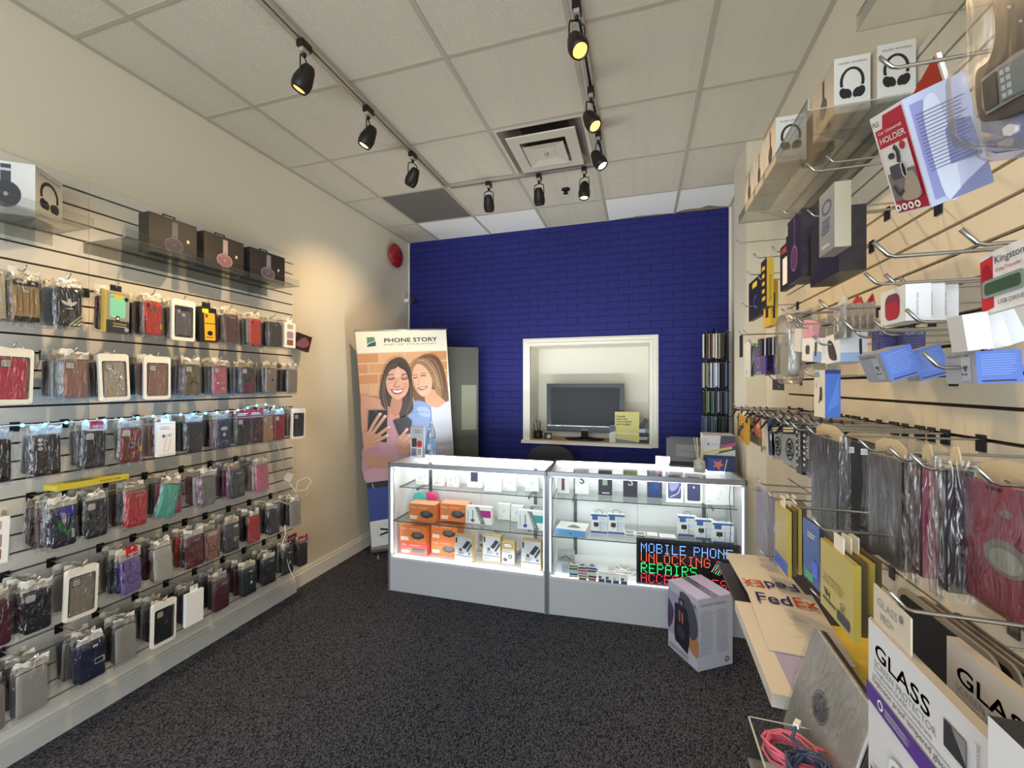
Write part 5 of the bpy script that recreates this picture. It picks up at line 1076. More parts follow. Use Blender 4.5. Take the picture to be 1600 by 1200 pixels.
# arm, hand and phones
zb([(92, 270), (170, 290), (260, 310), (255, 370), (150, 360), (100, 340)], '#b98a72', 4, ZL)
zp([(125, 15), (235, 18), (232, 215), (118, 190)], '#2b2a30', ZL); A_B.ell(*ZL(168, 28), .006, .006, M('#6a6a70', .4))
zb([(95, 140), (130, 150), (200, 170), (190, 220), (130, 250), (95, 240)], '#c4937a', 4, ZL)
for q in ([(120, 170), (160, 90), (192, 40)], [(135, 175), (185, 105), (222, 55)], [(150, 190), (205, 150), (245, 122)], [(150, 210), (200, 190), (236, 172)]): zl(q, .028, '#cb9a80', ZL); A_B.ell(*ZL(*q[-1]), .014, .012, M('#e2c2b0', .4)); zl([(q[0][0]+5, q[0][1]+8), (q[1][0]+6, q[1][1]+8), (q[2][0]+5, q[2][1]+8)], .003, '#94684f', ZL)
zp([(268, 82), (350, 60), (384, 90), (378, 165), (305, 175)], '#33323a', ZL); A_B.ell(*ZL(300, 95), .005, .005, M('#6a6a70', .4))
zb([(290, 200), (330, 170), (372, 190), (372, 290), (320, 290)], '#bf8f78', 4, ZL)
for q in ([(310, 200), (335, 165), (355, 140)], [(325, 225), (355, 195), (374, 178)], [(335, 250), (360, 225), (380, 212)]): zl(q, .026, '#cb9a84', ZL); A_B.ell(*ZL(*q[-1]), .013, .011, M('#dfb8a8', .4))
mb.build('printed_sheet', t)
mb = MB(); SIL = M('#b9b8b2', .3, .8, name='satin_aluminium'); mb.tube([bp(-.008, BH+.004, -.004), bp(BW+.008, BH+.004, -.004)], .009, SIL, 8); mb.build('top_rail', t)
mb = MB(); a_ = bp(-.01, -.045, -.03); b_ = bp(BW+.01, -.045, -.03); mb.tube([a_, b_], .038, SIL, 12, smooth=True); mb.tube([bp(.05, -.085, -.03), bp(.05, -.08, .12)], .008, SIL); mb.tube([bp(BW-.05, -.085, -.03), bp(BW-.05, -.08, .12)], .008, SIL); mb.build('base_cassette', t)
mb = MB(); mb.tube([bp(BW/2, -.02, -.05), bp(BW/2, BH, -.012)], .007, SIL, 8); mb.build('support_pole', t)
# second stand behind it, only its dark edges show
t2 = thing('blank_banner_stand', 'dark banner stand seen edge-on behind the printed banner', 'banner stand', (-1.93, 3.72, 0))
mb = MB(); mb.box(-.48, .42, 0, .02, .06, 1.93, M('#55554c', .6, name='olive_grey_board')); mb.box(.25, .40, -.002, 0, 1.1, 1.55, M('#8a8a74', .6, name='pale_print')); mb.build('board', t2)
mb = MB(); mb.box(-.48, .42, -.06, .08, 0, .06, SIL); mb.build('foot', t2); t2.rotation_euler = (0, 0, radians(30))

# ------------------------------------------------------------------ niche: television, sign and small things
t = thing('television', 'black flat-screen television on a stand inside the wall niche', 'television', (-.545, 4.30, .989))
TV = M('#121317', .3, name='piano_black', spec=.4); mb = MB(); w_, h_ = .79, .50
mb.box(-w_/2, w_/2, 0, .05, .075, .075+h_, TV); mb.build('bezel', t)
mb = MB(); mb.box(-w_/2+.045, w_/2-.045, -.002, 0, .145, .075+h_-.04, M('#1a1f26', .5, name='dark_screen', spec=.4)); mb.build('screen', t)
mb = MB(); a = face_front(mb, -w_/2, .075, -.001); a.text('SAMSUNG', w_/2-.03, .02, .011, GP2, w=.06); a.line([(.01, .062), (w_-.01, .062)], .003, M('#b9bcc0', .2, .9)); mb.build('front_badge', t)
mb = MB(); mb.lathe([(.2, 0), (.2, .012), (.06, .02), (.035, .03), (.035, .09)], TV, 28, (0, .02, 0)); 
for i in range(len(mb.v)): mb.v[i] = (mb.v[i][0], mb.v[i][1]*.55, mb.v[i][2])
mb.build('stand', t)
cable_heap(900, 681, .988, .5, .1, .03, BC, .003, 34, 5, 'power_cable', 'loose black cables lying under the television')
NZ = .989
def nich(px, py, Y=4.25): p = onY(px, py, Y); return p
# yellow sign
p = nich(979.5, 690, 4.2); YS = M('#d9d27e', .5, name='pale_yellow_card')
mb = MB(); mb.box(-.115, .115, 0, .003, 0, .3, YS); a = face_front(mb, -.115, 0, 0)
for k, s_ in enumerate(('Flexible', 'plans that', "won't stretch", 'your budget.')): a.text(s_, .015, .245-.025*k, .019, M('#2c2c30', .5), bold=.0008)
a.rect(.0, .085, .23, .092, WP); a.poly([(0, 0), (.23, 0), (.23, .01), (.1, .025), (0, .035)], M('#4a6a8a', .4))
o = mb.build('yellow_sign', None, (p.x, 4.2, NZ), (radians(-6), 0, 0)); tag(o, 'yellow card sign reading Flexible plans that won\'t stretch your budget', 'sign')
p = nich(956, 690, 4.19); mb = MB(); mb.box(-.03, .03, 0, .03, 0, .165, M('#d8d8d8', .3)); face_front(mb, -.03, 0, 0).poly([(0, .09), (.06, .11), (.06, .16), (0, .165)], M('#3a3f58', .4)); tag(mb.build('leaflet_holder', None, (p.x+.005, 4.19, NZ)), 'narrow white leaflet holder left of the yellow sign', 'leaflet holder')
p = nich(1009, 690, 4.2); t = thing('countertop_terminal', 'black countertop device with a tilted phone at the right of the niche', 'terminal', (p.x-.01, 4.21, NZ))
mb = MB(); mb.box(-.06, .06, 0, .1, 0, .1, BLK); a = face_front(mb, -.06, 0, 0); a.lines(.01, .03, .11, .06, 2, WP, .5); mb.box(-.055, .005, .0, .05, .1, .135, GP2); mb.box(.005, .055, .0, .05, .1, .14, M('#3f86a8', .4)); mb.build('device_body', t)
mb = MB(); mb.prism(rrect(.045, .12, .008, 4), 0, .01, BLK, smooth=True); mb.xform(Matrix.Translation((-.012, .03, .18)) @ Matrix.Rotation(.6, 4, 'Y')); mb.build('phone', t)
t = thing('pen_cup', 'dark cup holding pens at the left of the niche', 'pen cup', tuple(nich(841, 685, 4.28).xy)+(NZ,))
mb = MB(); mb.lathe([(.04, 0), (.045, .005), (.045, .08), (.041, .08), (.041, .01)], BLK, 18); mb.build('cup', t)
for k in range(6):
    mb = MB(); a_ = k*1.05; mb.tube([(.015*cos(a_), .015*sin(a_), .01), (.045*cos(a_), .03*sin(a_), .15+.02*(k % 3))], .004, M(('#c9c4b0', '#3a4a5c', '#2a2a2e', '#b04a3c', '#d8d2b8', '#50504c')[k], .4), 6); mb.build('pen', t)
p = nich(853, 682, 4.26); mb = MB(); mb.box(-.035, .035, 0, .05, 0, .06, BLK); mb.lathe([(.02, 0), (.02, .05)], GP2, 12, (.02, -.03, .03), 'y'); tag(mb.build('webcam', None, (p.x+.02, 4.24, NZ)), 'small black desk gadget with a round lens beside the pen cup', 'gadget')

# ------------------------------------------------------------------ things on top of and behind the counters
TZ = .967
p = onZ(651, 716, TZ); carton('blister_case_box', 'tall clear-fronted box with two phone cases on the left counter', 'box', (p.x, p.y, TZ), .05, .11, .04, .25, M('#c4c6cc', .35), lambda a, w, h: (a.rect(.0, .0, w, .06*h, WP), a.rect(.12*w, .36*h, .5*w, .64*h, M('#3a3e4a', .3)), a.rr(.72*w, .46*h, .4*w, .22*h, .02, M('#c43c3c', .3)), a.rect(.05*w, .06*h, .5*w, .32*h, M('#a88a86', .4)), a.blob([(.1*w, .1*h), (.3*w, .3*h), (.45*w, .12*h)], M('#5a68a0', .4)), a.rect(.55*w, .07*h, .95*w, .32*h, WP), a.lines(.58*w, .1*h, .9*w, .3*h, 4, DG, .6), a.lines(.3*w, .8*h, .9*w, .92*h, 2, GP)))
p = onZ(674, 717, TZ); BOT = film('bottle_plastic', (.86, .91, .97), .12, .1, 10, .4, .3)
t = thing('water_bottle', 'clear water bottle with a blue label on the left counter', 'bottle', (p.x, p.y, TZ))
mb = MB(); mb.lathe([(.03, 0), (.033, .006), (.033, .2), (.030, .215), (.014, .262), (.012, .285)], BOT, 20); mb.build('bottle_body', t)
mb = MB(); mb.lathe([(.0335, .07), (.0338, .072), (.0338, .165), (.0335, .167)], M('#7c9fc4', .4, name='blue_label'), 20); a = face_front(mb, -.02, .07, -.0345); a.rect(.004, .01, .036, .05, M('#b9c9dc', .4)); mb.build('label', t)
mb = MB(); mb.lathe([(.014, .282), (.014, .3), (.012, .302)], M('#c4d2e0', .4), 14); mb.build('cap', t)
p = onZ(1132, 735, TZ)
def pr(mb, w, d, h):
    a = face_front(mb, -w/2, 0, 0); a.rect(0, .0, w, .42*h, M('#35405c', .4)); a.poly([(.3*w, .42*h), (w, .6*h), (w, h), (.55*w, h), (.5*w, .5*h)], M('#4a4650', .4)); a.poly([(.55*w, .62*h), (w, .72*h), (w, .82*h), (.55*w, .7*h)], M('#b04a7c', .4)); a.poly([(0, .44*h), (w*.9, .62*h), (w*.9, .7*h), (0, .5*h)], M('#c9c05c', .4)); a.ell(.16*w, .74*h, .035*w, .05*h, M('#5c82b4', .4)); a.text('printer ink', .28*w, .72*h, .06*h, GP, w=.3*w)
    b = face_right(mb, w/2, 0, 0); b.rect(.15*d, .15*h, .7*d, .35*h, DG); b.rect(.2*d, .18*h, .4*d, .3*h, WP)
carton('printer_box', 'printer box with a colourful front on the right counter corner', 'box', (p.x-.03, p.y+.02, TZ), radians(-2), .2, .2, .235, M('#c9cacc', .45), None, None, None, None, None, pr)
carton('ink_box', 'blue and black ink box with a red starburst before the printer box', 'box', (p.x-.03, p.y-.05, TZ), radians(3), .17, .05, .085, M('#343c66', .4), lambda a, w, h: (a.rect(0, 0, .55*w, h, M('#2f4aa0', .4)), a.blob([(.2*w, .3*h), (.28*w, .6*h), (.2*w, .85*h), (.38*w, .75*h), (.5*w, .95*h), (.5*w, .65*h), (.62*w, .5*h), (.48*w, .4*h), (.42*w, .1*h), (.34*w, .35*h)], M('#d8705c', .4)), a.line([(.62*w, 0), (.72*w, h)], .004, WP)))
p = onZ(1093, 737, TZ); t = thing('reed_diffuser', 'glass reed diffuser with six pale sticks on the right counter', 'diffuser', (p.x, p.y-.0, TZ))
mb = MB(); mb.lathe([(.036, 0), (.038, .004), (.038, .07), (.03, .078), (.014, .084), (.014, .095)], M('#a8aa9c', .2, name='mottled_glass', noise=.6, nscale=120), 18); mb.build('jar', t)
for k in range(6):
    mb = MB(); a_ = k*1.05; mb.tube([(.006*cos(a_), .006*sin(a_), .03), (.035*cos(a_), .012*sin(a_), .23)], .0022, M('#d4c4a0', .6), 5); mb.build('reed', t)
t = thing('laptop', 'dark open laptop behind the right counter top', 'laptop', tuple(onZ(1076, 727, TZ).xy+Vector((0, .06)))+(TZ,), radians(-4))
mb = MB(); mb.box(-.13, .13, 0, .012, 0, .2, M('#2c2c30', .4)); face_front(mb, -.15, 0, 0).rect(.0, .012, .248, .188, M('#454448', .25)); a = face_front(mb, -.15, 0, -.0005); a.rect(.07, .05, .28, .14, M('#6c665e', .3)); a.line([(.08, .1), (.27, .08)], .004, M('#2c2a30', .3)); mb.xform(Matrix.Rotation(radians(-14), 4, 'X')); mb.build('screen', t)
mb = MB(); mb.box(-.13, .13, -.16, 0, 0, .014, M('#2c2c30', .4)); mb.build('keyboard_deck', t)
p = onZ(1036, 727, TZ); carton('small_pack', 'little pink and purple pack left of the laptop', 'pack', (p.x, p.y+.03, TZ), 0, .1, .02, .06, M('#c9b8a8', .4), lambda a, w, h: (a.rect(.3*w, 0, .8*w, h, M('#8a5a9c', .4)), a.rect(.2*w, 0, .3*w, h, M('#c95a4c', .4))))
t = thing('office_chair', 'black office chair whose rounded backrest shows behind the counters', 'chair', (-.80, 3.78, 0))
CH = M('#232126', .6, name='black_upholstery'); mb = MB(); mb.prism([(x, z) for x, z in rrect(.46, .5, .17, 8, 0, .735)], 0, .07, CH, smooth=True); mb.build('backrest', t)
mb = MB(); mb.prism([(x, z) for x, z in rrect(.48, .08, .03, 4, 0, .47)], -.48, 0, CH, smooth=True); mb.build('seat', t)
mb = MB(); mb.lathe([(.03, .08), (.03, .43)], BLACKM, 12, (0, -.24, 0)); mb.tube([(0, -.02, .5), (0, .09, .5), (0, .09, .7)], .02, BLACKM, 8); mb.build('column', t)
for k in range(5): mb = MB(); a_ = 2*pi*k/5; mb.tube([(0, -.24, .1), (.28*cos(a_), -.24+.28*sin(a_), .065)], [.025, .015], BLACKM, 8); mb.lathe([(.01, -.02), (.028, -.012), (.028, .012), (.01, .02)], BLACKM, 12, (.28*cos(a_), -.24+.28*sin(a_), .03), 'x'); mb.build('castor_leg', t)

# black rack of slim packs in the far right corner
t = thing('accessory_rack', 'black four-tier wire rack in the far right corner of the blue wall', 'rack', (.62, 3.94, 0))
mb = MB(); mb.tube([(0, .06, 0), (0, .06, 2.04)], .012, BLACKM, 8); mb.lathe([(.15, 0), (.15, .02), (.02, .03)], BLACKM, 24, (0, .0, 0)); mb.build('upright', t)
tiers = []
for k, (yt, yb) in enumerate(((522, 562), (567, 607), (611, 647), (650, 690))):
    zt = onY(1120, yt, 3.94).z; zb_ = onY(1120, yb, 3.94).z; tiers.append((zt, zb_))
    mb = MB()
    for s_ in (-.08, 0, .08): mb.tube([(s_, .06, zt+.005), (s_, -.06, zt+.005), (s_-.005, -.075, zt+.02)], .003, CHROME, 5)
    mb.box(-.1, .1, .045, .055, zb_, zt+.02, BLACKM); mb.tube([(-.11, -.05, zt+.004), (.11, -.05, zt+.004)], .003, BLACKM, 5); mb.build('tier', t)
rs = random.Random(14); RC = [['#b9b4a8', '#4a3a2c', '#8a8274', '#7a4038', '#c9c6bc', '#d8d6d0', '#a89c7c', '#4a4238', '#2a2628', '#1f1d22'], ['#b9b4a8', '#8a925c', '#2a2c30', '#c9ccd4', '#b8bcc4', '#dfe0e4', '#8a98b4', '#1f1d22', '#24222a', '#4a6c94'], ['#26282a', '#5c6a3c', '#6a6e5c', '#3c5a48', '#2f5a44', '#22242a', '#8a86a0', '#2c2a30', '#44505c', '#6a7a94'], ['#5a6478', '#6a768a', '#3c4658', '#6c7a8c', '#4c6474', '#384a4c', '#2c3438', '#3a3c48', '#24242c', '#1c1c22']]
CN = ('top', 'second', 'third', 'lowest')
for k, (zt, zb_) in enumerate(tiers):
    for j in range(10):
        x = .62-.098+.0195*j; hh = zt-zb_-.012-(.01 if (j*3+k) % 4 == 0 else 0); mb = MB(); m = M(RC[k][j], .3, coat=.3)
        mb.box(-.0065, .0065, -.045, .045, -hh, 0, m); mb.box(-.003, .003, -.02, .02, 0, .01, CARD[(j+k) % 4])
        tag(mb.build('slim_pack', None, (x, 3.92, zt-.004), (0, 0, rs.uniform(-.12, .12))), '%s slim pack, %s from the left on the %s tier of the corner rack' % (cname(RC[k][j]), ('first', 'second', 'third', 'fourth', 'fifth', 'sixth', 'seventh', 'eighth', 'ninth', 'tenth')[j], CN[k]), 'slim pack', 'slim packs on the corner rack')

# speaker carton on the floor
p = Vector((.31, 2.448, 0)); H = .39
t = thing('speaker_box', 'printed wireless speaker box on the carpet in front of the right counter', 'box', p, radians(54))
mb = MB(); w1, w2 = .245, .235
# local: near corner at origin, one face along +x (right), other along +y (left)
mb.box(0, w2, 0, w1, 0, H, M('#a6a8b4', .5, name='pale_grey_board'), top=M('#c9c0dc', .45, name='lilac_lid'))
a = Art(mb, (0, 0, 0), (1, 0, 0), (0, 0, 1), (0, -1, 0))
a.rect(0, 0, w2, H, M('#b9bac4', .5)); a.text('DANCER WIRELESS', .02, H-.045, .014, DG, w=.17)
for c in (.02, .125): a.lines(c, .08, c+.085, H-.07, 24, GP, .28, .3)
a.ring(w2-.04, .035, .013, .005, DG); a.text('C', w2-.045, .028, .014, DG)
for k in range(4): a.rect(.015, .08+k*.07, .02, .085+k*.07, DG)
b = Art(mb, (0, w1, 0), (0, -1, 0), (0, 0, 1), (-1, 0, 0)); W = w1
b.rect(0, 0, W, H, M('#b4b3c0', .5)); b.rect(0, .09, W, H-.05, M('#9a98b0', .5)); b.blob([(0, H*.3), (W*.15, H*.4), (W*.2, H*.6), (W*.05, H*.72), (0, H*.7)], M('#4c3c5c', .4)); b.blob([(W*.72, H*.25), (W, H*.18), (W, H*.45), (W*.8, H*.5)], M('#a87852', .5)); b.blob([(W*.4, H*.9), (W*.7, H*.95), (W*.95, H*.75), (W, H*.5), (W*.75, H*.4)], M('#4a4a58', .5))
b.rr(.47*W, .46*H, .46*W, .58*H, .02, M('#2a2832', .4)); b.poly([(.25*W, .5*H), (.22*W, .3*H), (.4*W, .16*H), (.68*W, .12*H), (.74*W, .3*H), (.74*W, .6*H)], M('#25232c', .4)); b.rect(.38*W, .74*H, .56*W, .85*H, M('#25232c', .4)); b.rect(.42*W, .76*H, .52*W, .82*H, M('#7c7a8c', .4))
b.ell(.47*W, .6*H, .12*W, .07*H, M('#3c3a48', .35)); b.ell(.47*W, .36*H, .14*W, .09*H, M('#3c3a48', .35)); b.rect(.4*W, .5*H, .44*W, .68*H, M('#b0623c', .4)); b.rect(.5*W, .5*H, .53*W, .66*H, M('#c97c4c', .4)); b.text('CE', .82*W, .86*H, .02, DG); b.lines(.06*W, .03*H, .9*W, .1*H, 2, GP, .5)
mb.build('carton', t)
mb = MB(); mb.box(w2/2-.025, w2/2+.025, -.0006, w1+.0006, H, H+.0006, film('tape', (.9, .88, .95), .25, .2, 30, .6)); mb.build('packing_tape', t)
t.rotation_euler = (0, 0, atan2(.13, .19))
t.location = (.3, 2.45, 0)

# ------------------------------------------------------------------ right wall: things on hooks, faces look to -X
def rb(name, label, cat, far, near, yt, yb, D, T, m, art=None, group=None, tilt=0, yaw=0, parts=None, artn=None, side=None, top=None, hk=None, tab=False, wy=None, pitch=0):
    """far/near: image columns of the front face's far and near edges; yt/yb: rows of the near edge's top and bottom"""
    pn = onX(near, yt, D); pb = onX(near, yb, D); yf = onX(far, 600, D).y
    w = (yf-pn.y) if wy is None else wy; h = pn.z-pb.z
    mb = MB(); mb.box(-w/2, w/2, 0, T, 0, h, m, **{k: v for k, v in dict(top=top, left=side, right=side).items() if v})
    if art: art(face_front(mb, -w/2, 0, 0), w, h)
    if artn: artn(Art(mb, (w/2, 0, 0), (0, 1, 0), (0, 0, 1), (1, 0, 0)), T, h)
    if tab: mb.box(-.02, .02, T/2-.001, T/2+.001, h, h+.03, CARD[0]); 
    M0 = Matrix.Translation((0, 0, h)) @ Matrix.Rotation(tilt, 4, 'Y') @ Matrix.Translation((0, 0, -h)) if tilt else None
    if M0: mb.xform(M0)
    if pitch: mb.xform(Matrix.Translation((0, 0, h)) @ Matrix.Rotation(pitch, 4, 'X') @ Matrix.Translation((0, 0, -h)))
    o = mb.build(name, None, (D, (yf+pn.y)/2 if wy is None else pn.y+w/2, pb.z), (0, 0, -pi/2+yaw)); tag(o, label, cat, group)
    if parts: parts(o, w, T, h)
    if hk is not False:
        zc = pn.z+(.03 if tab else .012) if hk is None else hk
        hook_r(o.location.y, zc, .762-D+.03, 'chrome slatwall hook holding the ' + ' '.join(label.split()[:10]))
    return o
used_hooks = []
def hook_r(y, z, L, label):
    z = groove(z, gr_)
    for (a, b) in used_hooks:
        if abs(a-y) < .012 and abs(b-z) < .02: return
    used_hooks.append((y, z))
    w = label.split()[:16]
    while w[-1] in ('a', 'in', 'with', 'the', 'by', 'at', 'and', 'of', 'on'): w.pop()
    hook(.762, y, z, -pi/2, L, ' '.join(w), 'slatwall hooks of the right wall')
# acrylic shelves with headphone boxes
shelf('s', .762, .48, 1.45, 2.37, 2.38, 'long clear acrylic shelf with white headphone boxes on the right wall')
shelf('s', .762, .48, .35, 1.16, 2.38, 'nearer clear acrylic shelf high on the right wall')
ZS = 2.3805
def hpbox(x, y, w, d, h, label, yaw=0, dark=False):
    def f(mb, w, d, h):
        if dark: return
        hp_front(face_front(mb, -w/2, 0, 0), w, h); a = face_left(mb, -w/2, d, 0); k = M('#2b2a30', .35, name='headphone_print'); a.rect(.47*d, .5*h, .57*d, .92*h, k); a.ell(.52*d, .38*h, .17*d, .2*h, k)
    o = carton('headphone_box', label, 'headphone box', (x+w/2, y, ZS), yaw, w, d, h, M('#2a2530', .4) if dark else HWH, None, 'headphone boxes on the right acrylic shelf', None, M('#cdbda6', .5, name='beige_side') if not dark else None, None, f); return o
hpbox(.482, 1.765, .098, .14, .168, 'white headphone box, nearest of the three at the front shelf edge')
hpbox(.482, 1.935, .098, .12, .168, 'white headphone box, second along the front shelf edge')
hpbox(.482, 2.085, .098, .15, .168, 'white headphone box, farthest along the front shelf edge')
hpbox(.565, 1.5, .092, .16, .168, 'white headphone box at the near end, left one of the pair')
hpbox(.664, 1.48, .092, .16, .17, 'white headphone box at the near end, against the slatwall')
hpbox(.59, 1.72, .06, .12, .15, 'dark headphone box standing behind the white pair', dark=True)
mb = MB(); mb.box(-.05, .05, 0, .1, 0, .14, M('#2c2a2e', .4)); tag(mb.build('headphone_box', None, (.63, .93, ZS)), 'dark box on the nearer shelf, cut by the top of the photo', 'headphone box')

DKC = M('#26222c', .35, name='dark_violet_card', coat=.2)
def hp_dark(cup): return lambda a, w, h: (a.line([(.5*w, .5*h), (.52*w, .98*h)], .03*w, M(cup, .35)), a.ell(.5*w, .35*h, .26*w, .2*h, M(cup, .3)), a.ell(.5*w, .35*h, .22*w, .17*h, M('#5c3a5a', .3)))
rb('headphone_box', 'black headphone box with a plum ear cup, hanging below the shelf', 'headphone box', 1231, 1252, 326, 432, .48, .06, DKC, hp_dark('#8a6a88'), side=M('#302b33', .35, noise=.5, nscale=30, name='smudged_black'))
rb('headphone_box', 'large plain black headphone box right of the plum one', 'headphone box', 1266, 1311, 322, 424, .5, .06, DKC, None, side=M('#302b33', .35, noise=.5, nscale=30, name='smudged_black'))
rb('small_carton', 'small black and red box with a white label, left of the headphone boxes', 'box', 1219, 1233, 375, 447, .5, .02, BBX, lambda a, w, h: (a.rect(.3*w, .1*h, .8*w, .7*h, WP), a.rect(.2*w, .8*h, .7*w, .93*h, M('#b03a3a', .4))))
rb('small_carton', 'slim grey carton with beige bottom hanging in front of the black boxes', 'box', 1280, 1304, 284, 386, .40, .03, M('#8b8e8e', .4), lambda a, w, h: (a.ring(.5*w, .72*h, .28*w, .08*w, M('#5a5a80', .4), .1*h), a.lines(.2*w, .3*h, .8*w, .55*h, 5, M('#5a5a80', .4), .5), a.lines(.2*w, .08*h, .8*w, .14*h, 2, WP)), side=M('#b3aa96', .5))
YB_ = M('#d6b22e', .45, name='bright_yellow_card')
rb('boxed_phone_case', 'black case box with a blue ring and yellow badge, farthest on the wall', 'case box', 1170, 1192, 424, 490, .56, .02, BBX, lambda a, w, h: (a.ring(.55*w, .4*h, .16*w, .05*w, M('#3c5a9c', .4), .14*h, 14, 1.4, 5), a.rr(.45*w, .85*h, .34*w, .14*h, .01, M('#d8c83a', .4))))
rb('boxed_phone_case', 'yellow-spined black case box with black lettering on its spine', 'case box', 1189, 1198, 402, 478, .52, .026, BBX, lambda a, w, h: a.lines(.2*w, .1*h, .8*w, .9*h, 5, YB_, .5), artn=lambda a, w, h: (a.rect(0, 0, w, h, YB_), a.text('Symmetry', .62*w, .1*h, .3*w, BBX, w=.55*h, rot=pi/2)))
rb('boxed_phone_case', 'lower yellow and black case box behind the lettered one', 'case box', 1193, 1204, 436, 508, .56, .03, YB_, lambda a, w, h: a.rect(.3*w, .2*h, .7*w, .8*h, BBX), artn=lambda a, w, h: a.rect(.3*w, .15*h, .6*w, .7*h, BBX))
# car holder box, hanging askew
t = thing('car_holder_box', 'tilted car phone holder box, red-edged front and pale blue side', 'box', (.372, .753, 0))
h = .166; wy = .078; wx = .078; pt = onX(1409, 156, .372); mb = MB(); RDP = M('#b32638', .45, name='carmine_print'); PBL = M('#b9c0dc', .45, name='pale_blue_card')
mb.box(0, wx, 0, wy, -h, 0, PBL, left=M('#e4e0dc', .5), top=M('#d8d4cc', .5), bottom=M('#c9b490', .5))
a = Art(mb, (0, wy, -h), (0, -1, 0), (0, 0, 1), (-1, 0, 0)); W = wy
a.rect(.06*W, .02*h, .96*W, .86*h, RDP); a.poly([(.3*W, .86*h), (.4*W, .97*h), (.96*W, .97*h), (.96*W, .86*h)], RDP); a.text('HOLDER', .12*W, .72*h, .055*h, WP, w=.76*W, bold=.0006); a.text('Car Universal', .14*W, .81*h, .03*h, WP, w=.7*W); a.text('PLS', .06*W, .9*h, .045*h, DG)
a.rect(.1*W, .14*h, .9*W, .68*h, M('#dcdad6', .5)); a.rect(.1*W, .14*h, .9*W, .42*h, M('#77716f', .5)); a.ell(.74*W, .64*h, .08*W, .04*h, RDP); a.rr(.42*W, .42*h, .4*W, .14*h, .004, M('#4a4a50', .4)); a.rr(.62*W, .42*h, .16*W, .17*h, .008, M('#c9c9cc', .4)); a.rr(.62*W, .42*h, .09*W, .12*h, .006, DG); a.line([(.55*W, .5*h), (.6*W, .6*h), (.52*W, .66*h)], .008*1, DG, True); a.ell(.4*W, .58*h, .1*W, .03*h, DG); a.blob([(.4*W, .14*h), (.9*W, .14*h), (.9*W, .36*h), (.7*W, .38*h), (.55*W, .28*h)], M('#a9988a', .5)); a.line([(.24*W, .3*h), (.35*W, .2*h), (.5*W, .24*h)], .006, M('#3a3a40', .4), True)
for k in range(4): a.ell((.2+.2*k)*W, .075*h, .08*W, .035*h, WP); a.rr((.2+.2*k)*W, .075*h, .07*W, .035*h, .003, DG)
b = Art(mb, (0, 0, -h), (1, 0, 0), (0, 0, 1), (0, -1, 0)); b.rect(.08*wx, .05*h, .3*wx, .93*h, M('#8d90c4', .45)); b.blob([(.25*wx, .05*h), (.22*wx, .6*h), (.3*wx, .9*h), (.5*wx, .92*h), (.55*wx, .6*h), (.5*wx, .05*h)], M('#cfd6e8', .45)); b.poly([(.45*wx, .3*h), (.5*wx, .6*h), (.62*wx, .66*h), (.92*wx, .62*h), (.95*wx, .28*h)], M('#8288b0', .45)); b.poly([(.3*wx, 0), (wx, 0), (wx, .2*h), (.6*wx, .1*h)], M('#7a80a8', .45))
b.lines(.12*wx, .3*h, .94*wx, .84*h, 17, M('#5c6088', .5), .22, .25)
mb.xform(Matrix.Rotation(radians(14), 4, 'X')); mb.xform(Matrix.Rotation(radians(-21), 4, 'Y')); mb.build('carton', t)
mb = MB(); mb.add([(.02, .03, .0), (.085, .05, -.005), (.085, .05, .07), (.083, .052, .0)], [(0, 1, 2), (2, 1, 0)], M('#b3402e', .4, name='red_orange_tab')); mb.add([(.088, .05, -.005), (.094, .05, -.005), (.094, .05, .072), (.088, .05, .072)], [(0, 1, 2, 3)], WP); mb.xform(Matrix.Rotation(radians(-14), 4, 'Y')); mb.build('hang_tab', t)
t.location = (.372, pt.y, pt.z)
q = onX(1400, 127, .36); hook_r(.775, q.z, .40, 'chrome slatwall hook piercing the tilted car holder box')
# armband blister, nearest the lens
def blister(D, outline, T, mat, name, label, parts):
    c = onX(sum(p[0] for p in outline)/len(outline), sum(p[1] for p in outline)/len(outline), D)
    t = thing(name, label, 'blister pack', (D, c.y, c.z), -pi/2)
    def loc2(px, py, s_=1): p = onX(px, py, D); return (-(p.y-c.y)*s_, (p.z-c.z)*s_)
    for nm, pts, y0, y1, m, sm in parts:
        mb = MB(); P = [loc2(*q) for q in pts]; P = smooth_loop(P, 4) if sm else P
        ar = sum(P[i][0]*P[(i+1) % len(P)][1]-P[(i+1) % len(P)][0]*P[i][1] for i in range(len(P)))
        if ar < 0: P = P[::-1]
        mb.prism(P, y0, y1, m, smooth=True); mb.build(nm, t)
    return t
SHELLP = film('blister_shell', (.95, .95, .97), .06, .25, 12, .12, .15); BLU = M('#3f8ad8', .4, name='vivid_blue_card'); NEO = M('#27282c', .55, name='black_neoprene'); LG_ = M('#8f9296', .35, name='grey_piping')
D = .40
ob_ = [(1546, -40), (1546, 60), (1540, 84), (1516, 104), (1511, 130), (1516, 205), (1526, 226), (1600, 232), (1660, 215), (1660, -40)]
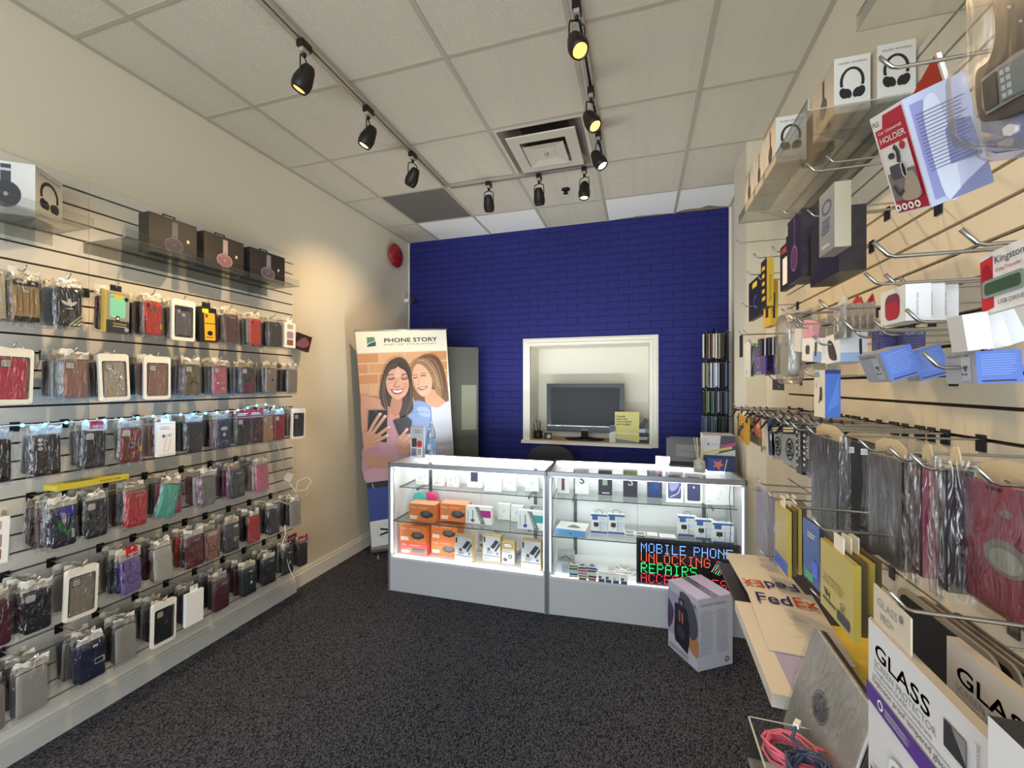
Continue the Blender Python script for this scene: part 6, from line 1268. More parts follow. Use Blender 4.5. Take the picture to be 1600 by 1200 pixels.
b = blister(D, ob_, .04, SHELLP, 'armband_blister', 'clear blister with a black phone armband, at the top right edge', [
    ('shell', ob_, -.022, .004, SHELLP, False), ('back_card', [(1550, -40), (1551, 62), (1544, 88), (1522, 108), (1518, 130), (1524, 208), (1600, 222), (1655, 205), (1655, -40)], .006, .012, BLU, False),
    ('armband', [(1562, -30), (1562, 50), (1552, 92), (1534, 108), (1530, 130), (1534, 172), (1548, 190), (1620, 165), (1650, 140), (1650, -30)], -.004, .004, NEO, True),
    ('window', [(1544, 122), (1600, 80), (1640, 60), (1640, 130), (1600, 150), (1552, 178), (1545, 165)], -.0065, -.004, LG_, False),
    ('window', [(1548, 126), (1569, 109), (1573, 160), (1553, 172)], -.0085, -.0065, NEO, False), ('screen_print', [(1575, 106), (1640, 66), (1640, 126), (1579, 157)], -.0088, -.0065, M('#6c7c80', .3), False)] +
    [('icon', [(1578+k*9+j*1.5, 108-k*5+j*12), (1584+k*9+j*1.5, 105-k*5+j*12), (1585+k*9+j*1.5, 113-k*5+j*12), (1579+k*9+j*1.5, 116-k*5+j*12)], -.0095, -.0088, M('#b9c9c4', .3), False) for k in range(2) for j in range(4)] +
    [('fabric_dot', [(1583+18*k, 8+22*k), (1587+18*k, 6+22*k), (1589+18*k, 10+22*k), (1585+18*k, 12+22*k)], -.0055, -.004, LG_, False) for k in range(2)] +
    [('badge', [(1562, 202), (1572, 194), (1583, 197), (1582, 206), (1574, 213), (1564, 212)], .002, .006, WP, False)])
D2 = .47; blister(D2, [(1540, 214), (1640, 190), (1640, 232), (1550, 244)], .02, SHELLP, 'armband_blister', 'second armband blister, blue strip showing beneath the first', [
    ('back_card', [(1541, 222), (1600, 206), (1640, 196), (1640, 226), (1556, 240), (1544, 236)], 0, .005, BLU, False), ('shell', [(1536, 216), (1640, 188), (1640, 240), (1556, 252), (1540, 244)], -.01, 0, SHELLP, False), ('badge', [(1562, 222), (1580, 214), (1585, 220), (1578, 230), (1562, 231)], -.002, 0, WP, False)])
hook_r(.60, 2.06, .38, 'chrome slatwall hook carrying the armband blisters')
# memory card blister
KC = M('#dedbd6', .5, name='white_blister_card')
def kng(a, w, h):
    a.poly([(0, .03*h), (.28*w, .08*h), (.28*w, .5*h), (.3*w, .93*h), (.0, .9*h)], M('#c22a30', .4)); a.blob([(.05*w, .35*h), (.26*w, .4*h), (.27*w, .6*h), (.2*w, .8*h), (.06*w, .75*h)], M('#9c1c24', .35)); a.text('Kingston', .34*w, .78*h, .12*h, DG, w=.62*w); a.text('DataTraveler', .36*w, .64*h, .06*h, RDP, w=.55*w)
    a.rr(.5*w, .4*h, .9*w, .3*h, .004, M('#8a9690', .3)); a.rr(.5*w, .4*h, .78*w, .2*h, .004, M('#37543c', .4)); a.text('USB DRIVE', .4*w, .1*h, .07*h, DG, w=.55*w)
rb('memory_stick_blister', 'red and white memory stick blister card at the right photo edge', 'blister pack', 1531, 1604, 372, 476, .43, .008, KC, kng, tilt=-.06, artn=None)
# case boxes with red window
wb = M('#dfdcd2', .5, name='ivory_card')
for k, l in enumerate(('small ivory box with a red case in its rounded window', 'white earbud case box right behind the red-windowed one', 'white earbud case box, last of the row of three')):
    rb('earbud_case_box', l, 'box', 1376 if k == 0 else 1393+k*22, 1415 if k == 0 else 1415+k*22.5, 444, 501, .42+.04*k, .034, wb, (lambda a, w, h: (a.rr(.5*w, .48*h, .62*w, .78*h, .014, M('#d8d0cc', .3)), a.rr(.5*w, .48*h, .58*w, .74*h, .013, M('#7c4448', .25)), a.rr(.5*w, .38*h, .56*w, .52*h, .012, M('#b42c30', .3)))) if k == 0 else None, 'earbud case boxes on one hook', side=M('#e6e6ea', .45, name='white_side'), artn=lambda a, w, h: a.text('protective case', .5*w, .15*h, .12*w, GP, w=.6*h, rot=pi/2))
# socket adaptor boxes
ADF = M('#9a9aa4', .5, name='grey_adaptor_card'); ADS = M('#5a78c4', .45, name='cornflower_card'); ADU = M('#4e4c7e', .45, name='indigo_card')
def adf(a, w, h): a.text('ADAPTOR', .08*w, .84*h, .09*h, DG, w=.7*w); a.rect(.55*w, .1*h, .85*w, .85*h, M('#adadb6', .5)); a.ell(.7*w, .3*h, .04*w, .03*h, DG); a.ell(.6*w, .3*h, .03*w, .03*h, DG); a.line([(.7*w, .4*h), (.7*w, .55*h), (.62*w, .5*h)], .003, DG); a.line([(.7*w, .5*h), (.78*w, .55*h)], .003, DG)
def ads(a, w, h): a.lines(.1*w, .25*h, .95*w, .92*h, 9, M('#86a2e6', .45), .25); a.line([(.1*w, .08*h), (.85*w, .08*h)], .002, DG)
G = 'blue and grey socket adaptor boxes'
for far, near, yt, yb, D, l, ti in ((1340, 1374, 552, 600, .40, 'blue and grey adaptor box, leftmost in the lower trio', .34), (1402, 1421, 550, 598, .465, 'blue and grey adaptor box, middle of the lower trio', .30), (1476, 1524, 549, 600, .42, 'blue and grey adaptor box, rightmost in the lower trio', .05)):
    rb('adaptor_box', l, 'box', far, near, yt, yb, D, .046, ADF, adf, G, side=ADS, artn=ads, pitch=ti)
for far, near, D, l in ((1362, 1371, .47, 'indigo adaptor box above, left one of the upper pair'), (1402, 1411, .5, 'indigo adaptor box above, right one of the upper pair')):
    rb('adaptor_box', l, 'box', far, near, 514, 547, D, .036, ADU, None, G, side=ADU, artn=lambda a, w, h: (a.text('ADAPTOR', .08*w, .72*h, .16*h, GP2, w=.84*w), a.lines(.1*w, .1*h, .9*w, .6*h, 4, M('#63619a', .5), .4)))
# white stick boxes fanned out
G = 'fanned white cable boxes'
for k, (fx, nx, yt, yb, D, ti) in enumerate(((1479, 1503, 492, 549, .40, -.13), (1521, 1526, 492, 549, .435, -.24), (1543, 1548, 492, 545, .47, -.36), (1563, 1568, 490, 538, .505, -.45))):
    rb('cable_box', ('first', 'second', 'third', 'last')[k] + ' of the fanned white cable boxes above the rightmost adaptor box', 'box', fx, nx, yt, yb, D, .026, M('#c9c6c0', .5), None, G, side=M('#e2e4ea' if k < 3 else '#b9b4a8', .45), pitch=-ti, hk=False)
hook_r(.70, 1.73, .44, 'thick chrome slatwall hook holding the fanned white cable boxes')
# earphone blister cards on one hook
for k in range(5):
    o = rb('earphone_card', 'silver earphone blister card, %s from the left of five' % ('first', 'second', 'third', 'fourth', 'fifth')[k], 'blister pack', 1311+k*11, 1320+k*11.5, 474-k*1, 528-k*1, .44+.03*k, .003, M('#a9a49c', .35, noise=.4, nscale=60), None, 'earphone blister cards on one hook', hk=None if k == 0 else False, wy=.055)
    w, h = .055, o.dimensions.z
    m2 = MB(); m2.grid(lambda u, v: ((u-.5)*w*.8, -.002-.012*sin(pi*u)*sin(pi*v), .05*h+v*h*.6), 6, 6, BAG); m2.build('blister_shell', o); m2 = MB(); m2.prism([(-w*.3, h), (w*.1, h), (-w*.1, h+.018)] if k % 2 else [(-w*.3, h), (w*.45, h), (w*.3, h+.02)], 0, .003, M('#c0372c', .4, name='red_tab') if k > 1 else CARD[3]); m2.build('hang_tab', o)
    m2 = MB(); m2.tube([(w*.2*cos(a_*.9), -.006, .3*h+.012*sin(a_*.9)) for a_ in range(8)], .0015, WPL, 5); m2.build('earphone_wire', o)
# pastel and white small packs
rb('pink_pack', 'little pink box hanging above the white earphone boxes', 'box', 1256, 1270, 500, 527, .50, .02, M('#e0a3b4', .45), None, tilt=.28, side=M('#d695a8', .45))
rb('white_stick_box', 'narrow white box left of the pink one', 'box', 1242, 1252, 512, 548, .5, .014, M('#dedad2', .45), None, tilt=.15, hk=False)
def slotart(a, w, h): a.rr(.3*w, .5*h, .22*w, .4*h, .008, M('#3a3236', .4)); a.rect(.6*w, .0, w, .45*h, M('#8fb0dc', .4)); a.rr(.72*w, .55*h, .1*w, .6*h, .004, DG)
rb('headset_box', 'white and sky blue box with a black earpiece window', 'box', 1254, 1285, 524, 563, .48, .03, WHITE, slotart, None, tilt=.1, yaw=.0)
rb('headset_box', 'white box with a black cord window beside the sky blue one', 'box', 1289, 1312, 520, 566, .46, .055, WHITE, lambda a, w, h: a.blob([(.3*w, .2*h), (.2*w, .8*h), (.55*w, .7*h), (.8*w, .1*h)], M('#33302e', .4)), None, side=M('#d6d9e0', .45), artn=lambda a, w, h: (a.rect(.0, .0, w, .3*h, M('#9ab4d8', .4)), a.rr(.75*w, .5*h, .1*w, .55*h, .004, DG)), tilt=-.04)
rb('toothbrush_box', 'tall white and blue box hanging lowest below the white boxes', 'box', 1272, 1289, 578, 653, .47, .035, M('#e4dccb', .5), lambda a, w, h: (a.rect(.08*w, .86*h, .5*w, .97*h, M('#6c9cc8', .4)), a.line([(.62*w, .55*h), (.5*w, .3*h)], .006, DG), a.rr(.66*w, .5*h, .2*w, .3*h, .006, DG), a.text('TECH', .3*w, .62*h, .1*w, DG, w=.16*h, rot=pi/2)), None, side=M('#4a74cc', .4), artn=lambda a, w, h: (a.poly([(.1*w, .1*h), (.9*w, .9*h), (.9*w, .3*h)], M('#5c86dc', .4)), a.rect(0, .92*h, w, h, M('#2c3c84', .4))))
# clear clamshell with white device
t = thing('white_plug_clamshell', 'clear clamshell with a rounded white plug beside the purple packs', 'blister pack', (.52, onX(1236, 550, .52).y, onX(1236, 550, .52).z), -pi/2)
mb = MB(); mb.prism([(x, z) for x, z in rrect(.085, .155, .03, 6, .0, -.01)], -.02, .015, M('#d9d5c9', .4, name='ivory_plastic'), smooth=True); mb.xform(Matrix.Rotation(.1, 4, 'Y')); a = Art(mb, (-.04, -.0205, -.08), (1, 0, 0), (0, 0, 1), (0, -1, 0)); a.rect(.055, .10, .066, .115, GP); a.ring(.03, .03, .012, .0015, GP2); mb.build('plug_body', t)
mb = MB(); mb.prism([(x, z) for x, z in rrect(.15, .25, .06, 7, 0, .01)], -.03, .02, WRAP, smooth=True); mb.build('clamshell', t)
hook_r(onX(1236, 550, .52).y, onX(1236, 500, .52).z+.02, .26, 'chrome slatwall hook holding the white plug clamshell')
# purple and green screen protector packs
G = 'screen protector packs on the far part of the right wall'
PU = M('#4c2c84', .4, name='violet_card'); GRN = M('#5c9a50', .4, name='leaf_green_card')
for k, (fx, nx, D, m, l) in enumerate(((1163, 1171, .52, WHITE, 'white protector pack, farthest left of the purple and green ones'), (1171, 1179, .54, GRN, 'green and white protector pack beside the purple ones'), (1178, 1196, .53, PU, 'purple protector pack, larger left one'), (1196, 1208, .56, PU, 'purple protector pack, right one'), (1207, 1217, .6, GRN, 'green protector pack right of the purple ones'))):
    rb('protector_pack', l, 'pack', fx, nx, 534+k*2, 589-k, D, .006, m, (lambda a, w, h: (a.ring(.4*w, .45*h, .12*w, .02*w, GP2), a.lines(.2*w, .06*h, .8*w, .16*h, 2, GP2, .5), a.rect(0, 0, w, .05*h, GP2))) if m is PU else (lambda a, w, h: a.poly([(.2*w, .1*h), (.7*w, .9*h), (.9*w, .5*h)], WP)) if m is GRN else (lambda a, w, h: a.lines(.3*w, .1*h, .7*w, .2*h, 2, GP)), G)
for k in range(5):
    rb('slim_black_pack', 'slim black and white pack, %s in the row above the purple ones' % ('first', 'second', 'third', 'fourth', 'last')[k], 'pack', 1184+k*6, 1188+k*6.2, 529-k, 556-k*.5, .5+.012*k, .006, M('#36343c', .4), None, 'slim black packs', side=M('#c9c9cc', .4) if k % 2 else M('#44424a', .4), hk=None if k == 0 else False)
rb('dark_card', 'dark grey card low behind the white plug clamshell', 'card', 1207, 1224, 592, 610, .66, .004, M('#3c3c40', .5), lambda a, w, h: a.text('SIM', .55*w, .2*h, .2*h, WP))
mb = MB(); mb.box(-.007, 0, -.035, .035, -.075, .075, BLK); mb.box(-.012, -.007, -.01, .01, -.02, .02, M('#2c2c30', .4)); pp = onX(1159, 541, .672); tag(mb.build('switch_plate', None, (.672, pp.y, pp.z)), 'black switch plate on the inner side of the pillar', 'switch plate')
# hooks left bare, with black label tips
for k, (px, py, X, l) in enumerate(((1377, 318, .745, 'bare hook with a black price tab under the car holder'), (1350, 268, .6, 'bare hook below the headphone shelf'), (1178, 376, .6, 'bare dark hook high at the far end'), (1190, 470, .6, 'bare hook beside the case boxes'), (1255, 498, .55, 'bare hook above the white boxes'), (1290, 700, .6, 'bare hook under the blue box'), (1452, 478, .44, 'bare hook before the white earbud boxes'))):
    q = onX(px, py, X); hook_r(q.y, q.z, .24 if k != 6 else .34, l)
# ---- middle row: small coloured boxes, battery packs, black leads
G = 'small packs on the long row of hooks'
for fx, nx, yt, yb, D, c, l, ti in ((1153, 1168, 653, 693, .50, '#d6a52c', 'yellow box at the far end of the lower hook row', .1), (1170, 1186, 655, 697, .56, '#8a744c', 'olive gold box beside the yellow one', 0), (1178, 1192, 653, 684, .52, '#e0704c', 'salmon orange card beside the olive gold box', .12), (1188, 1199, 657, 710, .50, '#cfc7ba', 'white and beige stick box left of the navy one', -.12), (1199, 1208, 656, 713, .5, '#2f4a84', 'navy stick box hanging askew', -.15), (1210, 1221, 700, 714, .6, '#2a3048', 'little dark box low beside the navy stick box', 0)):
    rb('small_carton', l, 'box', fx, nx, yt, yb, D, .012, M(c, .45), (lambda a, w, h: (a.ell(.5*w, .5*h, .14*w, .1*h, M('#e0d8c0', .5)), a.rect(0, 0, .12*w, h, DG), a.lines(.2*w, .08*h, .8*w, .2*h, 2, DG))), G, tilt=ti, hk=None)
BT = M('#9aa2a2', .35, .3, name='silver_battery_bag')
for k, (fx, nx, yt, yb, D) in enumerate(((1205, 1222, 668, 722, .50), (1222, 1243, 668, 732, .47), (1243, 1252, 664, 742, .46), (1254, 1268, 672, 744, .45))):
    bl_ = k >= 2
    rb('battery_pack', ('grey and black battery pack, first of four by the wrapped tablet case', 'grey and black battery pack, second of four by the wrapped tablet case', 'black battery pack with vertical white lettering, third of four', 'black battery pack with white print, nearest the wrapped tablet case')[k], 'battery pack', fx, nx, yt, yb, D, .012, BBX if bl_ else BT,
       (lambda a, w, h: (a.text('DURACELL', .75*w, .35*h, .3*w, WP, w=.5*h, rot=pi/2), a.lines(.1*w, .1*h, .4*w, .9*h, 6, GP2))) if bl_ else (lambda a, w, h: (a.rect(0, .78*h, w, h, BBX), a.lines(.1*w, .82*h, .9*w, .96*h, 2, M('#d8d0a8', .5), .6), a.ring(.55*w, .4*h, .28*w, .05*w, BBX, .26*h), a.text('ENR', .72*w, .22*h, .34*w, BBX, w=.36*h, rot=pi/2, bold=.001))), 'battery packs', side=BBX, tilt=(-.14, -.1, -.04, 0)[k])
rs = random.Random(31)
for k in range(13):
    q = onX(1180+k*15, 652+rs.uniform(-4, 8)+k*.6, .60); zz = groove(q.z, gr_)
    hook(.762, q.y, zz, -pi/2, .26, 'chrome hook, number %s of the crowded dark row at mid height' % ('one two three four five six seven eight nine ten eleven twelve thirteen'.split()[k]), 'slatwall hooks of the right wall')
    if k < 9:
        mb = MB(); x0 = .50
        for j in range(6): mb.tube([(x0+.03*j, q.y-.012, zz+.006), (x0+.03*j+.004, q.y-.03, zz-.004-.01*rs.random()), (x0+.03*j-.006, q.y+.04*rs.uniform(-1, 1), zz-.03), (x0+.03*j-.014, q.y+.015, zz-.055)], .0045, BC, 5)
        mb.box(x0-.01, x0+.2, q.y-.02, q.y+.02, zz-.016, zz-.006, M('#26262a', .4))
        tag(mb.build('black_lead', None), 'bundle of short black leads hung on a mid-height hook, %s from the far end' % ('first second third fourth fifth sixth seventh eighth ninth'.split()[k]), 'leads', 'black leads on the crowded row')
# ---- tablet cases
def hdr_tab(m=None, wf=.9):
    def f(o, w, d, h):
        mb = MB(); mb.prism([(-w*wf/2, h-.012), (w*wf/2, h-.012), (w*wf/2, h+.022), (w*.2, h+.035), (-w*.2, h+.035), (-w*wf/2, h+.022)], d/2-.001, d/2+.001, m or M('#cbb791', .6, name='kraft_header')); a = face_front(mb, -w*wf/2, h, d/2-.0012); a.line([(w*wf*.3, .008), (w*wf*.42, .004), (w*wf*.62, .006)], .0025, DG, True); mb.build('header_card', o)
    return f
def wrapped(o, w, d, h):
    rr_ = random.Random(int(w*1e4)); mb = MB()
    mb.grid(lambda u, v: ((u-.5)*(w+.012), -.005-.0035*abs(sin(9*u+1.5*sin(5*v)))-.002*sin(26*u+4*v), -.012+v*(h+.03)), 26, 16, WRAP); mb.grid(lambda u, v: (w/2+.006, -.004+u*(d+.006), -.012+v*(h+.028)), 2, 2, WRAP); mb.build('plastic_wrap', o)
def both(*fs): return lambda o, w, d, h: [f(o, w, d, h) for f in fs]
TBK = M('#211f26', .4, name='black_leatherette'); SLV = M('#77757a', .3, .35, name='silver_grey_sleeve', noise=.15, nscale=30); MAG = M('#a52a5a', .4, name='magenta_leatherette'); MAGD = M('#4a1c38', .4, name='dark_magenta_leatherette')
G = 'tablet cases on the right wall'
rb('tablet_case', 'grey tablet case in creased wrap, farthest of the large ones', 'tablet case', 1268, 1312, 692, 838, .45, .018, M('#4c4a52', .35), None, G, parts=both(wrapped, hdr_tab()), side=M('#3a3840', .4))
mag_side = lambda a, w, h: (a.text('MAGICO FOR iPAD 2', .68*w, .03*h, .42*w, WP, w=.42*h, rot=pi/2, bold=.0003), a.rect(.3*w, .9*h, .75*w, .955*h, WP), a.ring(.52*w, .928*h, .14*w, .03*w, DG, .012*h))
for k, l in enumerate(('black tablet case box lettered on its spine, left of two', 'black tablet case box lettered on its spine, right of two')):
    rb('tablet_case_box', l, 'tablet case', 1276+k*21, 1317+k*21, 690+k*3, 862+k*2, .472+.036*k, .03, BKB if False else TBK, None, G, side=TBK, artn=mag_side, hk=False)
rb('tablet_case_box', 'black tablet case box mostly hidden, behind the two lettered ones', 'tablet case', 1330, 1358, 697, 866, .545, .03, TBK, None, G, side=TBK, artn=mag_side, hk=False)
rb('tablet_case', 'silver tablet case in creased wrap with a kraft header', 'tablet case', 1357, 1409, 722, 894, .45, .02, SLV, None, G, parts=both(wrapped, hdr_tab()), side=TBK)
rb('tablet_case', 'bright magenta tablet case standing edge-on between black ones', 'tablet case', 1425, 1442, 728, 903, .45, .028, MAGD, lambda a, w, h: a.rect(.55*w, .9*h, .8*w, .96*h, M('#c9a85c', .4)), G, parts=both(wrapped, hdr_tab()), side=MAG)
rb('tablet_case', 'black tablet case right of the bright magenta one', 'tablet case', 1466, 1482, 735, 926, .44, .03, TBK, None, G, parts=both(wrapped, hdr_tab()), side=M('#1a191e', .4))
def circ(a, w, h):
    a.rr(.3*w, .97*h, .16*w, .03*h, .004, DG); a.ell(.42*w, .8*h, .055*w, .035*h, M('#8f8280', .3)); a.ring(.5*w, .42*h, .3*w, .012*w, M('#7c1f40', .4), .22*h, 24, -1.3, 1.8); a.ell(.42*w, .45*h, .2*w, .14*h, M('#8d8a84', .3)); a.ell(.42*w, .43*h, .15*w, .09*h, M('#b9b5a8', .3)); a.rect(.82*w, .78*h, .98*w, .93*h, M('#c9c9cc', .4))
rb('tablet_case', 'large magenta tablet case with a round window, nearest the lens', 'tablet case', 1506, 1700, 800, 1045, .46, .022, M('#a5304f', .4, name='raspberry_leatherette'), circ, G, parts=both(wrapped, hdr_tab()), side=TBK)
# ---- tempered glass packs
YG = M('#c3ad50', .28, .25, name='gold_foil_card'); G = 'gold screen glass packs'
def g9(a, w, h): a.text('9H', .12*w, .2*h, .12*h, WP, bold=.001); a.rect(.1*w, .14*h, .5*w, .18*h, DG); a.rect(.55*w, .06*h, .9*w, .2*h, DG); a.text('PRO', .78*w, .22*h, .14*w, DG, w=.12*h, rot=pi/2); a.text('TEMPERED', .1*w, .5*h, .05*h, M('#8c7a34', .4), w=.6*w); a.text('GLASS', .1*w, .42*h, .06*h, M('#8c7a34', .4), w=.6*w)
rb('screen_glass_pack', 'lilac edged screen glass pack at the far end of the low row', 'pack', 1182, 1196, 772, 868, .47, .012, M('#8c86a4', .4), None, G, side=M('#2c3048', .4)); rb('screen_glass_pack', 'pale pink screen glass pack next to the lilac edged one', 'pack', 1196, 1210, 778, 884, .44, .01, M('#b3a4b4', .3), None, G, parts=wrapped)
for k in range(4): rb('screen_glass_pack', 'gold screen glass pack, %s of the farther four' % ('front', 'second', 'third', 'last')[k], 'pack', 1211+k*9, 1231+k*8, 800-k*2, 902-k*2, .42+.022*k, .01, YG if k % 2 == 0 else M('#6a5a34', .4), (lambda a, w, h: (a.rect(0, 0, w, .2*h, M('#3c58c0', .25)), a.lines(.1*w, .45*h, .5*w, .7*h, 3, GP2))) if k == 0 else None, G, hk=None if k == 0 else False, tab=k < 3)
rb('screen_glass_pack', 'blue screen glass pack between the two gold groups', 'pack', 1254, 1280, 826, 926, .37, .008, M('#2a4f9c', .25, .2, name='metallic_blue_card'), lambda a, w, h: (a.lines(.3*w, .72*h, .8*w, .82*h, 2, GP2, .6), a.rect(.1*w, .04*h, .6*w, .16*h, M('#2fa860', .3)), a.rect(.55*w, .15*h, .9*w, .4*h, M('#3c62d8', .3))), None, side=M('#1f2a44', .4), tilt=-.05)
for k in range(4): rb('screen_glass_pack', 'gold 9H screen glass pack, %s of the nearer four' % ('front', 'second', 'third', 'last')[k], 'pack', 1282+k*12, 1334+k*11, 884-k*2, 1004-k*8, .36+.022*k, .011, YG if k % 2 == 0 else M('#5a4c30', .4), g9 if k == 0 else None, G, hk=None if k == 0 else False, tab=k < 3)
# ---- low shelf with parcels
SH = M('#2c2328', .5, name='dark_brown_shelf'); t = thing('low_display_shelf', 'dark brown low shelf along the right wall carrying the parcels', 'shelf', (.762, .45, .70))
mb = MB(); mb.box(-.40, 0, 0, 1.76, -.018, 0, SH); mb.build('shelf_board', t)
for yy in (.1, .9, 1.7): mb = MB(); mb.box(-.38, 0, yy, yy+.012, -.05, -.018, BLACKM); mb.box(-.012, 0, yy-.004, yy+.016, -.16, -.0, BLACKM); mb.build('bracket', t)
LV = M('#a9a2c4', .45, name='lavender_card')
o = carton('long_white_carton', 'long flat white and lavender carton with purple and orange courier lettering', 'parcel', (0, 0, 0), 0, .20, .50, .036, M('#d6cfc4', .5), None, None, LV)
bpy.data.objects.remove(o)
mb = MB(); mb.box(0, .24, 0, .50, 0, .036, M('#d6cfc4', .5, name='off_white_card'), top=LV); a = Art(mb, (0, .5, .036), (0, -1, 0), (1, 0, 0), (0, 0, 1))
FP = M('#4a3a8c', .45, name='courier_purple'); FO = M('#e0683a', .45, name='courier_orange')
a.rect(.0, 0, .5, .055, M('#d8cdbf', .5)); a.text('Fed', .06, .075, .05, FP, w=.09, bold=.001); a.text('Ex', .0, .075, .05, FO, w=.055, bold=.001)
tag(mb.build('long_white_carton', None, (.335, 1.262, .7005), (0, 0, -.02)), 'long flat lavender carton with courier lettering on the low shelf', 'parcel')
FC = M('#cfc6b6', .55, name='cream_envelope')
def envelope(x0, x1, y0, y1, z0, z1, rot, label, tx):
    mb = MB(); L_ = y1-y0; W = x1-x0
    f = lambda u, v: (u*W, v*L_, .012*sin(pi*u)*sin(pi*v)+(z1-z0)*v)
    mb.grid(f, 8, 10, FC); mb.grid(lambda u, v: (u*W, v*L_, -.004+(z1-z0)*v), 4, 4, FC)
    for u0 in (0, 1): mb.grid(lambda u, v: (u0*W, v*L_, -.004*(1-u)+(z1-z0)*v), 1, 10, FC)
    for v0 in (0, 1): mb.grid(lambda u, v: (u*W, v0*L_, -.004*(1-v)+(z1-z0)*v0), 8, 1, FC)
    sl = (z1-z0)/L_
    a = Art(mb, (W, L_, .0125+z1-z0) if tx[2] else (0, 0, .0125), (-1, 0, 0) if tx[2] else (1, 0, 0), Vector((0, -1, -sl)) if tx[2] else Vector((0, 1, sl)), (0, 0, 1), .0004)
    a.text('Fed', .015, tx[0], .065, FP, w=.115, bold=.0016); a.text('Ex', .135, tx[0], .065, FO, w=.075, bold=.0016)
    for q in tx[1]: a.lines(*q, GP, .3)
    tag(mb.build('courier_envelope', None, (x0, y0, z0), (0, 0, rot)), label, 'envelope', 'courier envelopes on the low shelf')
envelope(.40, .61, 1.76, 2.20, .752, .755, .03, 'cream courier envelope lying farther from the lens', (.30, [(.03, .04, .1, .2, 7)], True))
envelope(.378, .60, 1.46, 1.84, .742, .764, -.05, 'cream courier envelope lying nearer, partly under the other', (.255, [], False))
# pink and yellow pads under the gold packs
for k, (c, l) in enumerate((('#c9487c', 'pink rounded pad at the bottom of the pair on the shelf'), ('#d8b83c', 'yellow rounded pad on top of the pink one'))):
    mb = MB(); mb.prism([(x, z) for x, z in rrect(.32, .18, .02, 4)], 0, .012, M(c, .4), smooth=True); mb.xform(Matrix.Rotation(radians(90), 4, 'X')); mb.xform(Matrix.Rotation(radians(90), 4, 'Z'))
    tag(mb.build('slim_pad', None, (.64+.004*k, 1.54, .7005+.0125*k), (0, 0, .04*k)), l, 'pad')
# see-through sleeve with a round hole
t = thing('clear_tablet_sleeve', 'pale tablet sleeve in clear film with a round hole, leaning forward', 'tablet sleeve', (.34, 1.055, .705), (-.2, .12, -pi/2+.06))
mb = MB(); SLE = M('#c4c1b8', .35, name='pearl_sleeve', noise=.15, nscale=9); mb.prism([(x, z) for x, z in rrect(.235, .275, .012, 4, 0, .145)], .0, .006, SLE, smooth=True); a = face_front(mb, -.1, 0, -.0002); a.ring(.085, .16, .031, .004, M('#7c7a74', .4)); a.ell(.085, .16, .027, .027, M('#5a5c62', .25)); mb.build('sleeve', t)
mb = MB(); mb.grid(lambda u, v: ((u-.5)*.25, -.006-.004*sin(7*u+6*v)*sin(3*u-5*v), .003+v*.29), 16, 16, WRAP); mb.build('clear_film', t)
mb = MB(); mb.prism([(x, z) for x, z in rrect(.235, .26, .012, 4, 0, .15)], .008, .022, M('#2f2a2c', .4), smooth=True); mb.build('dark_backing', t)
# bin of cables at the front of the shelf
t = thing('acrylic_bin', 'clear acrylic bin holding pink and navy cables at the shelf front', 'bin', (.235, .80, .7005))
for a_ in ((0, .004, 0, .27, 0, .10), (.14, .144, 0, .27, 0, .10), (0, .144, 0, .004, 0, .10), (0, .144, .266, .27, 0, .10), (0, .144, 0, .27, 0, .004)): mb = MB(); mb.box(*a_, ACRYL, top=M('#c9c8c2', .2, name='polished_edge')); mb.build('bin_panel', t)
PK = M('#d8687c', .45, name='pink_braid'); NVY = M('#3c4660', .45, name='navy_braid')
def coil(cx, cy, z, r, n, m, seed, label, tr=.0032):
    rr_ = random.Random(seed); mb = MB(); pts = []
    for i in range(n*10):
        a_ = i*2*pi/10; k = i/10; pts.append(((r+.006*sin(1.7*k+seed))*cos(a_)*(1+.1*sin(k)), (r*1.5+.006*cos(2.3*k))*sin(a_), .006+.0055*k*.5+.006*sin(a_*2+k)))
    mb.tube(pts, tr, m, 6); mb.tube([pts[-1], (r*1.3, -r*1.4, .03), (r*1.2, -r*1.9, .05)], tr, m, 6); mb.box(r*1.2-.005, r*1.2+.005, -r*1.9-.02, -r*1.9, .046, .054, WPL)
    tag(mb.build('cable_coil', None, (cx, cy, z), (0, 0, seed)), label, 'cable', 'coiled cables in the acrylic bin')
coil(.303, .995, .775, .034, 9, PK, 1, 'coiled pink braided cable at the far end of the bin'); coil(.305, .865, .765, .034, 9, PK, 4, 'coiled pink braided cable nearest the lens in the bin'); coil(.31, .93, .80, .030, 8, NVY, 2.6, 'coiled navy braided cable between the pink ones in the bin')
# wrapped bundle of slim cases
for k, (c, l) in enumerate((('#d49a88', 'salmon slim case in the wrapped bundle beside the cable bin'), ('#d8d2c6', 'ivory slim case in the wrapped bundle beside the cable bin'), ('#7c3a44', 'maroon slim case in the wrapped bundle beside the cable bin'), ('#c98478', 'coral pink slim case, last in the wrapped bundle'))):
    mb = MB(); mb.prism([(x, z) for x, z in rrect(.15, .27, .008, 3, 0, .135)], 0, .012, M(c, .4), smooth=True); mb.grid(lambda u, v: ((u-.5)*.16, -.003-.002*sin(12*u+4*v), v*.29), 8, 6, BAG)
    tag(mb.build('slim_case', None, (.43+.02*k, .83, .701), (0, 0, -pi/2)), l, 'slim case', 'wrapped bundle of slim cases')
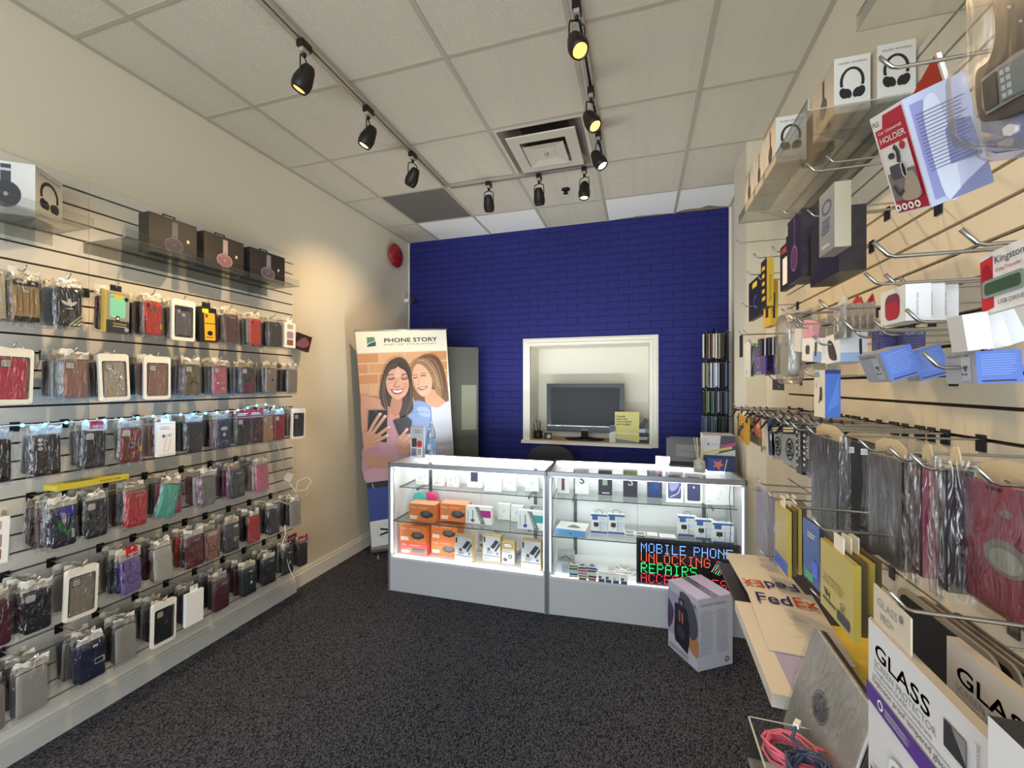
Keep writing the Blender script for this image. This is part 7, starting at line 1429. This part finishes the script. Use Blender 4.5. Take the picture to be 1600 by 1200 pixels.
# ---- glass protector boxes in the foreground
GW = M('#d9d8da', .5, name='matt_white_card'); PRP = M('#5a3a8e', .45, name='purple_band')
def glassart(a, w, h, f=1):
    a.text('GLASS', .07*w, h-.042, .019, DG, w=.50*w, bold=.0007); a.text('SCREEN PROTECTOR', .07*w, h-.054, .0085, GP, w=.55*w); a.text('Toughened GLASS membrane', .07*w, h-.062, .006, GP, w=.52*w); a.line([(.06*w, h-.067), (.86*w, h-.067)], .0008, DG); a.text('Explosion proof tempered glass film', .06*w, h-.077, .0075, DG, w=.72*w)
    a.rect(.68*w, h-.05, .82*w, h-.022, M('#3a3a3e', .3)); a.poly([(.73*w, h-.022), (.82*w, h-.045), (.82*w, h-.022)], M('#8c8c90', .3)); a.text('Professional', .9*w, h-.052, .006, GP, w=.04, rot=pi/2)
    a.rect(0, h-.107, w, h-.084, PRP); 
    for x in (.16, .66): a.ell(x*w, h-.0955, .0065, .0065, WP); a.ell(x*w, h-.0955, .004, .004, PRP); a.lines((x+.05)*w, h-.101, (x+.3)*w, h-.09, 3, GP2, .4)
    S_ = lambda pts: [(.4*w+x*.001, h-.175+y*.001) for x, y in pts]
    a.blob(S_([(-28, 32), (0, 40), (28, 32), (28, 0), (16, -24), (0, -36), (-16, -24), (-28, 0)]), M('#e4e8ec', .4)); 
    for q in ([(-22, 28), (-4, 34), (-4, 20), (-22, 14)], [(4, 34), (22, 28), (22, 14), (4, 20)], [(-22, 2), (-6, 4), (-6, -24), (-18, -12)], [(4, 4), (22, 2), (16, -14), (4, -26)]): a.blob(S_(q), M('#5f8cc0', .35))
    a.text('OCTEM', *S_([(-20, 7)])[0], .007, DG, w=.04); a.poly(S_([(-70, -10), (-45, -12), (-10, -60), (-35, -70)]), DG); a.blob(S_([(10, -30), (40, -25), (50, -60), (0, -70)]), M('#5f8a5a', .4))
pn = onX(1357, 965, .30); yfar = pn.y; z1 = pn.z; w_ = .222
t = thing('screen_protector_box', 'large white GLASS screen protector box with a purple band, frontmost', 'box', (.30, yfar-w_/2, z1-.30), -pi/2)
mb = MB(); pts = [(-w_/2, 0), (w_/2, 0), (w_/2, .285), (w_/2-.006, .296), (w_/2-.016, .30), (-w_/2, .30)]; mb.prism(pts, 0, .012, GW, M('#b9aa98', .5, name='card_edge')); glassart(face_front(mb, -w_/2, 0, 0), w_, .30); mb.build('carton', t)
mb = MB(); mb.prism([(-w_/2+.004, .30), (-w_/2+.085, .30), (-w_/2+.085, .345), (-w_/2+.004, .350)], .004, .006, M('#cfc2ae', .5, name='beige_flap')); a = face_front(mb, -w_/2, .30, .0038); a.text('GLASS', .014, .026, .011, GP, w=.045, rot=-.02); a.text('PRO+', .022, .009, .010, GP, w=.03); a.ell(.068, .034, .004, .005, M('#77726c', .4)); mb.build('hang_flap', t)
hook_r(yfar-.05, z1+.05, .45, 'chrome slatwall hook carrying the frontmost GLASS screen protector box')
for k, (dx, dy, dz, lab) in enumerate(((.06, -.075, .012, 'white GLASS screen protector box directly behind the frontmost one'), (.12, -.13, -.02, 'white GLASS screen protector box, last of three toward the wall'))):
    t = thing('screen_protector_box', lab, 'box', (.30+dx, yfar-w_/2+dy+.03, z1-.30+dz), -pi/2); mb = MB(); mb.prism([(x, z+0) for x, z in pts], 0, .012, M('#c9c1b6', .5, name='ivory_box_card'), M('#b9aa98', .5, name='card_edge')); glassart(face_front(mb, -w_/2, 0, 0), w_, .30); mb.build('carton', t)
# small cartons poking in at the lower right corner
pc = onX(1556, 1140, .24); mb = MB(); mb.box(-.09, .09, 0, .05, -.12, 0, GW, top=BBX); face_front(mb, -.09, -.12, 0).text('SAM', .06, .05, .02, DG)
tag(mb.build('white_carton', None, (.245, pc.y-.075, pc.z), (0, 0, -pi/2)), 'white carton with a black top at the bottom right corner', 'box')
# dark rounded tablet films between the cases and GLASS boxes
FLM = M('#121115', .55, name='black_film_panel', spec=.3); FRM = M('#8c7f70', .4, name='tan_frame')
for k in range(4):
    pq = onX(1446+k*30, 945+k*14, .40+.03*k); wq, hq = .2, .19
    t = thing('tablet_screen_film', 'dark rounded tablet film behind the GLASS boxes, %s from the left' % ('first', 'second', 'third', 'fourth')[k], 'screen film', (.40+.03*k, pq.y-.03, pq.z-hq), -pi/2, 'tablet films behind the GLASS boxes')
    mb = MB(); mb.prism([(x, z) for x, z in rrect(wq, hq, .02, 5, 0, hq/2)], 0, .004, FRM, smooth=True); mb.build('film_frame', t); mb = MB(); mb.prism([(x, z) for x, z in rrect(wq-.018, hq-.018, .014, 5, 0, hq/2)], -.001, 0, FLM, smooth=True); mb.build('dark_film', t)
for k, (px, py, X) in enumerate(((1300, 868, .6), (1395, 930, .55), (1480, 1010, .5))):
    q = onX(px, py, X); hook_r(q.y, q.z, .36, ('chrome hook reaching over the gold glass packs', 'chrome hook reaching toward the GLASS header flap', 'chrome hook above the second GLASS box')[k])
